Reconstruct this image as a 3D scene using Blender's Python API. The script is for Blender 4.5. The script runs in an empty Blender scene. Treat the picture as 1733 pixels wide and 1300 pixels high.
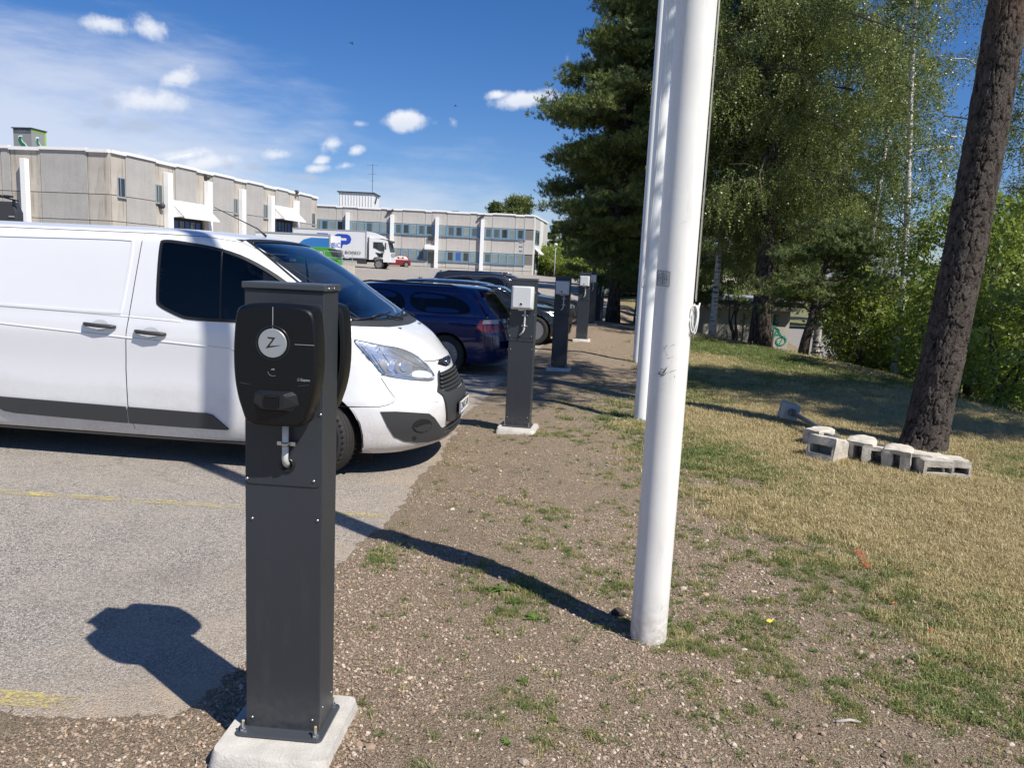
import bpy, bmesh, math, random
import numpy as np
from mathutils import Vector, Matrix, noise as mnoise
from mathutils.bvhtree import BVHTree
R = math.radians
random.seed(7)
rng = np.random.default_rng(7)
scene = bpy.context.scene
COL = scene.collection

# ------------------------------------------------------------------ camera
F, CX, CY, HC = 1302.0, 866.5, 650.0, 1.75
PITCH = math.atan((CY - 458.0) / F)
ROLL = math.atan(.047)
fw = Vector((0, math.cos(PITCH), -math.sin(PITCH)))
r0 = Vector((1, 0, 0)); u0 = r0.cross(fw)
rt = r0 * math.cos(ROLL) + u0 * math.sin(ROLL)
up = u0 * math.cos(ROLL) - r0 * math.sin(ROLL)
EYE = Vector((0, 0, HC))
cam = bpy.data.cameras.new('camera')
camo = bpy.data.objects.new('camera', cam); COL.objects.link(camo)
camo.matrix_world = Matrix(((rt.x, up.x, -fw.x, 0), (rt.y, up.y, -fw.y, 0), (rt.z, up.z, -fw.z, HC), (0, 0, 0, 1)))
cam.sensor_width = 36; cam.lens = 36 * F / 1733; cam.clip_start = .05; cam.clip_end = 3000
scene.camera = camo

# ------------------------------------------------------------------ light
SUN_EL = R(49.5)
sx, sy = .757, -.654                      # where the sun stands, seen from the car park
sun = bpy.data.lights.new('sun', 'SUN'); sun.energy = 5.0; sun.angle = R(.53); sun.color = (1, .945, .86)
suno = bpy.data.objects.new('sun', sun); COL.objects.link(suno)
sd = Vector((sx, sy, 0)).normalized() * math.cos(SUN_EL) + Vector((0, 0, math.sin(SUN_EL)))
suno.rotation_euler = sd.to_track_quat('Z', 'Y').to_euler()
scene.view_settings.view_transform = 'Standard'; scene.view_settings.look = 'None'
scene.view_settings.gamma = 1; scene.view_settings.use_curve_mapping = False
scene.view_settings.exposure = EXPO = 0.36
scene.cycles.max_bounces = 8; scene.cycles.transparent_max_bounces = 24
scene.cycles.use_denoising = True

# surveying helpers: the spot a sight line from the tripod meets a known plane
def ray(x, y): return fw * F + rt * (x - CX) - up * (y - CY)
def atY(x, y, Y):
    d = ray(x, y); return EYE + d * (Y / d.y)
def atZ(x, y, z=0.):
    d = ray(x, y); return EYE + d * ((z - HC) / d.z)
def atP(x, y, A, n):
    d = ray(x, y); return EYE + d * ((Vector(A) - EYE).dot(n) / d.dot(n))

# ------------------------------------------------------------------ sky
W = bpy.data.worlds.new('World'); scene.world = W; W.use_nodes = True
nt = W.node_tree; nt.nodes.clear()
def N(tree, typ, **kw):
    n = tree.nodes.new(typ)
    for k, v in kw.items():
        if k.startswith('i_'):
            key = k[2:]
            n.inputs[int(key) if key.isdigit() else key.replace('_', ' ')].default_value = v
        else: setattr(n, k, v)
    return n
def wn(typ, **kw): return N(nt, typ, **kw)
L = nt.links.new
out = wn('ShaderNodeOutputWorld'); bg = wn('ShaderNodeBackground', i_Strength=.068)
sky = wn('ShaderNodeTexSky'); sky.sky_type = 'NISHITA'; sky.sun_disc = False
sky.sun_elevation = SUN_EL; sky.sun_rotation = math.atan2(sx, sy); sky.altitude = 20
sky.air_density = 1.0; sky.dust_density = .1; sky.ozone_density = 3.2
tc = wn('ShaderNodeTexCoord')
def wm(op, a, b=None, c=None, clamp=False):
    m = wn('ShaderNodeMath', operation=op); m.use_clamp = clamp
    for i, v in enumerate((a, b, c)):
        if v is None: continue
        if hasattr(v, 'is_output') or hasattr(v, 'node'): L(v, m.inputs[i])
        else: m.inputs[i].default_value = v
    return m.outputs[0]
def wmix(f, a, b, bt='MIX'):
    m = wn('ShaderNodeMix', data_type='RGBA', blend_type=bt)
    for s, v in ((m.inputs[0], f), (m.inputs[6], a), (m.inputs[7], b)):
        if hasattr(v, 'node'): L(v, s)
        else: s.default_value = v
    return m.outputs[2]
D = tc.outputs['Generated']
def wnoise(scale, det, rough=.55, src=None, dist=0., stretch=None):
    s = src or D
    if stretch:
        mp = wn('ShaderNodeMapping'); mp.inputs['Scale'].default_value = stretch; L(s, mp.inputs[0]); s = mp.outputs[0]
    n = wn('ShaderNodeTexNoise', i_Scale=scale, i_Detail=det, i_Roughness=rough, i_Distortion=dist); L(s, n.inputs['Vector'])
    return n.outputs['Fac']
def cloud_mask(cx_, cy_, hw, hh, tilt=0.):
    """soft ellipse in the direction seen at cx_,cy_; hw/hh half width/height in radians*F"""
    d = ray(cx_, cy_).normalized()
    right = d.cross(Vector((0, 0, 1))).normalized(); upv = right.cross(d)
    if tilt:
        q = Matrix.Rotation(R(tilt), 3, d); right = q @ right; upv = q @ upv
    m = Matrix((right, d, upv)).transposed()
    mp = wn('ShaderNodeMapping', vector_type='TEXTURE')
    mp.inputs['Location'].default_value = d; mp.inputs['Rotation'].default_value = m.to_euler()
    mp.inputs['Scale'].default_value = (hw / F, .5, hh / F)
    L(D, mp.inputs[0])
    l = wn('ShaderNodeVectorMath', operation='LENGTH'); L(mp.outputs[0], l.inputs[0])
    return wm('SUBTRACT', 1., l.outputs['Value']), mp.outputs[0]
nfine = wnoise(30, 9, .66)
nmid = wnoise(9, 4, .55)
# small fair weather cumulus: (x, y, half width, half height, tilt, density)
CL = [(180, 40, 46, 20, -4, .8), (255, 46, 34, 26, 8, .85), (305, 130, 36, 20, -22, .85), (262, 172, 62, 26, -8, 1.0),
      (610, 209, 18, 9, -3, .6), (685, 204, 44, 21, -5, 1.1), (845, 160, 32, 14, -8, .9), (888, 168, 66, 22, -8, 1.15), (1008, 112, 30, 26, 30, .5), (960, 100, 18, 18, -40, .35),
      (560, 243, 26, 20, -20, .95), (603, 255, 17, 12, -25, .8), (545, 270, 18, 12, -20, .85), (470, 262, 32, 14, -5, .75), (532, 286, 30, 12, -10, .8), (585, 280, 22, 9, -15, .6),
      (340, 280, 90, 20, -16, 1.0), (300, 262, 60, 14, -12, .9), (235, 262, 25, 12, -5, .6), (768, 208, 10, 12, -30, .35)]
tot = None; lowtot = None
for c in CL:
    s, loc = cloud_mask(c[0], c[1], c[2] * 1.22, c[3] * 1.02, c[4])
    s = wm('MULTIPLY', wm('ADD', s, .0), c[5] * 1.04)
    sep = wn('ShaderNodeSeparateXYZ'); L(loc, sep.inputs[0])
    low = wm('MULTIPLY', wm('GREATER_THAN', s, 0.), wm('MULTIPLY_ADD', sep.outputs[2], .5, .5, clamp=True))
    tot = s if tot is None else wm('MAXIMUM', tot, s)
    lowtot = low if lowtot is None else wm('MAXIMUM', lowtot, low)
cum = wm('ADD', tot, wm('MULTIPLY', wm('SUBTRACT', nfine, .5), 1.5))
cum = wm('ADD', cum, wm('MULTIPLY', wm('SUBTRACT', nmid, .5), .8))
mr = wn('ShaderNodeMapRange', interpolation_type='SMOOTHSTEP'); L(cum, mr.inputs[0]); mr.inputs[1].default_value = .24; mr.inputs[2].default_value = .90
cumf = wm('MULTIPLY', mr.outputs[0], wm('GREATER_THAN', tot, 0.))
# grey scraps of lower cloud drifting in front of the veil
GR = [(160, 208, 22, 9, -10), (234, 213, 38, 11, -10), (430, 283, 16, 7, 0), (515, 300, 32, 6, 0), (385, 278, 14, 8, 0), (185, 175, 12, 8, 0)]
gt = None
for c in GR:
    s, loc = cloud_mask(c[0], c[1], c[2] * 1.4, c[3] * 1.6, c[4])
    gt = s if gt is None else wm('MAXIMUM', gt, s)
gg = wm('ADD', gt, wm('MULTIPLY', wm('SUBTRACT', nfine, .5), 1.4))
mg = wn('ShaderNodeMapRange', interpolation_type='SMOOTHSTEP'); L(gg, mg.inputs[0]); mg.inputs[1].default_value = .2; mg.inputs[2].default_value = .8
gf = wm('MULTIPLY', mg.outputs[0], wm('GREATER_THAN', gt, 0.))
# high veil cloud: broad sheet to the left that thins out to the right, low over the horizon
v1, _ = cloud_mask(-260, 400, 700, 300, -12)
v2, _ = cloud_mask(420, 420, 620, 150, -6)
v = wm('MAXIMUM', wm('MULTIPLY', v1, 1.9), wm('MULTIPLY', v2, 1.0))
nst = wnoise(5, 6, .6, stretch=(1, 1, 4.5))
vv = wm('ADD', v, wm('MULTIPLY', wm('SUBTRACT', nst, .52), 1.3))
mv = wn('ShaderNodeMapRange', interpolation_type='SMOOTHSTEP'); L(vv, mv.inputs[0]); mv.inputs[1].default_value = -.1; mv.inputs[2].default_value = .75
vf = wm('MULTIPLY', wm('MULTIPLY', mv.outputs[0], wm('GREATER_THAN', v, -.35)), .76)
# the same sort of cloud carries on round the rest of the sky
skyn = wnoise(3.2, 7, .6, stretch=(1, 1, 2.2))
ms = wn('ShaderNodeMapRange', interpolation_type='SMOOTHSTEP'); L(skyn, ms.inputs[0]); ms.inputs[1].default_value = .56; ms.inputs[2].default_value = .72
behind = wn('ShaderNodeVectorMath', operation='DOT_PRODUCT'); L(D, behind.inputs[0]); behind.inputs[1].default_value = (0, -1, 0)
bm_ = wn('ShaderNodeMapRange'); L(behind.outputs['Value'], bm_.inputs[0]); bm_.inputs[1].default_value = -.35; bm_.inputs[2].default_value = .1
of = wm('MULTIPLY', wm('MULTIPLY', ms.outputs[0], bm_.outputs[0]), .7)
vfo = wm('MAXIMUM', vf, of)
hs0 = wn('ShaderNodeHueSaturation', i_Saturation=1.3, i_Value=1.0); L(sky.outputs[0], hs0.inputs['Color'])
hsv = wn('ShaderNodeMix', data_type='RGBA', blend_type='MULTIPLY', i_0=1.); L(hs0.outputs[0], hsv.inputs[6]); hsv.inputs[7].default_value = (.95, .97, 1.22, 1)
c1 = wmix(vfo, hsv.outputs[2], (8.6, 9.2, 10.6, 1))
c2 = wmix(wm('MULTIPLY', gf, .75), c1, (5.6, 6.6, 8.6, 1))
shade = wmix(lowtot, (7.4, 8.3, 10.0, 1), (11.8, 11.9, 12.2, 1))
c3 = wmix(wm('MULTIPLY', cumf, .95), c2, shade)
L(c3, bg.inputs['Color']); L(bg.outputs[0], out.inputs[0])

# ------------------------------------------------------------------ materials
def mat(name, col=(.5, .5, .5), rough=.6, metal=0., var=0., vscale=6., bump=0., bscale=60., spec=.5, col2=None, coat=0., emit=None):
    m = bpy.data.materials.new(name); m.use_nodes = True
    t = m.node_tree; b = t.nodes['Principled BSDF']
    b.inputs['Base Color'].default_value = (*col, 1); b.inputs['Roughness'].default_value = rough
    b.inputs['Metallic'].default_value = metal; b.inputs['Specular IOR Level'].default_value = spec
    b.inputs['Coat Weight'].default_value = coat; b.inputs['Coat Roughness'].default_value = .03
    if var or bump or col2:
        co = N(t, 'ShaderNodeTexCoord')
    if var or col2:
        n = N(t, 'ShaderNodeTexNoise', i_Scale=vscale, i_Detail=8., i_Roughness=.62); t.links.new(co.outputs['Object'], n.inputs[0])
        mx = N(t, 'ShaderNodeMix', data_type='RGBA')
        rp = N(t, 'ShaderNodeMapRange'); t.links.new(n.outputs[0], rp.inputs[0]); rp.inputs[1].default_value = .32; rp.inputs[2].default_value = .68
        t.links.new(rp.outputs[0], mx.inputs[0])
        a = col if col2 else tuple(c * (1 - var) for c in col)
        b2 = col2 if col2 else tuple(min(1, c * (1 + var)) for c in col)
        mx.inputs[6].default_value = (*a, 1); mx.inputs[7].default_value = (*b2, 1)
        t.links.new(mx.outputs[2], b.inputs['Base Color'])
        rr = N(t, 'ShaderNodeMapRange'); t.links.new(n.outputs[0], rr.inputs[0])
        rr.inputs[3].default_value = max(0, rough - .07); rr.inputs[4].default_value = min(1, rough + .07); t.links.new(rr.outputs[0], b.inputs['Roughness'])
    if bump:
        n2 = N(t, 'ShaderNodeTexNoise', i_Scale=bscale, i_Detail=5.); t.links.new(co.outputs['Object'], n2.inputs[0])
        bp = N(t, 'ShaderNodeBump', i_Strength=1., i_Distance=bump); t.links.new(n2.outputs[0], bp.inputs['Height']); t.links.new(bp.outputs[0], b.inputs['Normal'])
    return m
def leafmat(name, dark, light, trans=.35, warm=None, warmf=.06, rough=.45):
    m = bpy.data.materials.new(name); m.use_nodes = True; t = m.node_tree; t.nodes.clear()
    o = N(t, 'ShaderNodeOutputMaterial'); oi = N(t, 'ShaderNodeObjectInfo'); ge = N(t, 'ShaderNodeNewGeometry')
    a = N(t, 'ShaderNodeMath', operation='MULTIPLY_ADD'); t.links.new(ge.outputs['Random Per Island'], a.inputs[0]); a.inputs[1].default_value = .5
    h = N(t, 'ShaderNodeMath', operation='MULTIPLY'); t.links.new(oi.outputs['Random'], h.inputs[0]); h.inputs[1].default_value = .5
    t.links.new(h.outputs[0], a.inputs[2])
    mx = N(t, 'ShaderNodeMix', data_type='RGBA'); t.links.new(a.outputs[0], mx.inputs[0]); mx.inputs[6].default_value = (*dark, 1); mx.inputs[7].default_value = (*light, 1)
    colo = mx.outputs[2]
    if warm:
        g = N(t, 'ShaderNodeMath', operation='LESS_THAN'); t.links.new(ge.outputs['Random Per Island'], g.inputs[0]); g.inputs[1].default_value = warmf
        m2 = N(t, 'ShaderNodeMix', data_type='RGBA'); t.links.new(g.outputs[0], m2.inputs[0]); t.links.new(colo, m2.inputs[6]); m2.inputs[7].default_value = (*warm, 1); colo = m2.outputs[2]
    p = N(t, 'ShaderNodeBsdfPrincipled', i_Roughness=rough); t.links.new(colo, p.inputs['Base Color'])
    tr = N(t, 'ShaderNodeBsdfTranslucent'); t.links.new(colo, tr.inputs[0])
    ms_ = N(t, 'ShaderNodeMixShader'); ms_.inputs[0].default_value = trans
    t.links.new(p.outputs[0], ms_.inputs[1]); t.links.new(tr.outputs[0], ms_.inputs[2]); t.links.new(ms_.outputs[0], o.inputs[0])
    return m
def glassmat(name, tint, refl=1.5, rough=.02):
    m = bpy.data.materials.new(name); m.use_nodes = True; t = m.node_tree; t.nodes.clear()
    o = N(t, 'ShaderNodeOutputMaterial'); fr = N(t, 'ShaderNodeFresnel', i_IOR=refl)
    tr = N(t, 'ShaderNodeBsdfTransparent'); tr.inputs[0].default_value = (*tint, 1)
    gl = N(t, 'ShaderNodeBsdfGlossy', i_Roughness=rough); gl.inputs[0].default_value = (.95, .97, 1, 1)
    mx = N(t, 'ShaderNodeMixShader'); t.links.new(fr.outputs[0], mx.inputs[0]); t.links.new(tr.outputs[0], mx.inputs[1]); t.links.new(gl.outputs[0], mx.inputs[2])
    t.links.new(mx.outputs[0], o.inputs[0]); return m

# ------------------------------------------------------------------ mesh helpers
class MB:
    def __init__(s): s.v = []; s.f = []; s.m = []
    def add(s, vs, fs, mi=0):
        b = len(s.v); s.v += [tuple(p) for p in vs]; s.f += [tuple(b + i for i in f) for f in fs]; s.m += [mi] * len(fs); return s
    def box(s, c, d, rz=0., mi=0, rot=None):
        q = rot if rot else Matrix.Rotation(rz, 3, 'Z'); c = Vector(c)
        vs = [c + q @ Vector((x * d[0] / 2, y * d[1] / 2, z * d[2] / 2)) for z in (-1, 1) for x, y in ((-1, -1), (1, -1), (1, 1), (-1, 1))]
        return s.add(vs, [(3, 2, 1, 0), (4, 5, 6, 7), (0, 1, 5, 4), (1, 2, 6, 5), (2, 3, 7, 6), (3, 0, 4, 7)], mi)
    def bar(s, a, b, w, h=None, mi=0):
        a = Vector(a); b = Vector(b); d = (b - a); h = h or w
        return s.box((a + b) / 2, (w, h, d.length), rot=d.to_track_quat('Z', 'Y').to_matrix(), mi=mi)
    def tube(s, pts, rad, n=8, cap=True, mi=0):
        pts = [Vector(p) for p in pts]; rad = rad if hasattr(rad, '__len__') else [rad] * len(pts)
        vs = []; prev = None
        for i, p in enumerate(pts):
            t = (pts[min(i + 1, len(pts) - 1)] - pts[max(i - 1, 0)]).normalized()
            if prev is None:
                a = Vector((1, 0, 0)) if abs(t.x) < .8 else Vector((0, 1, 0)); x = (a - t * a.dot(t)).normalized()
            else: x = (prev - t * prev.dot(t)).normalized()
            prev = x; y = t.cross(x)
            for k in range(n):
                an = 2 * math.pi * k / n; vs.append(p + (x * math.cos(an) + y * math.sin(an)) * rad[i])
        fs = [(i * n + k, i * n + (k + 1) % n, (i + 1) * n + (k + 1) % n, (i + 1) * n + k) for i in range(len(pts) - 1) for k in range(n)]
        if cap: fs += [tuple(range(n - 1, -1, -1)), tuple((len(pts) - 1) * n + k for k in range(n))]
        return s.add(vs, fs, mi)
    def prism(s, poly, o, ex, ey, ez, depth, mi=0):
        """polygon in the ex/ey plane at o, pushed back along -ez by depth"""
        o = Vector(o); ex = Vector(ex); ey = Vector(ey); ez = Vector(ez); n = len(poly)
        vs = [o + ex * x + ey * y for x, y in poly] + [o + ex * x + ey * y - ez * depth for x, y in poly]
        return s.add(vs, [tuple(range(n)), tuple(range(2 * n - 1, n - 1, -1))] + [(i, n + i, n + (i + 1) % n, (i + 1) % n) for i in range(n)], mi)
    def lathe(s, prof, o, axis, n=24, mi=0):
        o = Vector(o); q = Vector(axis).normalized().to_track_quat('Z', 'Y').to_matrix(); vs = []
        for r_, h in prof:
            for k in range(n): vs.append(o + q @ Vector((r_ * math.cos(2 * math.pi * k / n), r_ * math.sin(2 * math.pi * k / n), h)))
        fs = [(i * n + k, i * n + (k + 1) % n, (i + 1) * n + (k + 1) % n, (i + 1) * n + k) for i in range(len(prof) - 1) for k in range(n)]
        if prof[0][0] > 1e-5: fs.append(tuple(range(n - 1, -1, -1)))
        if prof[-1][0] > 1e-5: fs.append(tuple((len(prof) - 1) * n + k for k in range(n)))
        return s.add(vs, fs, mi)
    def build(s, name, m, parent=None, smooth=False, bevel=0., auto=None, **props):
        me = bpy.data.meshes.new(name); me.from_pydata(s.v, [], s.f)
        ms = m if isinstance(m, (list, tuple)) else [m]
        for x in ms: me.materials.append(x)
        if len(ms) > 1: me.polygons.foreach_set('material_index', s.m)
        if smooth: me.polygons.foreach_set('use_smooth', [True] * len(me.polygons))
        me.validate(); me.update()
        o = bpy.data.objects.new(name, me); COL.objects.link(o)
        if auto is not None:
            me.polygons.foreach_set('use_smooth', [True] * len(me.polygons))
            me.set_sharp_from_angle(angle=R(auto))
        if bevel:
            b = o.modifiers.new('bevel', 'BEVEL'); b.width = bevel; b.segments = 2; b.limit_method = 'ANGLE'; b.angle_limit = R(35)
        if parent: o.parent = parent
        for k, v in props.items(): o[k] = v
        return o
def empty(name, loc=(0, 0, 0), rz=0.):
    o = bpy.data.objects.new(name, None); COL.objects.link(o); o.location = loc; o.rotation_euler = (0, 0, rz); o.empty_display_size = .1; return o
def tag(o, label, cat=None, group=None, kind=None):
    if label: o['label'] = label
    if cat: o['category'] = cat
    if group: o['group'] = group
    if kind: o['kind'] = kind
    return o
def copy_tree(o, parent=None):
    c = o.copy(); COL.objects.link(c); c.parent = parent
    for ch in list(o.children): copy_tree(ch, c)
    return c
def rrect(w, h, r, n=5, cx=0., cy=0.):
    p = []
    for qx, qy, a0 in ((1, 1, 0), (-1, 1, 90), (-1, -1, 180), (1, -1, 270)):
        for k in range(n + 1):
            a = R(a0 + 90 * k / n); p.append((cx + qx * (w / 2 - r) + r * math.cos(a), cy + qy * (h / 2 - r) + r * math.sin(a)))
    return p
def chaikin(p, it=2):
    p = [tuple(q) for q in p]
    for _ in range(it):
        o = []
        for i in range(len(p)):
            a = p[i]; b = p[(i + 1) % len(p)]
            o += [(a[0] * .75 + b[0] * .25, a[1] * .75 + b[1] * .25), (a[0] * .25 + b[0] * .75, a[1] * .25 + b[1] * .75)]
        p = o
    return p
def text(s, size, m, parent, loc, rot, name='lettering', extrude=.001, align='CENTER', shear=0, xscale=1.):
    c = bpy.data.curves.new(name, 'FONT'); c.body = s; c.size = size; c.extrude = extrude; c.align_x = align; c.align_y = 'CENTER'; c.shear = shear
    c.resolution_u = 3
    o_ = bpy.data.objects.new(name, c); me = bpy.data.meshes.new_from_object(o_); bpy.data.objects.remove(o_); me.materials.clear(); me.materials.append(m)
    o = bpy.data.objects.new(name, me); COL.objects.link(o); o.parent = parent; o.location = loc; o.rotation_euler = rot; o.scale = (xscale, 1, 1); return o

# vectorised value noise
def _h(ix, iy, sd_):
    n = (ix.astype(np.int64) * 374761393 + iy.astype(np.int64) * 668265263 + sd_ * 982451653) & 0xffffffff
    n = ((n ^ (n >> 13)) * 1274126177) & 0xffffffff
    return ((n ^ (n >> 16)) & 0xffff) / 65535.
def vn(x, y, sc=1., seed=0):
    x = np.asarray(x, float) * sc; y = np.asarray(y, float) * sc; ix = np.floor(x); iy = np.floor(y); fx = x - ix; fy = y - iy
    fx = fx * fx * (3 - 2 * fx); fy = fy * fy * (3 - 2 * fy)
    a = _h(ix, iy, seed); b = _h(ix + 1, iy, seed); c = _h(ix, iy + 1, seed); d = _h(ix + 1, iy + 1, seed)
    return (a * (1 - fx) + b * fx) * (1 - fy) + (c * (1 - fx) + d * fx) * fy
def fbm(x, y, sc, octv=4, seed=0):
    t = 0; a = .5; w = 0
    for k in range(octv): t = t + a * vn(x, y, sc * 2 ** k, seed + k); w += a; a *= .5
    return t / w
def sst(a, b, x):
    t = np.clip((x - a) / (b - a), 0, 1); return t * t * (3 - 2 * t)

# ------------------------------------------------------------------ instancing over points
PROTO = bpy.data.collections.new('prototypes')
def scatter(name, P_, rot, scl, protos, idx, parent=None, loc=None):
    """one object: real copies of the given small meshes set out on points"""
    cl = bpy.data.collections.new(name + '_kinds')
    for i, p in enumerate(protos):
        if p.name not in cl.objects: cl.objects.link(p)
    order = sorted(range(len(protos)), key=lambda i: protos[i].name)
    remap = np.zeros(len(protos), int)
    for r_, i in enumerate(order): remap[i] = r_
    P_ = np.asarray(P_, np.float32)
    me = bpy.data.meshes.new(name); me.vertices.add(len(P_)); me.vertices.foreach_set('co', P_.ravel())
    a = me.attributes.new('rot', 'FLOAT_VECTOR', 'POINT'); a.data.foreach_set('vector', np.asarray(rot, np.float32).ravel())
    a = me.attributes.new('scl', 'FLOAT', 'POINT'); a.data.foreach_set('value', np.asarray(scl, np.float32).ravel())
    a = me.attributes.new('idx', 'INT', 'POINT'); a.data.foreach_set('value', remap[np.asarray(idx, int)].astype(np.int32))
    o = bpy.data.objects.new(name, me); COL.objects.link(o)
    g = bpy.data.node_groups.new(name, 'GeometryNodeTree')
    g.interface.new_socket('Geometry', in_out='INPUT', socket_type='NodeSocketGeometry')
    g.interface.new_socket('Geometry', in_out='OUTPUT', socket_type='NodeSocketGeometry')
    gi = g.nodes.new('NodeGroupInput'); go = g.nodes.new('NodeGroupOutput')
    ci = g.nodes.new('GeometryNodeCollectionInfo'); ci.inputs['Collection'].default_value = cl; ci.inputs['Separate Children'].default_value = True; ci.inputs['Reset Children'].default_value = True
    ip = g.nodes.new('GeometryNodeInstanceOnPoints'); ip.inputs['Pick Instance'].default_value = True
    def na(nm, ty):
        n = g.nodes.new('GeometryNodeInputNamedAttribute'); n.data_type = ty; n.inputs['Name'].default_value = nm
        return next(s for s in n.outputs if s.enabled and s.name == 'Attribute')
    g.links.new(gi.outputs[0], ip.inputs['Points']); g.links.new(ci.outputs[0], ip.inputs['Instance'])
    g.links.new(na('idx', 'INT'), ip.inputs['Instance Index']); g.links.new(na('rot', 'FLOAT_VECTOR'), ip.inputs['Rotation']); g.links.new(na('scl', 'FLOAT'), ip.inputs['Scale'])
    g.links.new(ip.outputs[0], go.inputs[0])
    md = o.modifiers.new('set out', 'NODES'); md.node_group = g
    if parent: o.parent = parent
    o['kind'] = 'stuff'
    return o
def proto(mb, name, m, smooth=False):
    o = mb.build(name, m, smooth=smooth); COL.objects.unlink(o); PROTO.objects.link(o); return o
# ================================================================== GROUND
xs_row = lambda y: -.81 + .15 * (y - 2.68)
def x_asph(y):
    return np.interp(y, [0, 2.7, 2.75, 4.2, 5.1, 7.3, 9.6, 14, 40, 52, 60, 140], [-1.3, -1.2, -1.16, -.97, -.82, -.64, -.50, .1, 4.2, 7., 9., 16])
def x_edge(y):
    return np.interp(y, [-5, 5, 12, 17, 20.5, 23.6, 30, 40, 60, 90], [10, 8.9, 8.0, 8.1, 7.0, 5.8, 5.6, 6.5, 11., 22])
def base_h(x, y):
    r = np.maximum(0, y - 11.5); r = np.where(r < 3, r * r / 6, r - 1.5)
    b = .0138 * r * (1.03 - .024 * np.clip(x, -40, 3)); b = np.minimum(b, 2.4)
    b = b - .62 * sst(24.5, 34, y) * sst(.3, 2.6, x) * (1 - sst(44, 60, y))
    e = x - x_edge(y)
    return b * (1 - sst(0, 5, e)) - 1.75 * sst(-.2, 5.5, e) - .25 * sst(-1.6, .6, e)
def dirt_d(x, y):
    d = np.maximum(x - x_asph(y), (2.69 - y))
    return d + (fbm(x, y, 2.2, 4, 11) - .5) * .15 + (fbm(x, y, 16, 4, 19) - .5) * .11
def verge_off(x, y):
    d = dirt_d(x, y); e = x - x_edge(y)
    z = np.clip(d * .22, -.07, .028)
    cx_ = x_asph(y) + .95
    z = z + .045 * np.exp(-((x - cx_) / .5) ** 2) * sst(0, .35, d) * (.6 + .8 * vn(x, y, .6, 3))
    m = sst(-.02, .12, d)
    z = z + m * ((fbm(x, y, .9, 3, 5) - .5) * .045 + (fbm(x, y, 9, 3, 7) - .5) * .018 + (vn(x, y, 55, 9) - .5) * .006)
    return z
def H(x, y): return base_h(x, y) + verge_off(x, y)
def lawn_f(x, y):
    xl = np.interp(y, [0, 2, 2.9, 3.4, 4.2, 5, 6.6, 8.0, 8.8, 10.5, 13, 40], [3.2, 2.9, 2.35, 2.2, 2.1, 2.1, 1.85, 1.65, 1.6, 2.1, 2.9, 6.8])
    n = (fbm(x, y, 1.7, 4, 23) - .5) * 1.1 + (fbm(x, y, 6., 3, 29) - .5) * 1.1
    return sst(-.75, .62, x - xl + n)

def sheet(name, xs, ys, zf, m, keep=None, attrs=None, smooth=True, **props):
    X, Y = np.meshgrid(xs, ys) if np.ndim(xs) == 1 else (xs, ys)
    Z = zf(X, Y); ny, nx = X.shape
    V = np.stack([X, Y, Z], -1).reshape(-1, 3)
    i = np.arange(ny * nx).reshape(ny, nx)
    Fq = np.stack([i[:-1, :-1], i[:-1, 1:], i[1:, 1:], i[1:, :-1]], -1).reshape(-1, 4)
    if keep is not None:
        c = V[Fq].mean(1); Fq = Fq[keep(c[:, 0], c[:, 1])]
    me = bpy.data.meshes.new(name); me.vertices.add(len(V)); me.vertices.foreach_set('co', V.astype(np.float32).ravel())
    me.loops.add(Fq.size); me.loops.foreach_set('vertex_index', Fq.astype(np.int32).ravel())
    me.polygons.add(len(Fq)); me.polygons.foreach_set('loop_start', (np.arange(len(Fq)) * 4).astype(np.int32))
    me.update(calc_edges=True)
    if smooth: me.polygons.foreach_set('use_smooth', [True] * len(me.polygons))
    for k, fn in (attrs or {}).items():
        a = me.attributes.new(k, 'FLOAT', 'POINT'); a.data.foreach_set('value', fn(V[:, 0], V[:, 1]).astype(np.float32))
    me.materials.append(m)
    o = bpy.data.objects.new(name, me); COL.objects.link(o)
    for k, v in props.items(): o[k] = v
    return o

def shader(name):
    m = bpy.data.materials.new(name); m.use_nodes = True; t = m.node_tree; return m, t, t.nodes['Principled BSDF']
def tnoise(t, co, sc, det=6., ro=.6, dist=0.):
    n = N(t, 'ShaderNodeTexNoise', i_Scale=sc, i_Detail=det, i_Roughness=ro, i_Distortion=dist); t.links.new(co, n.inputs[0]); return n.outputs[0]
def tmap(t, v, a, b, c=0., d=1.):
    n = N(t, 'ShaderNodeMapRange'); t.links.new(v, n.inputs[0])
    for i, q in enumerate((a, b, c, d)): n.inputs[i + 1].default_value = q
    return n.outputs[0]
def tmix(t, f, a, b, bt='MIX'):
    m = N(t, 'ShaderNodeMix', data_type='RGBA', blend_type=bt)
    for s, v in ((m.inputs[0], f), (m.inputs[6], a), (m.inputs[7], b)):
        if hasattr(v, 'node'): t.links.new(v, s)
        else: s.default_value = v if not isinstance(v, tuple) or len(v) == 4 else (*v, 1)
    return m.outputs[2]
def tmath(t, op, a, b=0.):
    m = N(t, 'ShaderNodeMath', operation=op)
    for s, v in ((m.inputs[0], a), (m.inputs[1], b)):
        if hasattr(v, 'node'): t.links.new(v, s)
        else: s.default_value = v
    return m.outputs[0]
def tvor(t, co, sc, feature='F1', rnd=1.):
    n = N(t, 'ShaderNodeTexVoronoi', i_Scale=sc, i_Randomness=rnd); n.feature = feature; t.links.new(co, n.inputs['Vector']); return n

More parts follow.
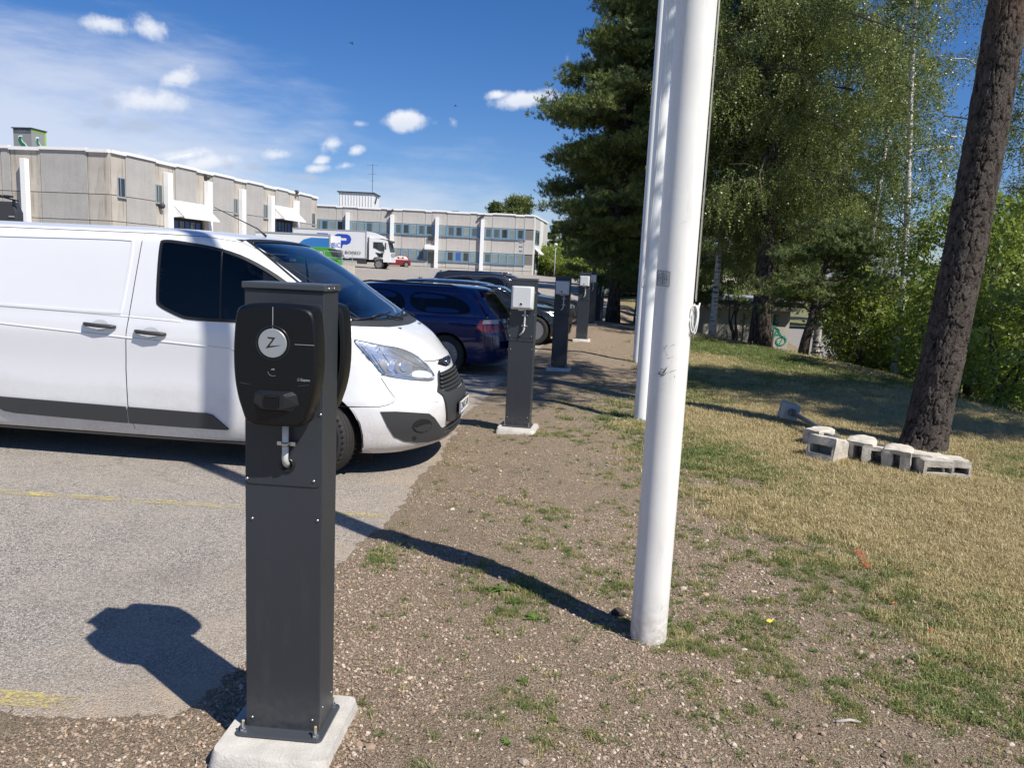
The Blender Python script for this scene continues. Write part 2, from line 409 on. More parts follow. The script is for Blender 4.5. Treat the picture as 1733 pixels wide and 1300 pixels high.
# asphalt: worn, stones showing, dusty towards its edge
M_asph, t, b = shader('asphalt')
co = N(t, 'ShaderNodeTexCoord').outputs['Object']
v = tvor(t, co, 120); v2 = tvor(t, co, 260)
stone = tmix(t, tmap(t, N(t, 'ShaderNodeSeparateColor').outputs[0], 0, 1), (0, 0, 0), (1, 1, 1)) if False else None
sc_ = N(t, 'ShaderNodeSeparateColor'); t.links.new(v.outputs['Color'], sc_.inputs[0])
sc2 = N(t, 'ShaderNodeSeparateColor'); t.links.new(v2.outputs['Color'], sc2.inputs[0])
c = tmix(t, sc_.outputs[0], (.10, .088, .078), (.47, .425, .37))
c = tmix(t, tmath(t, 'MULTIPLY', tmap(t, sc2.outputs[1], .86, .9), .75), c, (.80, .76, .70))
c = tmix(t, tmath(t, 'MULTIPLY', tmap(t, sc2.outputs[2], .8, .85), .6), c, (.045, .042, .042))
big = tnoise(t, co, .35, 5); mid = tnoise(t, co, 2.5, 6); fine = tnoise(t, co, 420, 3)
c = tmix(t, tmap(t, mid, .42, .72, 0, .35), c, (.42, .365, .30))
c = tmix(t, tmap(t, tnoise(t, co, .9, 7, .7), .52, .70, 0, .45), c, (.13, .12, .11))
c = tmix(t, tmap(t, big, .4, .65, 0, .38), c, (.36, .315, .26))
at = N(t, 'ShaderNodeAttribute', attribute_name='dust').outputs['Fac']
c = tmix(t, tmath(t, 'MULTIPLY', tmath(t, 'MULTIPLY', at, .75), tmap(t, tmath(t, 'ADD', mid, tmath(t, 'MULTIPLY', tmath(t, 'SUBTRACT', sc2.outputs[0], .5), .5)), .3, .75)), c, (.46, .355, .25))
wave = N(t, 'ShaderNodeTexVoronoi', i_Scale=.22); wave.feature = 'DISTANCE_TO_EDGE'
wv = N(t, 'ShaderNodeMapping'); t.links.new(co, wv.inputs[0]); dn = N(t, 'ShaderNodeTexNoise', i_Scale=1.1, i_Detail=5.); t.links.new(co, dn.inputs[0])
ad = N(t, 'ShaderNodeVectorMath', operation='ADD'); t.links.new(co, ad.inputs[0]); t.links.new(dn.outputs['Color'], ad.inputs[1]); t.links.new(ad.outputs[0], wave.inputs['Vector'])
c = tmix(t, tmap(t, wave.outputs['Distance'], .0, .004, .3, 0), c, (.06, .055, .05))
t.links.new(c, b.inputs['Base Color']); b.inputs['Roughness'].default_value = .85
hgt = tmath(t, 'ADD', tmath(t, 'MULTIPLY', v.outputs['Distance'], -.55), tmath(t, 'ADD', tmath(t, 'MULTIPLY', fine, .3), tmath(t, 'MULTIPLY', mid, .8)))
bp = N(t, 'ShaderNodeBump', i_Strength=1., i_Distance=.010); t.links.new(hgt, bp.inputs['Height']); t.links.new(bp.outputs[0], b.inputs['Normal'])

# gravelly soil / dry lawn soil, mixed by the lawn attribute
M_soil, t, b = shader('soil')
co = N(t, 'ShaderNodeTexCoord').outputs['Object']
v = tvor(t, co, 75); v2 = tvor(t, co, 190); mid = tnoise(t, co, 3., 7, .65); fine = tnoise(t, co, 130, 5, .7); big = tnoise(t, co, .8, 4)
sc_ = N(t, 'ShaderNodeSeparateColor'); t.links.new(v.outputs['Color'], sc_.inputs[0])
sc2 = N(t, 'ShaderNodeSeparateColor'); t.links.new(v2.outputs['Color'], sc2.inputs[0])
c = tmix(t, tmap(t, fine, .3, .7), (.20, .148, .098), (.455, .355, .245))
c = tmix(t, tmap(t, mid, .35, .7, 0, .55), c, (.41, .31, .205))
c = tmix(t, tmath(t, 'MULTIPLY', tmap(t, sc_.outputs[0], .72, .76), tmap(t, v.outputs['Distance'], .5, .25)), c, (.50, .40, .30))
c = tmix(t, tmath(t, 'MULTIPLY', tmap(t, sc2.outputs[1], .82, .87), .7), c, (.60, .50, .40))
c = tmix(t, tmath(t, 'MULTIPLY', tmap(t, sc2.outputs[2], .82, .86), .7), c, (.08, .06, .046))
lw = N(t, 'ShaderNodeAttribute', attribute_name='lawn').outputs['Fac']
g1 = tmix(t, tmap(t, fine, .3, .7), (.17, .13, .07), (.42, .34, .19))
g1 = tmix(t, tmap(t, mid, .42, .62), g1, (.22, .22, .09))
g1 = tmix(t, tmap(t, big, .45, .7, 0, .6), g1, (.34, .26, .14))
lm = tmap(t, tmath(t, 'ADD', lw, tmath(t, 'MULTIPLY', tmath(t, 'SUBTRACT', fine, .5), 1.2)), .35, .75)
c = tmix(t, lm, c, g1)
t.links.new(c, b.inputs['Base Color']); b.inputs['Roughness'].default_value = .95; b.inputs['Specular IOR Level'].default_value = .2
hgt = tmath(t, 'ADD', tmath(t, 'MULTIPLY', v.outputs['Distance'], -.5), tmath(t, 'ADD', tmath(t, 'MULTIPLY', fine, 1.1), tmath(t, 'MULTIPLY', v2.outputs['Distance'], -.3)))
bp = N(t, 'ShaderNodeBump', i_Strength=1., i_Distance=.022); t.links.new(hgt, bp.inputs['Height']); t.links.new(bp.outputs[0], b.inputs['Normal'])

M_terr = mat('meadow ground', (.10, .12, .04), .95, col2=(.22, .2, .09), vscale=.6)
M_asph_old = mat('pale road asphalt', (.24, .22, .205), .9, var=.15, vscale=3, bump=.003, bscale=60)

# far terrain
gx = np.concatenate([np.linspace(-600, -60, 20), np.linspace(-50, 60, 56), np.linspace(70, 600, 20)])
gy = np.concatenate([np.linspace(-60, 0, 10), np.linspace(1, 130, 80), np.linspace(140, 1200, 30)])
sheet('ground', gx, gy, lambda x, y: base_h(x, y) - .12 - .3 * sst(130, 400, y), M_terr, kind='structure')
# car park
ax = np.concatenate([np.linspace(-90, -12, 30), np.linspace(-11.5, 6, 70), np.linspace(6.4, 16, 24)])
ay = np.concatenate([np.linspace(-4, 1, 6), np.linspace(1.2, 16, 60), np.linspace(16.5, 60, 60), np.linspace(61, 119, 40)])
sheet('parking_lot', ax, ay, base_h, M_asph, keep=lambda x, y: x < x_asph(y) + .8,
      attrs={'dust': lambda x, y: np.clip(1.15 - np.abs(x_asph(y) - x) / .8 , 0, 1) * .9 + np.clip(1 - np.abs(y - 2.7) / .5, 0, 1) * (x < -1) * .7}, kind='structure')
# verge and lawn share one fan shaped grid, split by what grows on it
ss = np.linspace(-1.05, 1.35, 560); yy = np.exp(np.linspace(math.log(1.05), math.log(62), 640))
S, YY = np.meshgrid(ss, yy); XX = S * YY
lawnness = lambda x, y: lawn_f(x, y)
inreg = lambda x, y: (dirt_d(x, y) > -.25) & (x < x_edge(y) + 9)
sheet('dirt_verge', XX, YY, H, M_soil, keep=lambda x, y: inreg(x, y) & (lawnness(x, y) <= .5), attrs={'lawn': lawnness}, kind='structure')
sheet('lawn', XX, YY, H, M_soil, keep=lambda x, y: inreg(x, y) & (lawnness(x, y) > .5), attrs={'lawn': lawnness}, kind='structure')
# back road below the lawn
sheet('road', np.linspace(9.5, 60, 30), np.linspace(31, 66, 20), lambda x, y: base_h(x, y) + .0 * x + .02, M_asph_old, kind='structure')

# painted bay lines
M_yel, t, b = shader('worn yellow paint')
co = N(t, 'ShaderNodeTexCoord').outputs['Object']
a_ = tnoise(t, co, 60, 6, .75); b_ = tnoise(t, co, 5, 4, .6)
b.inputs['Base Color'].default_value = (.58, .48, .17, 1); b.inputs['Roughness'].default_value = .8
al = tmap(t, tmath(t, 'ADD', a_, tmath(t, 'MULTIPLY', b_, .5)), .68, .92)
t.links.new(al, b.inputs['Alpha'])
def bay_line(x0, y0, x1, y1, w=.085):
    d = Vector((x1 - x0, y1 - y0, 0)); n = Vector((-d.y, d.x, 0)).normalized() * w / 2; mb = MB(); k = 24
    vs = []
    for i in range(k + 1):
        p = Vector((x0, y0, 0)) + d * i / k
        for s in (-1, 1):
            q = p + n * s; q.z = float(base_h(np.array(q.x), np.array(q.y))) + .005; vs.append(q)
    mb.add(vs, [(2 * i, 2 * i + 1, 2 * i + 3, 2 * i + 2) for i in range(k)]); return mb.build('bay_marking', M_yel, kind='structure')
bay_line(-1.63, 2.77, -6.5, 3.05, .1)
bay_line(-.84, 5.2, -6.4, 5.48)
for Y_ in (8.05, 10.15, 13.3, 15.9, 18.5): bay_line(float(x_asph(Y_)) - .03, Y_, float(x_asph(Y_)) - 5.3, Y_ + .55)

# ------------------------------------------------------------------ stones on the verge
def blob(r, seed, sq=(1, .8, .55)):
    me = bmesh.new(); bmesh.ops.create_icosphere(me, subdivisions=1, radius=1)
    mb = MB(); rr = random.Random(seed)
    vs = [Vector((v.co.x * sq[0], v.co.y * sq[1], v.co.z * sq[2])) * r * rr.uniform(.72, 1.18) for v in me.verts]
    mb.add(vs, [tuple(v.index for v in f.verts) for f in me.faces]); me.free(); return mb
M_st = [mat('pebble ' + n, c_, .85, var=.2, vscale=30) for n, c_ in (('grey', (.34, .275, .215)), ('pale', (.52, .44, .35)), ('brown', (.30, .215, .15)), ('dark', (.14, .10, .075)), ('pink', (.42, .30, .22)))]
stones = [proto(blob(1, 100 + k, (1, random.uniform(.6, .95), random.uniform(.35, .65))), 'pebble', M_st[[0, 2, 1, 2, 3, 4, 2, 0][k % 8]]) for k in range(16)]
def scat_region(n, x0, x1, y0, y1, dens):
    x = rng.uniform(x0, x1, n); y = np.sqrt(rng.uniform(0, 1, n) * (y1 ** .8 - y0 ** .8) + y0 ** .8) if False else np.exp(rng.uniform(math.log(y0), math.log(y1), n))
    k = rng.uniform(0, 1, n) < dens(x, y); return x[k], y[k]
def lay_stones(name, n, box, dens, smin, smax, power, label):
    x, y = scat_region(n, *box, dens); k = len(x)
    s = smin * (smax / smin) ** (rng.uniform(0, 1, k) ** power)
    z = H(x, y) + s * .15
    rot = np.stack([rng.normal(0, .35, k), rng.normal(0, .35, k), rng.uniform(0, 6.28, k)], -1)
    o = scatter(name, np.stack([x, y, z], -1), rot, s, stones, rng.integers(0, len(stones), k)); tag(o, label, kind='stuff'); return o
cl_n = lambda x, y: np.clip((fbm(x, y, 1.6, 4, 41) - .38) * 4, .12, 1)
lay_stones('gravel', 230000, (-1.7, 3.4, 1.35, 9.), lambda x, y: (dirt_d(x, y) > .03) * (1 - .8 * lawn_f(x, y)) * cl_n(x, y), .0020, .0115, 1.8, 'loose gravel and pebbles strewn over the bare brown soil')
lay_stones('larger_gravel', 5000, (-1.2, 3.2, 1.5, 7.5), lambda x, y: (dirt_d(x, y) > .06) * (.12 + sst(.3, 1.8, x) * .6) * cl_n(x * 1.3, y * 1.3), .010, .024, 1.6, 'bigger loose stones lying among the gravel')
# dry needles, straws and leaf scraps
x, y = scat_region(16000, -1.6, 4.5, 1.4, 10., lambda x, y: (dirt_d(x, y) > .0) * np.clip(fbm(x, y, 1.1, 4, 71) * 1.6 - .35, .08, 1))
straws = []
for k in range(5):
    mb = MB(); l_ = random.uniform(.012, .03); mb.add([(-l_, -.0009, 0), (-l_, .0009, 0), (0, .001, .003), (0, -.001, .003), (l_, .0006 + .004, .0), (l_, -.0006 + .004, .0)], [(0, 3, 2, 1), (3, 5, 4, 2)]); straws.append(proto(mb, 'straw', mat('dry straw', (.50, .38, .24) if k % 2 else (.24, .15, .09), .8)))
s = rng.uniform(.6, 1.5, len(x))
o = scatter('litter', np.stack([x, y, H(x, y) + .004], -1), np.stack([rng.normal(0, .15, len(x)), rng.normal(0, .15, len(x)), rng.uniform(0, 6.28, len(x))], -1), s, straws, rng.integers(0, 5, len(x))); tag(o, 'dry needles and straws littering the soil', kind='stuff')
# grit spilling onto the asphalt edge
def edge_d(x, y): return np.exp(-np.abs(dirt_d(x, y)) / .12)
x, y = scat_region(30000, -3.2, 1.5, 1.35, 14., lambda x, y: edge_d(x, y) * .7 + .02 * (x < x_asph(y)))
s = rng.uniform(.0015, .006, len(x))
o = scatter('grit', np.stack([x, y, np.maximum(H(x, y), base_h(x, y)) + s * .2], -1), np.stack([x * 0, x * 0, rng.uniform(0, 6.28, len(x))], -1), s, stones, rng.integers(0, 16, len(x)))
tag(o, 'fine grit scattered along the edge of the asphalt', kind='stuff')

# ------------------------------------------------------------------ grass
def tuft(seed, nb, h, spread, w, lean=.5):
    rr = random.Random(seed); mb = MB()
    for _ in range(nb):
        a = rr.uniform(0, 6.28); q = rr.uniform(0, spread); px, py = q * math.cos(a), q * math.sin(a)
        ln = h * rr.uniform(.45, 1.1); a2 = rr.uniform(0, 6.28); k = rr.uniform(.1, 1) * lean
        dx, dy = math.cos(a2), math.sin(a2); sx_, sy_ = -dy * w / 2, dx * w / 2
        p1 = (px + dx * ln * k * .4, py + dy * ln * k * .4, ln * (.62 - .12 * k)); p2 = (px + dx * ln * k * 1.1, py + dy * ln * k * 1.1, ln * (1 - .45 * k))
        mb.add([(px - sx_, py - sy_, -.004), (px + sx_, py + sy_, -.004), (p1[0] + sx_ * .8, p1[1] + sy_ * .8, p1[2]), (p1[0] - sx_ * .8, p1[1] - sy_ * .8, p1[2]), p2], [(0, 1, 2, 3), (3, 2, 4)])
    return mb
M_gdry = leafmat('dry grass', (.34, .27, .12), (.74, .63, .36), .3)
M_ggrn = leafmat('green grass', (.10, .15, .03), (.27, .32, .11), .35)
M_gmix = leafmat('yellowing grass', (.26, .24, .08), (.54, .48, .22), .3)
tufts = [proto(tuft(k, 30, .036, .05, .0030, 1.25), 'tuft', [M_gdry, M_gdry, M_gmix, M_ggrn][k % 4]) for k in range(12)]
tkind = np.array([k % 4 for k in range(12)])
def grass(name, n, box, dens, smin, smax, greenf, label, far=False):
    x, y = scat_region(n, *box, dens); k = len(x); g = greenf(x, y) + rng.normal(0, .22, k)
    ki = np.where(g > .62, 3, np.where(g > .42, 2, 0)); idx = ki + 4 * rng.integers(0, 3, k); idx = np.where((ki == 0) & (rng.uniform(0, 1, k) < .5), idx + 1, idx)
    s = rng.uniform(smin, smax, k) * (1 + (y / 12 if far else 0))
    o = scatter(name, np.stack([x, y, H(x, y)], -1), np.stack([rng.normal(0, .12, k), rng.normal(0, .12, k), rng.uniform(0, 6.28, k)], -1), s, tufts, idx); return tag(o, label, kind='stuff')
green = lambda x, y: np.clip(.25 + (fbm(x, y, .55, 4, 61) - .5) * 2.2 + .25 * sst(9, 16, y) + .45 * sst(.8, .2, lawn_f(x, y)) * (lawn_f(x, y) < .8), 0, 1)
grass('lawn_grass', 300000, (.3, 16, 1.6, 34.), lambda x, y: (lawn_f(x, y) > .06) * (.12 + .88 * sst(.15, .85, lawn_f(x, y))) * (x < x_edge(y) + 2.5) * (x < y * .9 + .6) * np.clip(.35 + fbm(x, y, 2.5, 3, 77), .0, 1), .55, 1.15, green, 'short sun-dried grass of the sloping lawn', far=True)
# sparse green tufts that have taken root in the gravel
PT = [(850, 1010, .17, 1.), (930, 940, .13, .7), (640, 945, .10, .7), (1170, 1085, .20, .6), (1030, 985, .12, .6), (1250, 1050, .30, .4), (1340, 960, .30, .45), (900, 880, .22, .35), (1150, 960, .25, .4), (1000, 700, .5, .4), (945, 740, .4, .5), (1450, 1190, .20, .6),
      (1540, 1200, .22, .6), (860, 1170, .08, .5), (940, 1230, .10, .6), (1200, 900, .35, .35), (1040, 660, .6, .3), (1330, 1130, .2, .4), (700, 800, .3, .12), (1240, 1180, .15, .3), (1090, 820, .3, .3)]
PG = [(atZ(a, b_, .03), r_, k) for a, b_, r_, k in PT]
def sp(x, y):
    d = 0 * x
    for p, r_, k in PG: d = np.maximum(d, k * np.exp(-((x - p.x) ** 2 + (y - p.y) ** 2) / (2 * r_ ** 2)))
    return (dirt_d(x, y) > .08) * np.clip(d * sst(.42, .62, fbm(x, y, 7., 3, 96)) * 1.2 + .012, 0, 1)
grass('sprouting_grass', 90000, (-.8, 3.4, 1.5, 20.), sp, .4, 1.0, lambda x, y: .75 + 0 * x, 'thin green grass sprouting out of the gravel')

# flat leafy weeds: each a plant of its own
M_weed = leafmat('weed leaf', (.07, .13, .02), (.17, .27, .05), .3)
def weed(mx, my, r_, label):
    p = atZ(mx, my, .03); rr = random.Random(int(mx * 7 + my)); z0 = float(H(np.array(p.x), np.array(p.y)))
    r_ *= .68; mb = MB(); n = rr.randint(11, 16)
    for k in range(n):
        a = rr.uniform(0, 6.28); ln = r_ * rr.uniform(.45, 1.1); w = ln * rr.uniform(.16, .28); dx, dy = math.cos(a), math.sin(a); zt = rr.uniform(.05, .3)
        prev = None
        pts = []
        for i in range(6):
            t_ = i / 5; ww = w * math.sin(math.pi * min(.98, t_ * .85 + .1)) * (1 + .35 * (-1) ** i); z = ln * zt * math.sin(t_ * 2.4) + .006
            pts += [(dx * ln * t_ - dy * ww / 2, dy * ln * t_ + dx * ww / 2, z + .12 * ww), (dx * ln * t_, dy * ln * t_, z - .1 * ww), (dx * ln * t_ + dy * ww / 2, dy * ln * t_ - dx * ww / 2, z + .12 * ww)]
        mb.add(pts, [(3 * i, 3 * i + 1, 3 * i + 4, 3 * i + 3) for i in range(5)] + [(3 * i + 1, 3 * i + 2, 3 * i + 5, 3 * i + 4) for i in range(5)])
    o = mb.build('weed', M_weed, smooth=True); o.location = (p.x, p.y, z0); tag(o, label, 'weed', 'weeds growing in the gravel')
for a in [(960, 900, .085, 'low green weed rosette halfway between the near charging post and the tall pole'), (905, 1055, .10, 'leafy light green weed just left of the black stone near the pole foot'),
          (850, 1010, .12, 'widest clump of green weed on the gravel, below the long pole shadow'), (870, 1030, .08, 'ragged weed at the lower edge of the wide green clump'), (1050, 972, .06, 'small bright weed beside the left edge of the tall pole'), (640, 950, .06, 'sparse weed by the asphalt edge right of the near post'),
          (885, 1165, .055, 'tiny weed in the gravel below the light green leafy weed'), (935, 1228, .06, 'narrow weed near the bottom of the gravel area'), (858, 1275, .045, 'smallest weed at the very bottom of the gravel'), (1030, 985, .05, 'faint weed left of the bright weed by the pole'),
          (1130, 1050, .05, 'pale weed tucked against the right foot of the tall pole'), (1375, 1105, .05, 'weed sprig in the gravel right of the pole foot')]: weed(*a)
# fallen leaves
def leaf(mx, my, col_, label, s=.022):
    p = atZ(mx, my, .03); mb = MB(); mb.add([(-s, 0, .003), (0, -s * .6, .0), (s * 1.1, 0, .008), (0, s * .6, .004)], [(0, 1, 2), (0, 2, 3)])
    o = mb.build('fallen_leaf', mat('fallen leaf', col_, .6)); o.location = (p.x, p.y, float(H(np.array(p.x), np.array(p.y))) + .012); o.rotation_euler = (.2, .1, mx); tag(o, label, 'leaf', 'fallen leaves')
leaf(1301, 1057, (.75, .6, .05), 'bright yellow fallen leaf on the gravel right of the pole'); leaf(1512, 1022, (.75, .27, .08), 'orange fallen leaf on the dry grass')
leaf(1547, 1021, (.6, .42, .28), 'pale tan fallen leaf on the dry grass right of the orange one'); leaf(1463, 882, (.8, .72, .5), 'whitish fallen leaf on the upper dry grass'); leaf(1298, 1016, (.65, .38, .15), 'brown curled fallen leaf above the yellow one'); leaf(833, 883, (.55, .3, .08), 'small brown fallen leaf on the gravel near the low weed rosette', .014)
leaf(1575, 1068, (.4, .12, .03), 'rust brown fallen leaf low in the dry grass', .03)
# twigs
M_twig = mat('dry twig', (.36, .28, .2), .8, var=.2)
def twig(a, b_, r_, label, m=None):
    p = atZ(*a, .04); q = atZ(*b_, .04)
    for w_ in (p, q): w_.z = float(H(np.array(w_.x), np.array(w_.y))) + r_
    mid_ = (p + q) / 2 + Vector((.01, .008, .004)); o = MB().tube([p - p, mid_ - p, q - p], [r_, r_ * .9, r_ * .6], 6).build('twig', m or M_twig, smooth=True); o.location = p; tag(o, label, 'twig', 'twigs lying on the gravel')
twig((1415, 1220), (1458, 1218), .007, 'thick pale grey stick lying on the gravel at lower right', mat('grey stick', (.42, .38, .35), .8))
twig((1030, 1160), (1075, 1148), .003, 'thin pale twig on the gravel below the pole foot'); twig((798, 1172), (828, 1160), .003, 'slender twig on the gravel right of the concrete base'); twig((1012, 1070), (1040, 1072), .0035, 'bent twig at the end of the long pole shadow')
twig((1190, 1000), (1150, 1010), .002, 'short thin twig right of the pole')
# black stone and small grey stones near the pole
def rock(mx, my, r_, m, label, sq=(1, .8, .75), name='stone', z=.03, seed=3):
    p = atZ(mx, my, z); bmm = bmesh.new(); bmesh.ops.create_icosphere(bmm, subdivisions=2, radius=r_)
    for v_ in bmm.verts:
        d_ = mnoise.noise(v_.co / r_ * 1.1 + Vector((seed, seed * 2, 0))) * .35; v_.co = Vector((v_.co.x * sq[0], v_.co.y * sq[1], v_.co.z * sq[2])) * (1 + d_)
    mb = MB(); mb.add([v_.co.copy() for v_ in bmm.verts], [tuple(v_.index for v_ in f.verts) for f in bmm.faces]); bmm.free()
    o = mb.build(name, m); o.location = (p.x, p.y, float(H(np.array(p.x), np.array(p.y))) + r_ * .4); tag(o, label, 'stone'); return o
rock(1046, 1040, .036, mat('dark soil clod', (.045, .035, .03), .9, bump=.004, bscale=80), 'fist sized dark clod beside the shadow at the pole foot', seed=5)
rock(1056, 1076, .014, M_st[0], 'small rounded grey stone left of the pole foot'); rock(1100, 1090, .010, M_st[1], 'small white stone against the front of the pole foot')
rock(1243, 1290 - 30, .012, M_st[1], 'pale stone near the bottom of the gravel right of centre')
rock(1318, 1190, .012, M_st[4], 'pinkish tan stone in the gravel at lower right')
# red survey paint on the dry grass
M_red = mat('red marking paint', (.48, .12, .05), .9, var=.3, vscale=80)
t = M_red.node_tree; cc = N(t, 'ShaderNodeTexCoord').outputs['Object']; t.links.new(tmap(t, tnoise(t, cc, 70, 5, .8), .5, .54), t.nodes['Principled BSDF'].inputs['Alpha'])
def paint(pts, w, m):
    vs = []
    for i, (a, b_) in enumerate(pts):
        p = atZ(a, b_, .05); q = atZ(a + w, b_ + 1, .05)
        for k in range(3):
            u_ = p.lerp(q, k / 2); u_.z = float(H(np.array(u_.x), np.array(u_.y))) + .032; vs.append(u_)
    n = len(pts); o = MB().add(vs, [(3 * i + k, 3 * i + k + 1, 3 * i + 4 + k, 3 * i + 3 + k) for i in range(n - 1) for k in range(2)]).build('paint_mark', m, kind='structure'); return o
paint([(1442, 928), (1450, 938), (1456, 950), (1462, 962)], 13, M_red)
# ================================================================== CHARGING POSTS
M_anth = mat('anthracite powder coat', (.028, .033, .041), .42, var=.06, vscale=200, bump=.0002, bscale=900)
M_anth2 = mat('anthracite edge coat', (.05, .056, .066), .38)
M_blk = mat('black satin plastic', (.0035, .004, .0055), .36, spec=.35, bump=.0003, bscale=1200)
M_blk2 = mat('black moulded plastic', (.012, .013, .016), .3)
M_zinc = mat('zinc plated steel', (.55, .55, .53), .35, metal=1., var=.15, vscale=80)
M_conc = mat('pale cast concrete', (.50, .475, .43), .9, var=.16, vscale=12, bump=.003, bscale=120)
M_conc_old = mat('weathered concrete', (.52, .475, .40), .95, var=.28, vscale=9, bump=.006, bscale=60)
M_conduit = mat('white grey conduit', (.58, .58, .56), .45)
M_boxg = mat('light grey polycarbonate', (.58, .60, .60), .38)
M_hole = mat('dark opening', (.008, .008, .01), .7)
M_silver = mat('silver badge', (.34, .36, .385), .4, metal=.35)
M_print = mat('grey print and highlight', (.30, .31, .33), .5)
M_ychem = mat('yellow bolt cap', (.55, .38, .1), .6)

def grime(m, z0, z1, col_, amt):
    t = m.node_tree; b = t.nodes['Principled BSDF']; s_ = b.inputs['Base Color']; src = s_.links[0].from_socket if s_.links else tuple(s_.default_value)
    co = N(t, 'ShaderNodeTexCoord').outputs['Object']; sp_ = N(t, 'ShaderNodeSeparateXYZ'); t.links.new(co, sp_.inputs[0])
    mp = N(t, 'ShaderNodeMapping'); mp.inputs['Scale'].default_value = (1, 1, .15); t.links.new(co, mp.inputs[0]); n1 = tnoise(t, co, 28, 7, .7); n2 = tnoise(t, mp.outputs[0], 22, 5, .65)
    g = tmath(t, 'MULTIPLY', tmap(t, sp_.outputs[2], z0, z1, 1, 0), tmap(t, n1, .35, .6)); g2 = tmath(t, 'MULTIPLY', tmap(t, n2, .56, .74), .30)
    t.links.new(tmix(t, tmath(t, 'MULTIPLY', tmath(t, 'MAXIMUM', g, g2), amt), src, col_), s_)
def screw(parent, x, z, y, r=.0055, name='screw', m=None, d=(0, -1, 0)):
    o = MB().lathe([(r, 0), (r * .95, r * .4), (r * .5, r * .75), (0, r * .8)], (x, y, z), d, 10).build(name, m or M_zinc, parent, smooth=True); return o

def post_core(t, W_=.266, D_=.155, z0=.105, z1=1.655):
    hy = D_ / 2
    MB().box((0, 0, (z0 + z1) / 2), (W_, D_, z1 - z0)).build('column', M_anth, t, bevel=.004)
    # two folded front sheets, upper one stands proud and has rounded lower corners
    for sgn in (-1, 1):
        up_ = [(x, z) for x, z in rrect(W_ - .012, .612, .014)]
        MB().prism(up_, (-.001, sgn * (hy + .0035), 1.306), (1, 0, 0), (0, 0, 1), (0, sgn, 0), .006).build('upper_panel', M_anth, t, bevel=.001)
    MB().box((0, 0, z1 + .010), (W_ + .014, D_ + .016, .022)).build('cap', M_anth2, t, bevel=.004)
    for x, z in ((-.124, 1.017), (.105, 1.022), (.126, 1.48), (.126, 1.25), (-.126, 1.48), (-.126, 1.25)): screw(t, x, z, -hy - .0035)
    for x, z in ((-.108, .877), (.118, .885), (-.110, .147), (.106, .155)): screw(t, x, z, -hy)
    for y in (-.055, .0): screw(t, W_ / 2 + .006, z1 + .008, y, d=(1, 0, 0)) if False else MB().lathe([(.0055, 0), (.005, .003), (0, .004)], (W_ / 2 + .0075, y, z1 + .008), (1, 0, 0), 10).build('screw', M_zinc, t, smooth=True)
    for y in (-.05, .05): MB().lathe([(.0045, 0), (.004, .003), (0, .004)], (W_ / 2, y, .19), (1, 0, 0), 8).build('screw', M_zinc, t, smooth=True)
def post_base(t, zc=.10, w=.40, d=.42, pl=(.31, .235)):
    bp_ = MB()
    for k, (s, z) in enumerate(((1.06, -.12), (1.04, zc * .35), (1.0, zc - .012), (.975, zc))):
        pts = rrect(w * s, d * s, .035); bp_.v += [(x + (0 if abs(x) < .1 else .004 * math.sin(k * 3 + x * 30)), y + .004 * math.sin(y * 40 + k), z) for x, y in pts]
    n = len(pts)
    for k in range(3): bp_.f += [(k * n + i, k * n + (i + 1) % n, (k + 1) * n + (i + 1) % n, (k + 1) * n + i) for i in range(n)]; bp_.m += [0] * n
    bp_.f.append(tuple(3 * n + i for i in range(n))); bp_.m.append(0)
    f = bp_.build('concrete_footing', M_conc, t, auto=40); f.location.y = -.02
    o = MB().prism(rrect(*pl, .02), (0, -.012, zc + .012), (1, 0, 0), (0, 1, 0), (0, 0, 1), .009).build('base_plate', M_anth2, t, bevel=.0015)
    for x, y in ((-1, -1), (1, -1), (1, 1), (-1, 1)):
        px, py = x * (pl[0] / 2 - .026), y * (pl[1] / 2 - .02) - .012
        b_ = MB().lathe([(.014, 0), (.014, .002), (.0115, .002), (.0115, .012), (.0055, .0125), (.0055, .038), (.0, .038)], (px, py, zc + .012), (0, 0, 1), 6).build('anchor_bolt', M_zinc, t)
        MB().lathe([(.0052, 0), (.0048, .002), (0, .002)], (px, py, zc + .0501), (0, 0, 1), 8).build('bolt_tip', M_ychem, b_)
    return f
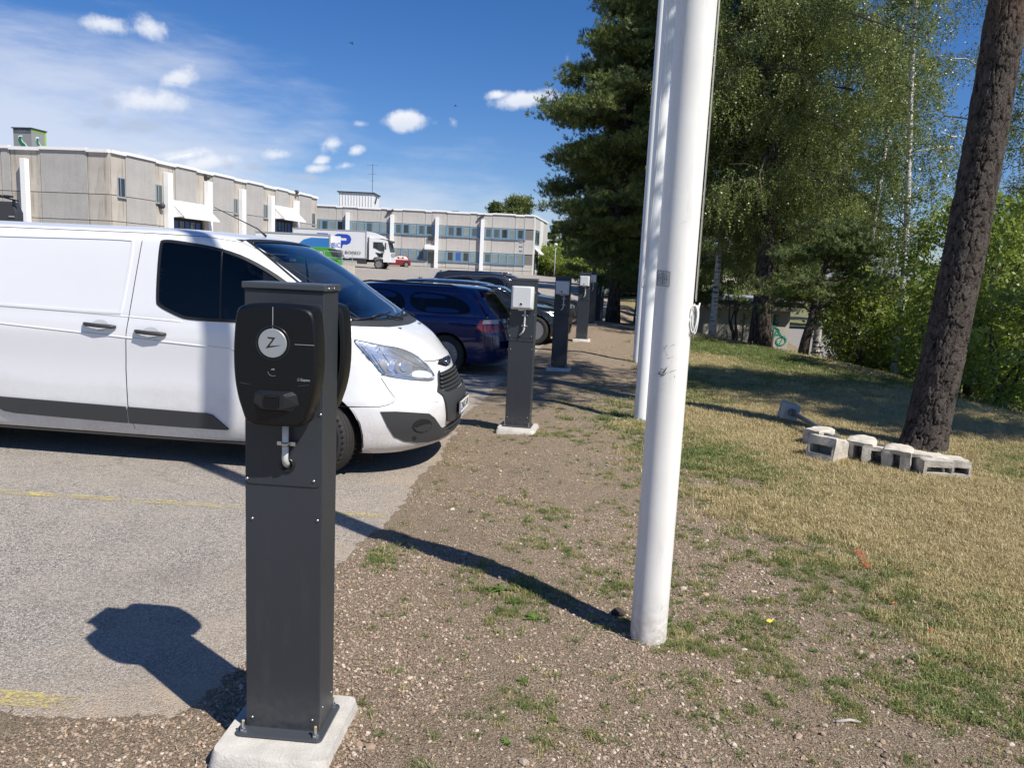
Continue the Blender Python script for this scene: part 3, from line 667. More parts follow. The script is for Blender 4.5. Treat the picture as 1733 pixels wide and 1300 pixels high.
def charger(t, y0, sgn, xo=.018, zc=1.425):
    if sgn < 0: xo = .012
    half = [(0, .203), (.06, .2015), (.105, .197), (.127, .188), (.1375, .168), (.1425, .12), (.1465, .06), (.1465, .0), (.142, -.06), (.131, -.115), (.116, -.158), (.108, -.182), (.095, -.197), (.06, -.2015)]
    half = [(x * .925, z * .965 - .007) for x, z in half]
    ol = half + [(0, -.2024)] + [(-x, z) for x, z in half[:0:-1]]
    ol = chaikin(ol, 1); n = len(ol); mb = MB()
    layers = [(.90, 0), (.93, .018), (.985, .022), (1, .03), (1, .088), (.992, .098), (.972, .106), (.94, .110), (.5, .1135)]
    for s, d_ in layers: mb.v += [(xo + x * s, sgn * (y0 + d_), zc + z * s) for x, z in ol]
    for k in range(len(layers) - 1):
        q = [(k * n + i, k * n + (i + 1) % n, (k + 1) * n + (i + 1) % n, (k + 1) * n + i) for i in range(n)]
        mb.f += q; mb.m += [0] * n
    mb.f.append(tuple((len(layers) - 1) * n + i for i in range(n))); mb.m.append(0)
    if sgn > 0: mb.f = [tuple(reversed(f)) for f in mb.f]
    mb.f = [tuple(reversed(f)) for f in mb.f]
    u = mb.build('charger_unit', M_blk, t, auto=24)
    yf = sgn * (y0 + .1115)
    def Fp(x, z, e=0): return (xo + x, yf + sgn * e, zc + z)
    ez = (0, sgn, 0); ex = (1, 0, 0)
    if sgn > 0: return u
    # panel joints; the two straight ones pale grey, painting the highlight they catch
    MB().box(Fp(-.004, .145, .0008), (.0016, .0022, .068)).build('panel_joint', M_print, u)
    MB().box(Fp(.088, .066, .0008), (.080, .0022, .0014)).build('panel_joint', M_print, u)
    pts = [Fp(-.112 + .224 * k / 16, -.064 - .010 * math.sin(math.pi * (k / 16)) + .004 * (k / 16), .0005) for k in range(17)]
    MB().tube(pts, .0007, 5).build('panel_joint', M_anth2, u)
    pts = [Fp(x, z, -.004) for x, z in ((.054, .173), (.09, .169), (.109, .161), (.118, .144), (.122, .10), (.125, .05))]
    MB().tube(pts, .0011, 5).build('edge_highlight', M_anth2, u, smooth=True)  # thin paler line that paints the highlight along the upper right edge
    # round badge
    c_ = Fp(-.004, .066, .0)
    MB().lathe([(.0555, -.002), (.0555, .002), (.0535, .0035), (.0515, .002), (.0500, .0005), (.0475, .001)], c_, (0, -1, 0), 48).build('badge_ring', M_blk2, u, smooth=True)
    MB().lathe([(.0455, 0), (.0455, .0045), (.0438, .0058), (0, .0058)], c_, (0, -1, 0), 48).build('badge', M_silver, u, auto=30)
    z_ = [(-.0150, .0195), (.0105, .0185), (-.0085, -.0085), (.0300, -.0040), (.004, -.0105), (-.0205, -.0160), (.0020, .0140), (-.0125, .0155)]
    q = Fp(-.004, .066, .0066); zz = MB(); zz.add([(q[0] + x, q[1], q[2] + z) for x, z in z_], [(0, 1, 6, 7), (1, 2, 5, 6), (2, 3, 4, 5)]).build('emblem', M_hole, u)
    # contactless mark
    for rr_, a0, a1 in ((.0165, 190, 300), (.0042, 40, 150), (.0065, 35, 150)):
        MB().tube([Fp(-.003 + rr_ * math.cos(R(a0 + (a1 - a0) * k / 10)), -.021 + rr_ * math.sin(R(a0 + (a1 - a0) * k / 10)), .0016) for k in range(11)], .0007 if rr_ > .01 else .0010, 5).build('contactless_mark', M_print, u)
    MB().lathe([(.0016, 0), (0, .001)], Fp(.010, -.004, .0005), (0, -1, 0), 8).build('contactless_mark', M_boxg, u)
    ring_ = [Fp(.076 + .0052 * math.cos(R(20 * k)), -.0445 + .0052 * math.sin(R(20 * k)), .0008) for k in range(19)]
    MB().tube(ring_, .0006, 5).build('contactless_mark', M_print, u)
    text('z', .0065, M_print, u, Fp(.076, -.0445, .001), (R(90), 0, 0))
    text('Zaptec', .0112, M_print, u, Fp(.0845, -.045, .001), (R(90), 0, 0), align='LEFT')
    # socket: sloping cowl with a hinged lid
    cw = MB(); a = [(-.052, -.083), (.062, -.083), (.075, -.094), (.080, -.125), (.055, -.150), (-.045, -.150), (-.068, -.125), (-.064, -.094)]
    b_ = [(-.030, -.093), (.036, -.093), (.040, -.10), (.038, -.136), (.030, -.142), (-.024, -.142), (-.032, -.136), (-.034, -.10)]
    n = 8; cw.v = [Fp(x, z, 0) for x, z in a] + [Fp(x, z, .017) for x, z in b_]
    cw.f = [(i, (i + 1) % n, n + (i + 1) % n, n + i) for i in range(n)] + [tuple(range(n, 2 * n))]; cw.m = [0] * (n + 1)
    cw.build('socket_cowl', M_blk2, u, bevel=.003)
    MB().prism(rrect(.046, .042, .006), Fp(-.001, -.116, .0245), ex, (0, 0, 1), (0, -1, 0), .010).build('socket_lid', M_blk, u, bevel=.002)
    MB().box(Fp(-.001, -.098, .0255), (.034, .004, .005)).build('lid_hinge', M_blk2, u, bevel=.001)
    return u
def conduit_to(t, x, z0, x1, z1, yf, r=.0105, clamps=()):
    pts = [(x, yf - .028, z0), (x, yf - .028, z0 - .07)]
    zb = z1 + .05
    pts += [(x + (x1 - x) * s, yf - .028 + .030 * max(0, s - .55) / .45, zb + .05 - (zb + .05 - z1) * q) for s, q in ((.05, .3), (.18, .52), (.4, .72), (.7, .88), (1, 1.0))]
    c = MB().tube(pts, r, 14).build('conduit', M_conduit, t, smooth=True)
    for zc_ in clamps:
        MB().box((x, yf - .020, zc_), (.062, .004, .014)).build('clamp', M_zinc, c, bevel=.001)
        MB().lathe([(.0135, -.007), (.0135, .007)], (x, yf - .028, zc_), (0, 0, 1), 14).build('clamp', M_zinc, c, smooth=True)
    return c

t = empty('charging_post', (-.746, 2.581, 0), R(-4)); tag(t, 'tall anthracite charging post nearest the camera with a black shield-shaped charger and round silver badge', 'charging post')
post_core(t); post_base(t)
charger(t, .081, -1); charger(t, .081, 1)
conduit_to(t, .018, 1.235, .014, 1.072, -.081, clamps=(1.15,))
MB().lathe([(.026, 0), (.0255, .004), (.019, .006), (.0185, .001)], (.014, -.082, 1.072), (0, -1, 0), 28).build('cable_grommet', M_blk2, t, smooth=True)
MB().lathe([(.0187, 0), (0, .0003)], (.014, -.0822, 1.072), (0, -1, 0), 20).build('cable_hole', M_hole, t)

def wallbox(t, z0=1.30, z1=1.54, w=.232):
    yf = -.081; mb = MB(); zc = (z0 + z1) / 2; h = z1 - z0
    A = rrect(w, h, .014, 3); n = len(A)
    lay = [(1, 1, 0, 0), (1, 1, .05, 0), (.97, .98, .066, 0), (.80, .86, .098, .006), (.78, .84, .100, .006)]
    for sx_, sz_, d_, dz in lay: mb.v += [(x * sx_, yf - d_, zc + z * sz_ + dz) for x, z in A]
    for k in range(len(lay) - 1): mb.f += [((k + 1) * n + i, (k + 1) * n + (i + 1) % n, k * n + (i + 1) % n, k * n + i) for i in range(n)]; mb.m += [0] * n
    mb.f.append(tuple((len(lay) - 1) * n + i for i in range(n - 1, -1, -1))); mb.m.append(0)
    b_ = mb.build('socket_box', M_boxg, t, auto=25)
    MB().lathe([(.019, 0), (.019, .004), (.015, .005), (.013, .001)], (-.006, yf - .099, z0 + .057), (0, -1, 0), 20).build('socket_ring', M_conduit, b_, smooth=True)
    MB().lathe([(.014, 0), (0, .0004)], (-.006, yf - .1005, z0 + .057), (0, -1, 0), 16).build('socket_hole', M_hole, b_)
    MB().box((-.008, yf - .04, z0 - .006), (.06, .03, .012)).build('cable_gland', M_boxg, b_, bevel=.002)
t2 = empty('charging_post', (.086, 8.13, 0), R(-8.6))
t2.location.z = float(H(np.array(.086), np.array(8.13)))
tag(t2, 'dark post with a light grey socket box, just right of the white van', 'charging post', 'dark posts with small socket boxes beyond the van')
post_core(t2, z0=.05, z1=1.60); post_base(t2, .05, .40, .40)
wallbox(t2); conduit_to(t2, .032, 1.30, -.02, 1.03, -.081, .009, (1.24, 1.13))
MB().lathe([(.02, 0), (.02, .002), (0, .0022)], (-.022, -.0846, 1.03), (0, -1, 0), 18).build('cable_hole', M_hole, t2)
MB().box((0, -.0792, .965), (.258, .002, .006)).build('panel_joint', M_hole, t2)
for i, (x, y, lab) in enumerate(((.80, 13.32, 'dark post whose grey socket box stands in shade, third in the row'), (1.615, 18.45, 'dark post with sunlit socket box on a pale footing, fourth in the row'),
                    (2.31, 23.7, 'dark post with sunlit socket box just behind the fourth post'), (3.03, 28.8, 'shaded dark post with small grey box, second from the far end of the row'), (3.72, 34., 'farthest and smallest of the dark posts, deep in tree shade'))):
    c = copy_tree(t2); c.location = (x, y, float(H(np.array(x), np.array(y)))); tag(c, lab)

# ================================================================== FLAGPOLES
M_pole = mat('white lacquered pole', (.76, .745, .71), .38, var=.05, vscale=2.5, coat=.15, bump=.0006, bscale=8)
M_pole2 = mat('white pole', (.78, .79, .79), .35, coat=.2)
M_rope = mat('white cord', (.75, .74, .70), .8, bump=.001, bscale=400)
M_scuff = mat('scuff', (.09, .08, .075), .9)
M_scuff2 = mat('light scuff', (.42, .40, .38), .8)
grime(M_pole, .0, .30, (.34, .28, .21), .75); grime(M_anth, .10, .30, (.22, .20, .17), .16)
def pole_hit(px, py, cx_, cy_, r, e=.0008):
    d = ray(px, py); a = d.x ** 2 + d.y ** 2; b_ = -2 * (d.x * cx_ + d.y * cy_); c = cx_ ** 2 + cy_ ** 2 - (r + e) ** 2
    t_ = (-b_ - math.sqrt(max(0, b_ * b_ - 4 * a * c))) / (2 * a); return EYE + d * t_
def flagpole(x, y, r, label, m, h=11.5):
    t = empty('flagpole', (x, y, float(base_h(np.array(x), np.array(y))))); tag(t, label, 'flagpole', 'tall white flagpoles')
    MB().lathe([(r, -.3), (r, 0), (r * .995, 3), (r * .9, 6), (r * .55, h), (r * .5, h + .05)], (0, 0, 0), (0, 0, 1), 64).build('shaft', m, t, auto=30)
    k = MB(); k.lathe([(.0, -.02), (r * .75, -.02), (r * .75, .03), (.03, .06), (0, .06)], (0, 0, h + .07), (0, 0, 1), 20); k.build('truck_cap', m, t, smooth=True)
    return t
p1_ = flagpole(.713, 3.50, .0865, 'nearest white flagpole with scuff marks and a coiled cord, standing in the gravel', M_pole)
C1 = (.713, 3.50, .0865)
def ribbon(ptl, w, m, name='scuff_mark', C=C1, e=.0012):
    vs = []; r_ = random.Random(len(ptl) + int(ptl[0][0]))
    for i, (a, b_) in enumerate(ptl):
        ww = w * (r_.uniform(.3, 1.) if 0 < i < len(ptl) - 1 else .15)
        for s in (-1, 1): vs.append(pole_hit(a + s * ww * .3, b_ + s * ww, *C, e=e) - Vector((C[0], C[1], 0)))
    return MB().add(vs, [(2 * i, 2 * i + 1, 2 * i + 3, 2 * i + 2) for i in range(len(ptl) - 1)]).build(name, m, p1_)
for pts, w in ([[(1113, 628), (1116, 632), (1121, 634)], 1.6], [[(1114, 634), (1118, 628), (1122, 632), (1126, 626), (1129, 621)], 1.5], [[(1117, 626), (1121, 624), (1124, 630), (1128, 632)], 1.0], [[(1112, 631), (1119, 636), (1125, 634), (1128, 630)], 1.0], [[(1121, 629), (1124, 624)], 1.6], [[(1140, 633), (1142, 637), (1141, 639)], 1.2], [[(1121, 586), (1125, 590), (1127, 586), (1130, 584)], .8],
               [[(1123, 590), (1127, 592)], 1.0], [[(1130, 621), (1132, 619)], .7]): ribbon(pts, w, M_scuff)
for pts, w in ([[(1128, 632), (1138, 628), (1145, 626)], .7], [[(1122, 590), (1130, 600), (1128, 602)], 1.6], [[(1118, 608), (1132, 606), (1142, 603)], .5], [[(1132, 588), (1140, 583), (1143, 584)], .7], [[(1120, 651), (1128, 648)], .8], [[(1106, 634), (1114, 633)], .9], [[(1135, 612), (1147, 606)], .5], [[(1162, 1010), (1164, 1000)], 1.5] if False else [[(1119, 660), (1126, 658)], .6], [[(1118, 1034), (1122, 1026)], 2.5], [[(1139, 434), (1147, 455), (1155, 470), (1160, 500)], .35], [[(1150, 378), (1158, 376), (1163, 375)], .5]): ribbon(pts, w, M_scuff2)
# aiming-mark sticker
M_stk = mat('faded sticker', (.50, .50, .49), .6, var=.15, vscale=120)
def cylpatch(x0, y0, x1, y1, m, name, e=.0009, nx=5, ny=4, sl=2.5):
    vs = [pole_hit(x0 + (x1 - x0) * i / nx - (y0 + (y1 - y0) * j / ny - y0) * .06, y0 + (y1 - y0) * j / ny + sl * i / nx, *C1, e=e) - Vector((C1[0], C1[1], 0)) for j in range(ny + 1) for i in range(nx + 1)]
    return MB().add(vs, [(j * (nx + 1) + i, j * (nx + 1) + i + 1, (j + 1) * (nx + 1) + i + 1, (j + 1) * (nx + 1) + i) for j in range(ny) for i in range(nx)]).build(name, m, p1_)
stk = cylpatch(1112.5, 457, 1134.5, 483, M_stk, 'sticker')
M_ink = mat('sticker ink', (.2, .2, .21), .7)
def arc(rx, ry, w): ribbon([(1121.5 + rx * math.cos(R(a)), 471.5 + ry * math.sin(R(a))) for a in range(0, 361, 30)], w, M_ink, 'sticker_print', e=.0016)
def cyl_line(a, b_, w): 
    vs = []
    dx_, dy_ = b_[0] - a[0], b_[1] - a[1]; l_ = math.hypot(dx_, dy_); nx_, ny_ = -dy_ / l_ * w, dx_ / l_ * w
    for k in range(7):
        x_, y_ = a[0] + dx_ * k / 6, a[1] + dy_ * k / 6
        for s in (-1, 1): vs.append(pole_hit(x_ + s * nx_, y_ + s * ny_, *C1, e=.0018) - Vector((C1[0], C1[1], 0)))
    return vs, [(2 * i, 2 * i + 1, 2 * i + 3, 2 * i + 2) for i in range(6)]
mk = MB()
for k in range(24):
    for rx, ry in ((7., 8.2), (3.6, 4.2)):
        a0, a1 = R(15 * k), R(15 * (k + 1)); mk.add(*cyl_line((1121.5 + rx * math.cos(a0), 471.5 + ry * math.sin(a0)), (1121.5 + rx * math.cos(a1), 471.5 + ry * math.sin(a1)), .35))
for a, b_ in (((1113, 470.5), (1131, 472.5)), ((1122, 460), (1121, 482)), ((1112.8, 457.4), (1134, 460)), ((1134, 460), (1132.3, 485)), ((1111.5, 483), (1132.3, 485)), ((1112.8, 457.4), (1111.5, 483))): mk.add(*cyl_line(a, b_, .4))
mk.build('sticker_print', M_ink, p1_)
# halyard: two cords down the right of the shaft to a cleat, spare coiled round it
def P1l(px, py, off=.012):
    z = (EYE + ray(px, py) * (3.46 / ray(px, py).y)); return z - Vector((C1[0], C1[1], 0))
hx = .0865
cz = P1l(1163, 525).z
cx1 = hx + .003
rope = MB()
rope.tube([(cx1 * .98, -.02, 9), (cx1, -.022, 4), (cx1 + .003, -.024, cz + .05)], .0032, 6)
rope.tube([(cx1 * .9, -.03, 9), (cx1 * .93, -.034, 4), (cx1 + .004, -.030, cz + .04)], .0032, 6)
for k in range(7):
    a = .013 + .003 * (k % 4); ln = .050 + .014 * ((k * 37) % 5) / 4; ox = cx1 + .004 - .006 * ((k * 13) % 4)
    rope.tube([(ox + a * math.sin(R(q)) * (.8 + .2 * math.cos(R(q))), -.034 - .0045 * k, cz - ln + ln * math.cos(R(q)) * 1.05 + .02) for q in range(0, 361, 20)], .0031, 6, cap=False)
rope.tube([(cx1 - .006, -.05, cz + .03), (cx1 - .03, -.062, cz - .05), (cx1 - .047, -.068, cz - .13), (cx1 - .052, -.066, cz - .155), (cx1 - .043, -.064, cz - .165), (cx1 - .033, -.06, cz - .14), (cx1 - .02, -.055, cz - .05), (cx1 - .006, -.045, cz + .01)], .0034, 6)
rope.build('halyard', M_rope, p1_, smooth=True)
MB().tube([(cx1 + .022, -.03, cz + .035), (cx1 + .014, -.03, cz), (cx1 + .014, -.03, cz - .07), (cx1 + .006, -.03, cz - .12)], [.003, .006, .006, .003], 8).build('cleat', M_boxg, p1_, smooth=True)
p2_ = flagpole(1.571, 9.12, .0865, 'second white flagpole with a bolted foot, half hidden behind the nearest pole', M_pole2)
MB().lathe([(.135, .0), (.135, .022), (.1, .03), (.092, .05)], (0, 0, .0), (0, 0, 1), 32).build('foot_flange', M_boxg, p2_, auto=30)
for a in (200, 250, 320): MB().lathe([(.016, 0), (.016, .016), (.006, .018), (.006, .03), (0, .03)], (.118 * math.cos(R(a)), .118 * math.sin(R(a)), .022), (0, 0, 1), 6).build('anchor_bolt', M_zinc, p2_)
q = P1l(1083, 480)
MB().tube([(-.088 , -.05, 1.86), (-.094, -.07, 1.80), (-.112, -.07, 1.69), (-.118, -.065, 1.64), (-.105, -.06, 1.62), (-.092, -.06, 1.66), (-.084, -.055, 1.75), (-.083, -.05, 1.84)], .004, 6).build('halyard_loop', M_rope, p2_, smooth=True)
MB().tube([(-.05, -.085, 9), (-.055, -.085, 3.2), (-.085, -.052, 1.86)], .0032, 6).build('halyard', M_rope, p2_, smooth=True)
MB().tube([(.02, -.10, 9), (-.01, -.098, 4.0), (-.06, -.09, 2.4), (-.086, -.052, 1.86)], .0032, 6).build('halyard', M_rope, p2_, smooth=True)
p3_ = flagpole(2.475, 15.3, .0865, 'third white flagpole, farthest away and in shade, a sliver left of the second', M_pole2)

# ================================================================== CONCRETE FEET ON THE LAWN
def Hz(x, y): return float(H(np.array(float(x)), np.array(float(y))))
def footing(px, py, w, h, dep, rz, tilt, label, slot='v', gap=.30, roll=0.):
    """cast foot: rounded back, flat front with a deep slot; front faces local -y"""
    p = atZ(px, py, .02); n = 12
    out_ = [(w / 2, 0), (w / 2, dep - w * .5)] + [(w / 2 * math.cos(R(180 * k / n)), dep - w / 2 + w / 2 * math.sin(R(180 * k / n))) for k in range(1, n)] + [(-w / 2, dep - w * .5), (-w / 2, 0)]
    m = len(out_); c_ = .012; mb = MB()
    for s_, z in ((1 - 2 * c_ / w, 0), (1, c_), (1, h - c_), (1 - 2 * c_ / w, h)): mb.v += [(x * s_, c_ * (s_ < 1) + y * (s_ if s_ < 1 else 1), z) for x, y in out_]
    for k in range(3): mb.f += [(k * m + i, k * m + i + 1, (k + 1) * m + i + 1, (k + 1) * m + i) for i in range(m - 1)]
    mb.f += [tuple(range(m - 1, -1, -1)), tuple(3 * m + i for i in range(m))]
    x0, x1, z0, z1 = (-w * gap / 2, w * gap / 2, .0, h * .84) if slot == 'v' else (-w * gap / 2, w * gap / 2, h * .10, h * .93)
    q = len(mb.v); W2 = w / 2 - .0; iy = dep * .62
    mb.v += [(-W2, 0, 0), (W2, 0, 0), (W2, 0, h), (-W2, 0, h), (x0, 0, z0), (x1, 0, z0), (x1, 0, z1), (x0, 0, z1), (x0 * .8, iy, z0), (x1 * .8, iy, z0), (x1 * .8, iy, z1 * .95), (x0 * .8, iy, z1 * .95)]
    mb.f += [tuple(q + i for i in f) for f in ((0, 4, 7, 3), (1, 2, 6, 5), (3, 7, 6, 2), (0, 1, 5, 4), (4, 8, 11, 7), (5, 6, 10, 9), (7, 11, 10, 6), (4, 5, 9, 8), (8, 9, 10, 11))]; mb.m = [0] * len(mb.f)
    bmm = bmesh.new(); vs = [bmm.verts.new(v_) for v_ in mb.v]
    for f in mb.f:
        try: bmm.faces.new([vs[i] for i in f])
        except ValueError: pass
    bmesh.ops.remove_doubles(bmm, verts=bmm.verts, dist=.0005)
    bmesh.ops.triangulate(bmm, faces=[f for f in bmm.faces if len(f.verts) > 4])
    for _ in range(2): bmesh.ops.subdivide_edges(bmm, edges=[e for e in bmm.edges if e.calc_length() > .045], cuts=1, use_grid_fill=True)
    bmesh.ops.recalc_face_normals(bmm, faces=bmm.faces)
    for v_ in bmm.verts: v_.co += mnoise.noise_vector(v_.co * 16 + Vector((px, 0, 0))) * .009 + mnoise.noise_vector(v_.co * 50 + Vector((px, 5, 0))) * .003
    if slot == 'h':
        bmesh.ops.transform(bmm, matrix=Matrix.Translation((-h / 2, 0, w / 2)) @ Matrix.Rotation(R(90), 4, 'Y'), verts=bmm.verts)
    bmm.verts.index_update(); m2 = MB(); m2.add([v_.co.copy() for v_ in bmm.verts], [tuple(v_.index for v_ in f.verts) for f in bmm.faces]); bmm.free()
    o = m2.build('concrete_foot', M_conc_old, auto=45)
    o.rotation_euler = (R(tilt), R(roll), R(rz)); o.location = (p.x, p.y, Hz(p.x, p.y) - .012)
    return tag(o, label, 'concrete foot', 'concrete post feet lying by the pine')
footing(1370, 759, .20, .20, .34, -58, 2, 'leftmost concrete foot, mostly behind the big one with the level slot', 'v', .30)
footing(1384, 783, .26, .28, .36, -48, -9, 'big rounded concrete foot with a level slot at the left end of the row', 'h', .34)
footing(1450, 783, .27, .21, .30, -38, 7, 'concrete foot with an upright slot right beside the big rounded one', 'v', .30)
footing(1482, 792, .27, .20, .30, -24, -6, 'concrete foot with a wide dark upright slot in the middle of the row', 'v', .40)
footing(1514, 799, .25, .21, .30, -34, 5, 'concrete foot just left of the deep dark gap in the row', 'v', .26)
footing(1548, 804, .25, .20, .34, -27, -4, 'concrete foot with its slot in shade, left of the two flat ones', 'v', .34)
footing(1586, 811, .18, .27, .36, -4, 4, 'flat concrete foot with a level slot, second from the right end', 'h', .30)
footing(1617, 813, .19, .24, .42, -14, -3, 'rightmost flat concrete foot in front of the pine trunk', 'h', .30)
M_greyp = mat('grey painted steel', (.10, .115, .13), .45)
M_greyb = mat('grey cable box', (.30, .35, .36), .5)
a = atZ(1337, 722, .02); b_ = atZ(1440, 768, .06); ln_ = (b_ - a).length
t = empty('fallen_bollard', (a.x, a.y, Hz(a.x, a.y)), -math.atan2(b_.x - a.x, b_.y - a.y)); tag(t, 'grey steel post with a square box on its end, lying tilted on the shaded grass', 'fallen post')
MB().tube([(0, .03, .17), (0, ln_, .10)], .030, 14).build('tube', M_greyp, t, smooth=True)
MB().box((0, -.06, .165), (.20, .12, .20), rot=Matrix.Rotation(R(-12), 3, 'Y')).build('box_housing', M_greyb, t, bevel=.012)
MB().box((0, -.128, .165), (.215, .02, .215), rot=Matrix.Rotation(R(-12), 3, 'Y')).build('box_cover', M_greyb, t, bevel=.008)
MB().lathe([(.045, 0), (.045, .06), (.032, .07)], (0, .0, .168), (0, 1, -.06), 14).build('socket', M_greyp, t, smooth=True)
for (x0, y0), (x1, y1), lab in (((1398, 735), (1436, 756), 'short dark grey steel post lying behind the left concrete feet'), ((1440, 746), (1500, 768), 'grey steel post lying behind the middle concrete feet'), ((1482, 752), (1580, 778), 'grey steel post lying between the feet and the pine trunk')):
    p = atZ(x0, y0, .2); q = atZ(x1, y1, .17); z_ = Hz(p.x, p.y)
    o = MB().bar(Vector((0, 0, .15)), Vector((q.x - p.x, q.y - p.y, .13)), .055, .055).build('steel_post', M_greyp, bevel=.005); o.location = (p.x, p.y, z_); tag(o, lab, 'steel post')
# ================================================================== VEHICLES
M_van = mat('white van paint', (.74, .75, .765), .22, coat=.6, var=.015, vscale=1.2)
M_trim = mat('dark grey bumper plastic', (.038, .040, .043), .48, bump=.0004, bscale=700)
M_rub = mat('rubber seal', (.012, .012, .013), .5)
M_tyre = mat('tyre rubber', (.022, .021, .020), .8, var=.2, vscale=40)
M_rim = mat('alloy wheel', (.42, .43, .45), .3, metal=.8)
M_rimst = mat('steel wheel', (.25, .25, .26), .45, metal=.5)
M_dark = mat('dark cavity', (.006, .006, .007), .8)
M_int = mat('cabin grey', (.045, .048, .055), .8)
M_seat = mat('seat cloth', (.05, .055, .065), .9)
M_chrome = mat('chrome', (.75, .75, .76), .12, metal=1.)
M_lensd = mat('headlamp reflector', (.66, .67, .68), .24, metal=.85, bump=.003, bscale=26)
M_lens = glassmat('clear lens', (.94, .95, .97), 1.45)
M_red = mat('red lamp', (.35, .01, .012), .15, coat=1.)
M_gside = glassmat('van side glass', (.16, .18, .20), 1.42)
M_gwind = glassmat('windscreen glass', (.42, .52, .62), 1.6)
M_gcar = mat('dark tinted glass', (.004, .005, .007), .05, spec=.35)
M_platem = mat('white number plate', (.75, .75, .72), .4)
M_pblue = mat('plate blue', (.02, .06, .35), .4)
M_ink2 = mat('black lettering', (.01, .01, .01), .5)

def outline(Xf, Xr, w, cf, cr, ef, er, nc=15, nsd=46):
    P_ = []
    for k in range(nc):
        a = math.pi / 2 * (1 - k / nc); P_.append((Xr + cr - cr * math.sin(a) ** (2 / er), -w * math.cos(a) ** (2 / er)))
    for k in range(nsd + 1): P_.append((Xr + cr + (Xf - cf - Xr - cr) * k / nsd, -w))
    for k in range(1, nc + 1):
        a = math.pi / 2 * k / nc; P_.append((Xf - cf + cf * math.sin(a) ** (2 / ef), -w * math.cos(a) ** (2 / ef)))
    P_[0] = (Xr, 0.); P_[-1] = (Xf, 0.)
    return P_ + [(x, -y) for x, y in P_[-2:0:-1]]
def interp_levels(keys, sub=5):
    K = np.array(keys, float); out_ = []
    for i in range(len(K) - 1):
        p0, p1, p2, p3 = K[max(i - 1, 0)], K[i], K[i + 1], K[min(i + 2, len(K) - 1)]
        for s in range(sub):
            t_ = s / sub; m1 = (p2 - p0) / 2; m2 = (p3 - p1) / 2
            # limited tangents so that thin levels do not overshoot
            d_ = p2 - p1; m1 = np.where(m1 * d_ <= 0, 0, np.sign(d_) * np.minimum(abs(m1), 2.2 * abs(d_))); m2 = np.where(m2 * d_ <= 0, 0, np.sign(d_) * np.minimum(abs(m2), 2.2 * abs(d_)))
            out_.append((2 * t_ ** 3 - 3 * t_ ** 2 + 1) * p1 + (t_ ** 3 - 2 * t_ ** 2 + t_) * m1 + (-2 * t_ ** 3 + 3 * t_ ** 2) * p2 + (t_ ** 3 - t_ ** 2) * m2)
    out_.append(K[-1]); return out_
def in_poly(x, z, poly):
    c = False; n = len(poly); j = n - 1
    for i in range(n):
        if (poly[i][1] > z) != (poly[j][1] > z) and x < (poly[j][0] - poly[i][0]) * (z - poly[i][1]) / (poly[j][1] - poly[i][1]) + poly[i][0]: c = not c
        j = i
    return c
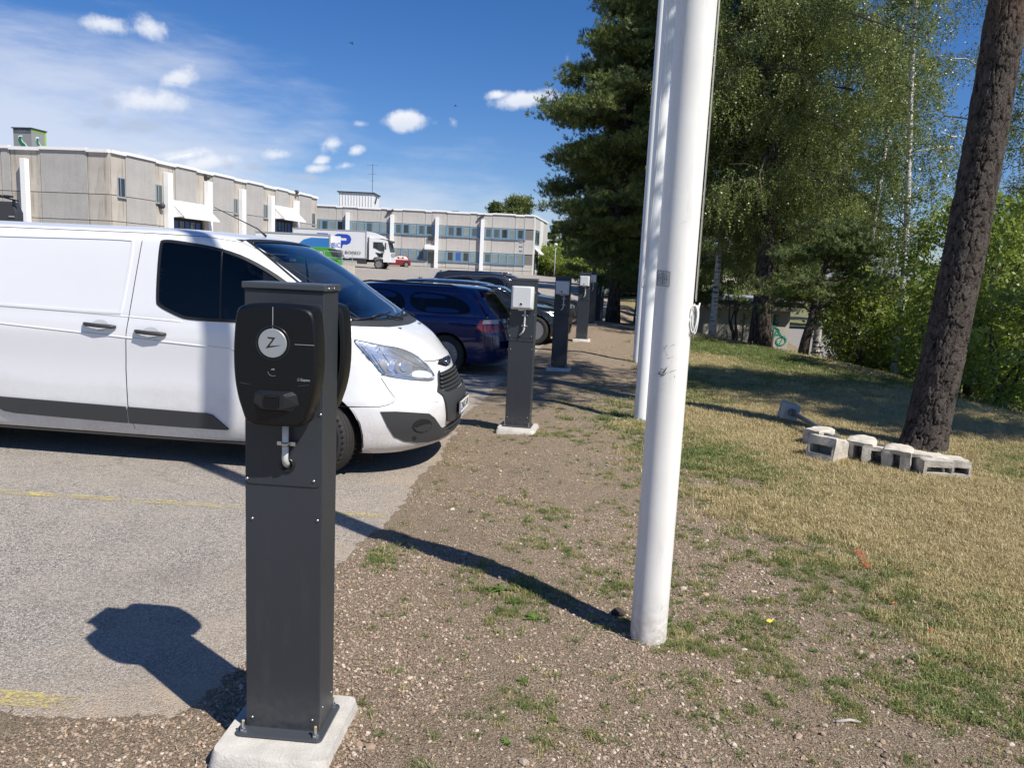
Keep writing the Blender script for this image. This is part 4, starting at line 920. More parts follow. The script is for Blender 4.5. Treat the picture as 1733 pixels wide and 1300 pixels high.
class Shell:
    """car body from horizontal outlines; features are then laid on its skin"""
    def __init__(s, keys, wheels, arch_r, wz, holes=(), front_hole=None, sub=5, nsd=46, barrel=.012, nc=15):
        lv = interp_levels(keys, sub); V = []; n = None
        for z, Xf, Xr, w, cf, cr, ef, er in lv:
            O = outline(Xf, Xr, w, cf, cr, ef, er, nc, nsd); n = len(O)
            xm = (keys[0][1] + keys[0][2]) / 2; hl = (keys[0][1] - keys[0][2]) / 2
            V += [Vector((x, y * (1 - barrel * ((x - xm) / hl) ** 2), z)) for x, y in O]
        Fs = [(k * n + i, k * n + (i + 1) % n, (k + 1) * n + (i + 1) % n, (k + 1) * n + i) for k in range(len(lv) - 1) for i in range(n)]
        Fs.append(tuple((len(lv) - 1) * n + i for i in range(n)))
        s.bvh = BVHTree.FromPolygons(V, Fs); keep = []
        for f in Fs:
            c = sum((V[i] for i in f), Vector()) / len(f)
            if any(math.hypot(c.x - wx, c.z - wz) < arch_r for wx in wheels) and abs(c.y) > .45: continue
            if any(in_poly(c.x, c.z, h) for h in holes) and abs(c.y) > .5: continue
            if front_hole and c.x > -1.2 and in_poly(c.y, c.z, front_hole): continue
            keep.append(f)
        cnt = {}
        for f in keep:
            for i in range(len(f)):
                e = (min(f[i], f[(i + 1) % len(f)]), max(f[i], f[(i + 1) % len(f)])); cnt[e] = cnt.get(e, 0) + 1
        for e, c in cnt.items():
            if c == 1:
                for vi in e:
                    v_ = V[vi]
                    for wx in wheels:
                        r_ = math.hypot(v_.x - wx, v_.z - wz)
                        if abs(v_.y) > .45 and arch_r * .8 < r_ < arch_r * 1.3 and v_.z > keys[0][0] + .01:
                            v_.x = wx + (v_.x - wx) * arch_r / r_; v_.z = wz + (v_.z - wz) * arch_r / r_
        s.V, s.F = V, keep
    def body(s, m, parent, name='body'):
        mb = MB(); mb.add(s.V, s.F); return mb.build(name, m, parent, auto=32)
    def cast(s, o, d):
        h = s.bvh.ray_cast(Vector(o), Vector(d).normalized())
        if h[0] is None:
            q = s.bvh.find_nearest(Vector(o) + Vector(d).normalized() * 3); return q[0], q[1] if q[1].dot(Vector(d)) < 0 else -q[1]
        n_ = h[1]; return h[0], (n_ if n_.dot(Vector(d)) < 0 else -n_)
    def mapper(s, kind, far=False):
        if kind == 'side': return lambda u, v_: s.cast((u, 5 if far else -5, v_), (0, -1 if far else 1, 0))
        if kind == 'front': return lambda u, v_: s.cast((6, u, v_), (-1, 0, 0))
        if kind == 'rear': return lambda u, v_: s.cast((-9, u, v_), (1, 0, 0))
        if kind == 'top': return lambda u, v_: s.cast((u, v_, 5), (0, 0, -1))
        if isinstance(kind, Matrix):
            o = kind @ EYE
            return lambda u, v_: s.cast(o, (kind.to_3x3() @ ray(u, v_)))
    def patch(s, poly, mp, m, name, parent, off=.004, th=.012, res=.05, smooth=True, auto=40):
        bmm = bmesh.new(); vs = [bmm.verts.new((x, y, 0)) for x, y in poly]; bmm.faces.new(vs)
        xs_ = [p[0] for p in poly]; ys_ = [p[1] for p in poly]
        for ax_, lo, hi in ((0, min(xs_), max(xs_)), (1, min(ys_), max(ys_))):
            q = lo + res
            while q < hi:
                co_ = [0, 0, 0]; co_[ax_] = q; no_ = [0, 0, 0]; no_[ax_] = 1
                bmesh.ops.bisect_plane(bmm, geom=bmm.verts[:] + bmm.edges[:] + bmm.faces[:], plane_co=co_, plane_no=no_); q += res
        bmesh.ops.triangulate(bmm, faces=[f for f in bmm.faces if len(f.verts) > 4])
        bmm.verts.index_update(); P_ = []; Nn = []
        for v_ in bmm.verts:
            p, n_ = mp(v_.co.x, v_.co.y); P_.append(p + n_ * off); Nn.append(n_)
        fs = [[v_.index for v_ in f.verts] for f in bmm.faces]
        bd = [(e.verts[0].index, e.verts[1].index) for e in bmm.edges if e.is_boundary]; bmm.free()
        # orient outward
        f0 = fs[len(fs) // 2]; nn = (P_[f0[1]] - P_[f0[0]]).cross(P_[f0[2]] - P_[f0[1]])
        if nn.dot(Nn[f0[0]]) < 0: fs = [f[::-1] for f in fs]
        b = len(P_); idx = sorted({i for e in bd for i in e}); mp_ = {i: b + k for k, i in enumerate(idx)}
        P2 = P_ + [P_[i] - Nn[i] * th for i in idx]
        fs += [(e[0], e[1], mp_[e[1]], mp_[e[0]]) for e in bd]
        mb = MB(); mb.add(P2, fs); return mb.build(name, m, parent, auto=auto)
    def ring(s, poly, mp, wd, m, name, parent, off=.004, th=.01):
        n = len(poly); A = sum(poly[i][0] * poly[(i + 1) % n][1] - poly[(i + 1) % n][0] * poly[i][1] for i in range(n)); sg = 1 if A > 0 else -1
        inn = []
        for i in range(n):
            a = Vector(poly[i - 1]); b_ = Vector(poly[i]); c = Vector(poly[(i + 1) % n]); d1 = (b_ - a).normalized(); d2_ = (c - b_).normalized()
            nn = Vector((-(d1.y + d2_.y), d1.x + d2_.x)); nn = nn.normalized() * wd * sg / max(.5, math.cos(d1.angle(d2_, 0) / 2)); inn.append((b_.x + nn.x, b_.y + nn.y))
        V = []
        for p, q in zip(poly, inn):
            a, na = mp(*p); b_, nb = mp(*q); V += [a + na * off - na * th, a + na * off, b_ + nb * (off + .001), b_ + nb * (off - th)]
        fs = [(4 * i + k, 4 * i + k + 1, 4 * ((i + 1) % n) + k + 1, 4 * ((i + 1) % n) + k) for i in range(n) for k in range(3)]
        mb = MB(); mb.add(V, fs); o = mb.build(name, m, parent, smooth=False); return o, inn
    def line(s, pts, mp, m, name, parent, r=.003, off=0., closed=False, step=.06):
        q = []
        for i in range(len(pts) - 1):
            a = Vector(pts[i]); b_ = Vector(pts[i + 1]); k = max(1, int((b_ - a).length / step))
            q += [a.lerp(b_, j / k) for j in range(k)]
        q.append(Vector(pts[-1])); pp = []
        for u in q:
            p, n_ = mp(u.x, u.y); pp.append(p + n_ * off)
        mb = MB(); mb.tube(pp, r, 6, cap=True); return mb.build(name, m, parent, smooth=True)
def wheel(parent, x, y, z, r, w, rim, m_rim, side, spokes=5, steer=0.):
    """tyre with tread blocks + rim; side = -1 when the outer face looks to -y"""
    prof = [(r * .62, -w * .44), (r * .70, -w * .5), (r * .88, -w * .51), (r * .965, -w * .44), (r, -w * .33), (r * 1.003, 0), (r, w * .33), (r * .965, w * .44), (r * .88, w * .51), (r * .70, w * .5), (r * .62, w * .44)]
    t_ = MB(); t_.lathe(prof, (0, 0, 0), (0, 1, 0), 56); o = t_.build('wheel', M_tyre, parent, auto=30); o.location = (x, y, z); o.rotation_euler = (0, 0, steer)
    g = MB()
    for k in range(4):
        yy_ = (-.27 + .18 * k) * w; g.lathe([(r * 1.0, yy_ - .006), (r * 1.006, yy_ - .003), (r * 1.006, yy_ + .003), (r * 1.0, yy_ + .006)], (0, 0, 0), (0, 1, 0), 56)
    g.build('tread_groove', M_dark, o)
    k_ = MB()
    for k in range(44):
        a = 2 * math.pi * k / 44
        for s in (-1, 1): k_.box((r * .985 * math.cos(a), s * w * .41, r * .985 * math.sin(a)), (.008, w * .15, .014), rot=Matrix.Rotation(-a, 3, 'Y'))
    k_.build('tread_block', M_tyre, o, kind='stuff')
    f = side * w * .5; rm = MB()
    rm.lathe([(r * .66, f * 1.0), (r * .64, f * 1.02), (r * .60, f * .9), (r * .58, f * .3), (r * .18, f * .25), (0, f * .25)], (0, 0, 0), (0, 1, 0), 40)
    rm.build('rim', m_rim if spokes == 0 else M_rimst, o, auto=30)
    if spokes:
        sp_ = MB()
        for k in range(spokes):
            a = 2 * math.pi * (k + .3) / spokes
            for da in (-.16, .16):
                c, s_ = math.cos(a + da), math.sin(a + da); c0, s0 = math.cos(a + da * .4), math.sin(a + da * .4)
                sp_.bar((r * .12 * c0, f * .72, r * .12 * s0), (r * .61 * c, f * .93, r * .61 * s_), r * .075, r * .05)
        sp_.lathe([(r * .17, f * .5), (r * .17, f * .78), (r * .1, f * .84), (0, f * .84)], (0, 0, 0), (0, 1, 0), 20)
        sp_.lathe([(r * .60, f * .86), (r * .64, f * 1.0), (r * .665, f * 1.0), (r * .66, f * .9)], (0, 0, 0), (0, 1, 0), 40)
        sp_.build('spokes', m_rim, o, auto=30)
    return o
def arch_liner(parent, xs_, wz, r, yo, wid=.34):
    for x in xs_:
        for s in (-1, 1):
            mb = MB(); vs = []
            for k in range(15):
                a = math.pi * (k / 14) * 1.1 - .05 * math.pi
                for y in (yo - .012, yo - wid): vs.append((x + (r + .012) * math.cos(a), s * y, wz + (r + .012) * math.sin(a)))
            mb.add(vs, [(2 * i, 2 * i + 1, 2 * i + 3, 2 * i + 2) for i in range(14)])
            mb.box((x, s * (yo - wid), wz + .05), (2 * r, .01, 2 * r * .75))
            mb.build('arch_liner', M_dark, parent)

# ------------------------------------------------------------------ white panel van
TH = R(-6)
vo = Vector((-1.45 + math.sin(R(6)) * 1.0, 6.08 + math.cos(R(6)) * 1.0, 0))
van = empty('panel_van', vo, TH); tag(van, 'white panel van parked nose towards the lawn behind the nearest charging post', 'van')
VM = (Matrix.Translation(vo) @ Matrix.Rotation(TH, 4, 'Z')).inverted()
K = [ # z, Xf, Xr, halfwidth, corner front, corner rear, exps
    (.20, .80, -4.33, .86, .55, .1, 2.2, 4), (.235, .885, -4.35, .925, .80, .1, 2.35, 4), (.29, .925, -4.37, .955, .86, .1, 2.4, 4), (.36, .93, -4.37, .975, .88, .12, 2.45, 4), (.46, .948, -4.37, .985, .88, .12, 2.5, 4),
    (.58, .952, -4.37, .988, .88, .12, 2.5, 4), (.645, .945, -4.37, .990, .90, .12, 2.45, 4), (.69, .90, -4.37, .990, .88, .12, 2.45, 4), (.76, .868, -4.37, .990, .88, .12, 2.45, 4), (.84, .84, -4.37, .992, .88, .12, 2.45, 4), (.90, .815, -4.37, .995, .88, .12, 2.45, 4),
    (.945, .785, -4.37, .998, .87, .12, 2.45, 4), (.975, .745, -4.37, 1.0, .85, .12, 2.45, 4), (1.02, .685, -4.37, 1.003, .82, .12, 2.5, 4), (1.07, .615, -4.37, 1.005, .80, .12, 2.6, 4), (1.12, .545, -4.37, 1.002, .76, .12, 2.7, 4), (1.165, .475, -4.37, .998, .72, .12, 2.8, 4),
    (1.205, .405, -4.37, .992, .70, .12, 2.9, 4), (1.235, .345, -4.37, .988, .68, .12, 3.0, 4), (1.27, .285, -4.37, .985, .66, .12, 3.0, 4), (1.34, .175, -4.37, .975, .62, .12, 3.0, 4), (1.45, .0, -4.36, .958, .58, .12, 3.0, 4),
    (1.58, -.20, -4.34, .938, .54, .12, 3.0, 4), (1.70, -.385, -4.32, .918, .52, .12, 3.0, 4), (1.80, -.55, -4.30, .900, .52, .12, 3.0, 4), (1.865, -.675, -4.28, .885, .52, .12, 3.0, 4), (1.905, -.775, -4.25, .865, .50, .14, 2.9, 4),
    (1.93, -.87, -4.21, .835, .48, .16, 2.8, 4), (1.948, -.98, -4.15, .78, .46, .2, 2.6, 3.5), (1.962, -1.12, -4.07, .70, .44, .25, 2.4, 3), (1.975, -1.36, -3.92, .55, .4, .3, 2.2, 2.6), (1.982, -1.7, -3.2, .35, .3, .3, 2, 2), (1.984, -2.2, -2.8, .1, .1, .1, 2, 2)]
side_win = [(-1.49, 1.845), (-1.465, 1.868), (-1.35, 1.868), (-.92, 1.818), (-.62, 1.70), (-.30, 1.50), (-.06, 1.325), (-.05, 1.275), (-.30, 1.245), (-.925, 1.228), (-1.20, 1.232), (-1.28, 1.25), (-1.462, 1.325), (-1.487, 1.37)]
swp = chaikin(side_win, 2)
wsp = chaikin([(-.86, 1.285), (-.50, 1.268), (0, 1.262), (.50, 1.268), (.86, 1.285), (.835, 1.50), (.79, 1.72), (.72, 1.885), (.64, 1.91), (0, 1.924), (-.64, 1.91), (-.72, 1.885), (-.79, 1.72), (-.835, 1.50)], 2)
ins = lambda poly, k: [(cx_ + (x - cx_) * k, cz_ + (z - cz_) * k) for cx_, cz_ in [(sum(p[0] for p in poly) / len(poly), sum(p[1] for p in poly) / len(poly))] for x, z in poly]
K = [(k[0], k[1] - .075 * float(sst(1.15, .9, k[0])), *k[2:]) for k in K]
S = Shell(K, (-.15, -3.47), .40, .33, holes=[ins(swp, .955)], front_hole=ins(wsp, .965), sub=4, nsd=90, nc=22)
t = M_van.node_tree; b = t.nodes['Principled BSDF']; src = b.inputs['Base Color'].links[0].from_socket; co = N(t, 'ShaderNodeTexCoord').outputs['Object']
sp_z = N(t, 'ShaderNodeSeparateXYZ'); t.links.new(co, sp_z.inputs[0]); dn = tnoise(t, co, 2.2, 8, .68); dn2 = tnoise(t, co, 40, 4, .7)
grime = tmath(t, 'MULTIPLY', tmap(t, tmath(t, 'ADD', sp_z.outputs[2], tmath(t, 'MULTIPLY', dn, -.7)), -.15, .35, .75, 0), tmap(t, dn2, .3, .7, .5, 1))
t.links.new(tmix(t, grime, src, (.42, .37, .31)), b.inputs['Base Color'])
S.body(M_van, van)
cam_m = S.mapper(VM); sd_m = S.mapper('side'); sf_m = S.mapper('side', far=True); fr_m = S.mapper('front')
for mp, tagf in ((sd_m, 0), (sf_m, 1)):
    rg, inn = S.ring(swp, mp, .024, M_rub, 'window_seal', van, off=.004, th=.02)
    S.patch(inn, mp, M_gside, 'door_glass', van, off=.002, th=.0, res=.12)
    S.line([(-.955, 1.815), (-.925, 1.23)], mp, M_rub, 'glass_divider', van, r=.010)
rg, inn = S.ring(wsp, fr_m, .022, M_rub, 'windscreen_seal', van, off=.002, th=.02)
ws = S.patch(inn, fr_m, M_gwind, 'windscreen', van, off=.0, th=.0, res=.08)
# shade band along the top of the windscreen
band = [p for p in inn if p[1] > 1.80]
band = sorted(band, key=lambda p: p[0]); band = [(p[0] * .995, p[1]) for p in band] + [(.70, 1.80), (-.70, 1.80)][::1]
S.patch(band, fr_m, glassmat('tinted band', (.12, .2, .4), 1.4), 'shade_band', van, off=-.004, th=0., res=.1)
# shut lines
sl = lambda pts, mp=sd_m, r=.0035: S.line(pts, mp, M_rub, 'shut_line', van, r=r, off=-.0005)
sl([(-1.634, 1.905), (-1.655, 1.70), (-1.70, 1.30), (-1.727, 1.10), (-1.745, .80), (-1.74, .50), (-1.70, .30), (-1.66, .215)])
sl([(-3.9, 1.905), (-3.0, 1.912), (-1.6, 1.915), (-1.1, 1.905), (-.85, 1.875), (-.60, 1.775), (-.28, 1.58), (.02, 1.375), (.18, 1.275)], r=.004)
sl([(-.42, 1.22), (-.40, .95), (-.41, .55), (-.40, .40)])
sl([(-3.28, 1.9), (-3.30, 1.3), (-3.36, .9), (-3.38, .75)])
sl([(-3.9, .235), (-1.0, .235), (-.45, .25)], r=.006)
# pressed cargo panel and waist crease
pn = chaikin([(-3.2, 1.85), (-2.8, 1.852), (-1.74, 1.872), (-1.695, 1.845), (-1.765, 1.262), (-1.80, 1.242), (-2.8, 1.262), (-3.25, 1.27)], 2)
S.ring(pn, sd_m, .018, M_van, 'pressed_edge', van, off=.005, th=.006)
S.line([(-3.9, 1.135), (-2.845, 1.119), (-1.7, 1.06), (-.5, 1.0), (-.41, .985)], sd_m, M_van, 'waist_crease', van, r=.009, off=-.003)
S.line([(-3.9, 1.275), (-2.83, 1.272), (-1.8, 1.235), (-1.25, 1.215)], sd_m, M_van, 'shoulder_crease', van, r=.007, off=-.003)
# rubbing strip in two lengths
rs1 = [(-3.12, .52), (-2.88, .497), (-1.755, .483), (-1.752, .345), (-2.76, .362), (-2.86, .375), (-2.95, .42)]
rs2 = [(-1.738, .483), (-1.06, .475), (-1.00, .462), (-.865, .352), (-.885, .345), (-1.30, .342), (-1.735, .345)]
for p_ in (rs1, rs2): S.patch(p_, sd_m, M_trim, 'rubbing_strip', van, off=.016, th=.03, res=.15)
S.patch([(-3.9, .225), (-.42, .235), (-.42, .205), (-3.9, .20)], sd_m, mat('sill metal', (.30, .29, .27), .4, metal=.5), 'sill_strip', van, off=.004, th=.01, res=.3)
# handles: dished pocket, bow
for hx0, hx1, hz in ((-2.092, -1.813, 1.150), (-1.645, -1.379, 1.113)):
    cxh = (hx0 + hx1) / 2
    pk = [(cxh + .075 * math.cos(R(a)) , hz + .047 * math.sin(R(a))) for a in range(0, 360, 15)]
    pp = S.patch(pk, sd_m, mat('handle pocket', (.55, .56, .58), .5), 'handle_pocket', van, off=.0015, th=.004, res=.1)
    y0 = sd_m(cxh, hz)[0].y
    h_ = MB(); h_.tube([(hx0, y0 - .006, hz + .008), (hx0 + .03, y0 - .030, hz + .005), (cxh, y0 - .040, hz), (hx1 - .03, y0 - .030, hz - .004), (hx1, y0 - .006, hz - .007)], [.012, .018, .017, .018, .012], 12)
    h_.build('door_handle', M_trim, van, smooth=True)
MB().lathe([(.012, 0), (.012, .003), (0, .004)], (-1.69 + .045, sd_m(-1.64, 1.12)[0].y, 1.118), (0, -1, 0), 14).build('door_lock', M_trim, van)
# headlamp: bowl, reflector facets and lens laid over the corner
hl = [(590.5, 571.5), (623, 579), (645, 584), (672, 588), (696, 597), (717, 611), (731, 627), (737, 638), (732, 645.5), (712, 645), (690, 643), (652, 637.5), (640, 627), (623, 606)]
hlp = chaikin(hl, 2)
bezel = S.patch(hlp, cam_m, M_rub, 'headlamp', van, off=.0015, th=.01, res=8)
inn_h = ins(hlp, .965)
S.patch(inn_h, cam_m, M_lensd, 'reflector', bezel, off=.003, th=.0, res=5)
for pts, mm in (([(632, 596), (652, 590), (676, 594), (706, 611), (716, 622), (700, 622), (664, 604)], M_lensd), ([(668, 612), (684, 607), (697, 616), (697, 630), (682, 636), (668, 628)], M_rimst), ([(640, 606), (652, 612), (666, 634), (655, 634), (643, 620)], M_rimst),
                ([(702, 626), (728, 630), (732, 640), (706, 641), (694, 636)], M_boxg)):
    S.patch(chaikin(pts, 1), cam_m, mm, 'reflector', bezel, off=.007, th=.006, res=20)
for (u, v_), rr_ in (((683, 621), 7.5), ((660, 623), 5.5)):
    S.patch([(u + rr_ * math.cos(R(a)), v_ + rr_ * 1.15 * math.sin(R(a))) for a in range(0, 360, 24)], cam_m, M_lensd, 'reflector', bezel, off=.013, th=.01, res=20)
for pts in ([(630, 600), (652, 634)], [(641, 590), (672, 634)], [(612, 586), (640, 622)], [(655, 592), (722, 626)], [(645, 634), (728, 641)]):
    S.line(pts, cam_m, M_rimst, 'reflector', bezel, r=.003, off=.006, step=6)
S.patch(inn_h, cam_m, M_lens, 'lamp_lens', bezel, off=.016, th=.013, res=8)
# mirror image lamp on the far side is built the same way from the near lamp's skin
for ob in [bezel] + list(bezel.children):
    me = ob.data.copy(); 
    for v_ in me.vertices: v_.co.y = -v_.co.y
    me.flip_normals(); o2 = bpy.data.objects.new(ob.name, me); COL.objects.link(o2)
    if ob is bezel: far_b = o2; o2.parent = van
    else: o2.parent = far_b
# wing / bumper joint and bonnet edge
S.line([(645, 640), (658, 660), (669.5, 675), (666, 681), (655, 686), (640, 689), (600, 688.5), (568, 687.5)], cam_m, M_rub, 'shut_line', van, r=.0028, step=7)
S.line([(718, 611), (735, 611), (752, 606), (768, 599)], cam_m, M_rub, 'shut_line', van, r=.004, step=5)
S.line([(669.5, 675), (700, 679), (741, 680)], cam_m, M_van, 'bumper_crease', van, r=.006, off=-.002, step=8)
S.line([(590, 571), (610, 565), (640, 552), (676, 541)], cam_m, M_rub, 'shut_line', van, r=.0025, step=7) if False else None
# grille, bumper trim, intake in front view (y, z)
gr = [(-.36, .665), (-.445, .70), (-.41, .735), (-.36, .815), (-.33, .835), (.33, .835), (.36, .815), (.41, .735), (.445, .70), (.36, .665)]
g_ = S.patch(gr, fr_m, M_dark, 'grille', van, off=.001, th=.005, res=.08)
for k in range(5):
    z_ = .685 + .032 * k; yw = .42 - .02 * k
    pts = []
    for j in range(21):
        y = -yw + 2 * yw * j / 20; p, n_ = fr_m(y, z_); pts.append(p + n_ * .014)
    mb = MB(); mb.tube(pts, .0095, 6); mb.build('grille_slat', M_trim, g_, smooth=True)
S.ring(gr[::-1], fr_m, -.016, M_trim, 'grille_frame', van, off=.006, th=.012)
bd_ = [(-.47, .665), (-.48, .69), (-.45, .70), (-.37, .662), (.37, .662), (.45, .70), (.48, .69), (.47, .665), (.40, .43), (.34, .41), (-.34, .41), (-.40, .43)]
S.patch(bd_, fr_m, M_trim, 'bumper_insert', van, off=.022, th=.035, res=.06)
S.patch([(-.44, .36), (-.3, .39), (.3, .39), (.44, .36), (.40, .31), (.3, .29), (-.3, .29), (-.40, .31)], fr_m, M_dark, 'lower_intake', van, off=.002, th=.01, res=.06)
for z_ in (.315, .35):
    mb = MB(); mb.tube([fr_m(-.38 + .76 * j / 16, z_)[0] + fr_m(-.38 + .76 * j / 16, z_)[1] * .006 for j in range(17)], .006, 6); mb.build('intake_slat', M_trim, van, smooth=True)
# upper chrome wing with oval badge
up_ = [(-.30, .905), (-.22, .935), (0, .94), (.22, .935), (.30, .905), (.16, .875), (.08, .862), (-.08, .862), (-.16, .875)]
S.patch(up_, fr_m, M_dark, 'badge_slot', van, off=.001, th=.004, res=.05)
S.patch([(-.26, .915), (-.1, .925), (.1, .925), (.26, .915), (.13, .885), (.06, .873), (-.06, .873), (-.13, .885)], fr_m, M_chrome, 'badge_wing', van, off=.010, th=.012, res=.05)
p, n_ = fr_m(0, .900)
nn = Vector((.86, 0, .5)).normalized(); q = nn.to_track_quat('Z', 'Y').to_matrix()
def ell(a, b_, e): return [p + nn * (.014 + e) + Vector((0, 1, 0)) * a * math.cos(R(t_)) + nn.cross(Vector((0, 1, 0))) * b_ * math.sin(R(t_)) for t_ in range(0, 360, 15)]
mb = MB(); A_, B_, C_ = ell(.078, .034, 0), ell(.074, .031, .008), ell(.066, .025, .008); n = 24
mb.add(A_ + B_ + C_, [(i, (i + 1) % n, n + (i + 1) % n, n + i) for i in range(n)] + [(n + i, n + (i + 1) % n, 2 * n + (i + 1) % n, 2 * n + i) for i in range(n)]); bdg = mb.build('oval_badge', M_chrome, van, smooth=True)
mb = MB(); mb.add(ell(.066, .025, .0075), [tuple(range(24))]); mb.build('badge_field', mat('badge blue', (.01, .03, .13), .2, coat=.8), bdg)
tx = text('Ford', .042, M_chrome, bdg, p + nn * .0225, (0, 0, 0), shear=.35); tx.rotation_euler = Matrix((Vector((0, 1, 0)), nn.cross(Vector((0, 1, 0))), nn)).transposed().to_euler()
# number plate
pl = empty('number_plate', (.912, 0, .515)); pl.parent = van
MB().box((0, 0, 0), (.012, .46, .125)).build('plate_frame', M_rub, pl, bevel=.003)
MB().box((.0075, 0, 0), (.004, .442, .108)).build('plate_face', M_platem, pl)
MB().box((.0100, -.205, 0), (.002, .030, .104)).build('plate_band', M_pblue, pl)
text('ZNK-549', .098, M_ink2, pl, (.0105, .012, 0), (R(90), 0, R(90)), xscale=.92)
# fog lamp housing on the near corner
fg = [(643.7, 697), (669, 696.5), (695, 698), (726, 700), (735, 707), (746, 723), (758, 726), (764, 729), (756, 736), (742, 743), (724, 748), (706, 749), (684, 747), (666.5, 739), (655, 721)]
fb = S.patch(fg, cam_m, M_trim, 'fog_surround', van, off=.006, th=.02, res=9)
fe = lambda k, dx_=0, dy_=0: [(713.5 + dx_ + 16.5 * k * math.cos(R(a)) , 720.5 + dy_ + 11.5 * k * math.sin(R(a)) - 2 * k * math.cos(R(a))) for a in range(0, 360, 20)]
S.patch(fe(1.0), cam_m, M_dark, 'fog_recess', fb, off=.0075, th=.004, res=9)
S.patch([(698, 722), (704, 724), (716, 719), (727, 717), (729, 720), (724, 727), (714, 731), (704, 729)], cam_m, M_trim, 'fog_cover', fb, off=.011, th=.004, res=9)
S.patch([(700.5 + 3.4 * math.cos(R(a)), 741 + 3.4 * math.sin(R(a))) for a in range(0, 360, 30)], cam_m, M_rub, 'park_sensor', fb, off=.009, th=.004, res=9)
me = fb.data.copy(); o2 = bpy.data.objects.new('fog_surround', me)
for v_ in me.vertices: v_.co.y = -v_.co.y
me.flip_normals(); COL.objects.link(o2); o2.parent = van
# washer jets, cowl, wipers, aerial
for u, v_ in ((676, 556), (709, 548)): p, n_ = cam_m(u, v_); MB().box(p + n_ * .004, (.035, .016, .010)).build('washer_jet', M_trim, van, bevel=.003)
cw = [(-.88, 1.245), (-.5, 1.225), (0, 1.218), (.5, 1.225), (.88, 1.245), (.86, 1.285), (.5, 1.272), (0, 1.266), (-.5, 1.272), (-.86, 1.285)]
S.patch(cw, fr_m, M_trim, 'scuttle_panel', van, off=.003, th=.01, res=.08)
for y0, y1 in ((-.62, -.02), (.05, .62)):
    a, na = fr_m(y0, 1.285); b_, nb = fr_m(y0 + .32, 1.30); c_, nc_ = fr_m(y1 + .1, 1.33)
    w_ = MB(); w_.tube([fr_m(y1 - .05, 1.25)[0] + Vector((.02, 0, .02)), (a + b_) / 2 + Vector((.03, 0, .04)), a + na * .03], [.010, .007, .005], 8)
    w_.tube([fr_m(y0 - .2 + .75 * k / 8, 1.278 + .035 * k / 8 + .004)[0] + Vector((.012, 0, .012)) for k in range(9)], .007, 6)
    w_.build('wiper', M_rub, van, smooth=True)
MB().tube([(-.98, 0, 1.955), (-1.06, 0, 2.02), (-1.48, 0, 2.20)], [.012, .006, .003], 8).build('aerial', M_rub, van, smooth=True)
# mirrors
for s in (-1, 1):
    m_ = MB(); m_.lathe([(.0, -.16), (.06, -.155), (.085, -.12), (.095, 0), (.085, .11), (.05, .15), (0, .155)], (0, 0, 0), (0, 0, 1), 16)
    o = m_.build('door_mirror', M_trim, van, smooth=True); o.location = (-.43, s * 1.09, 1.33); o.scale = (.6, 1., 1)
    MB().bar((0, -s * .05, -.12), (.0, -s * .16, -.12), .06).build('mirror_arm', M_trim, o)
# wheels and underside
for wx in (-.15, -3.47):
    for s in (-1, 1): wheel(van, wx, s * .875, .33, .33, .215, .2, M_rimst, s, 5, steer=R(-17) if wx > -1 else 0)
arch_liner(van, (-.15, -3.47), .33, .40, .985)
MB().box((-1.86, 0, .34), (4.4, 1.15, .2)).build('underbody', M_dark, van)
MB().box((-1.46, 0, .24), (2.0, 1.7, .06)).build('floor_pan', M_dark, van)
# cabin
c = MB(); c.box((-.95, 0, .62), (1.7, 1.86, .06)); c.box((-1.72, 0, 1.15), (.04, 1.80, .9)); c.box((-1.72, 0, 1.70), (.04, 1.60, .3)); c.box((-.95, -.93, .9), (1.7, .03, .55)); c.box((-.95, .93, .9), (1.7, .03, .55)); c.box((-1.3, 0, 1.885), (.9, 1.5, .03)); c.build('cabin_lining', M_int, van)
MB().box((-.18, 0, 1.09), (.62, 1.62, .22)).build('dashboard', M_int, van, bevel=.05)
for y in (-.52, .05, .50):
    s_ = MB(); s_.box((-.95, y, .86), (.50, .44, .14)); s_.box((-1.24, y, 1.18), (.14, .44, .60), rot=Matrix.Rotation(R(-12), 3, 'Y')); s_.box((-1.33, y, 1.56), (.10, .26, .17)); s_.build('seat', M_seat, van, bevel=.03)
sw = MB(); sw.lathe([(.19 + .014 * math.cos(R(a)), .014 * math.sin(R(a))) for a in range(0, 361, 45)], (-.46, -.50 * -1, 1.20), (-.8, 0, .6), 28); sw.bar((-.46, .50 - .18, 1.20), (-.46, .50 + .18, 1.20), .03); sw.build('steering_wheel', M_rub, van, smooth=True)

# ------------------------------------------------------------------ cars
def car(name, label, loc, rz, paint, K, wheels, wr, side_w, rearw, frontw, extras=None, group=None, spokes=5, cat='car', rail=None, far_only=False, head=True, yw=.80):
    o = empty(name, loc, rz); tag(o, label, cat, group)
    s = Shell(K, wheels, wr + .045, wr, sub=4, nsd=44, nc=12); s.body(paint, o)
    for far in (False, True):
        mp = s.mapper('side', far)
        for k, p_ in enumerate(side_w): s.patch(chaikin(p_, 2), mp, M_gcar, 'side_window', o, off=.001, th=.006, res=.2)
    if frontw: s.patch(chaikin(frontw, 2), s.mapper('front'), M_gcar, 'windscreen', o, off=.001, th=.006, res=.1)
    if rearw: s.patch(chaikin(rearw, 2), s.mapper('rear'), M_gcar, 'rear_window', o, off=.001, th=.006, res=.1)
    for wx in wheels:
        for sd_ in (-1, 1): wheel(o, wx, sd_ * yw, wr, wr, .22, .2, M_rim, sd_, spokes)
    arch_liner(o, wheels, wr, wr + .045, yw + .10, .3)
    MB().box(((wheels[0] + wheels[1]) / 2, 0, .30), (abs(wheels[0] - wheels[1]) + .6, 1.2, .2)).build('underbody', M_dark, o)
    if extras: extras(o, s)
    return o
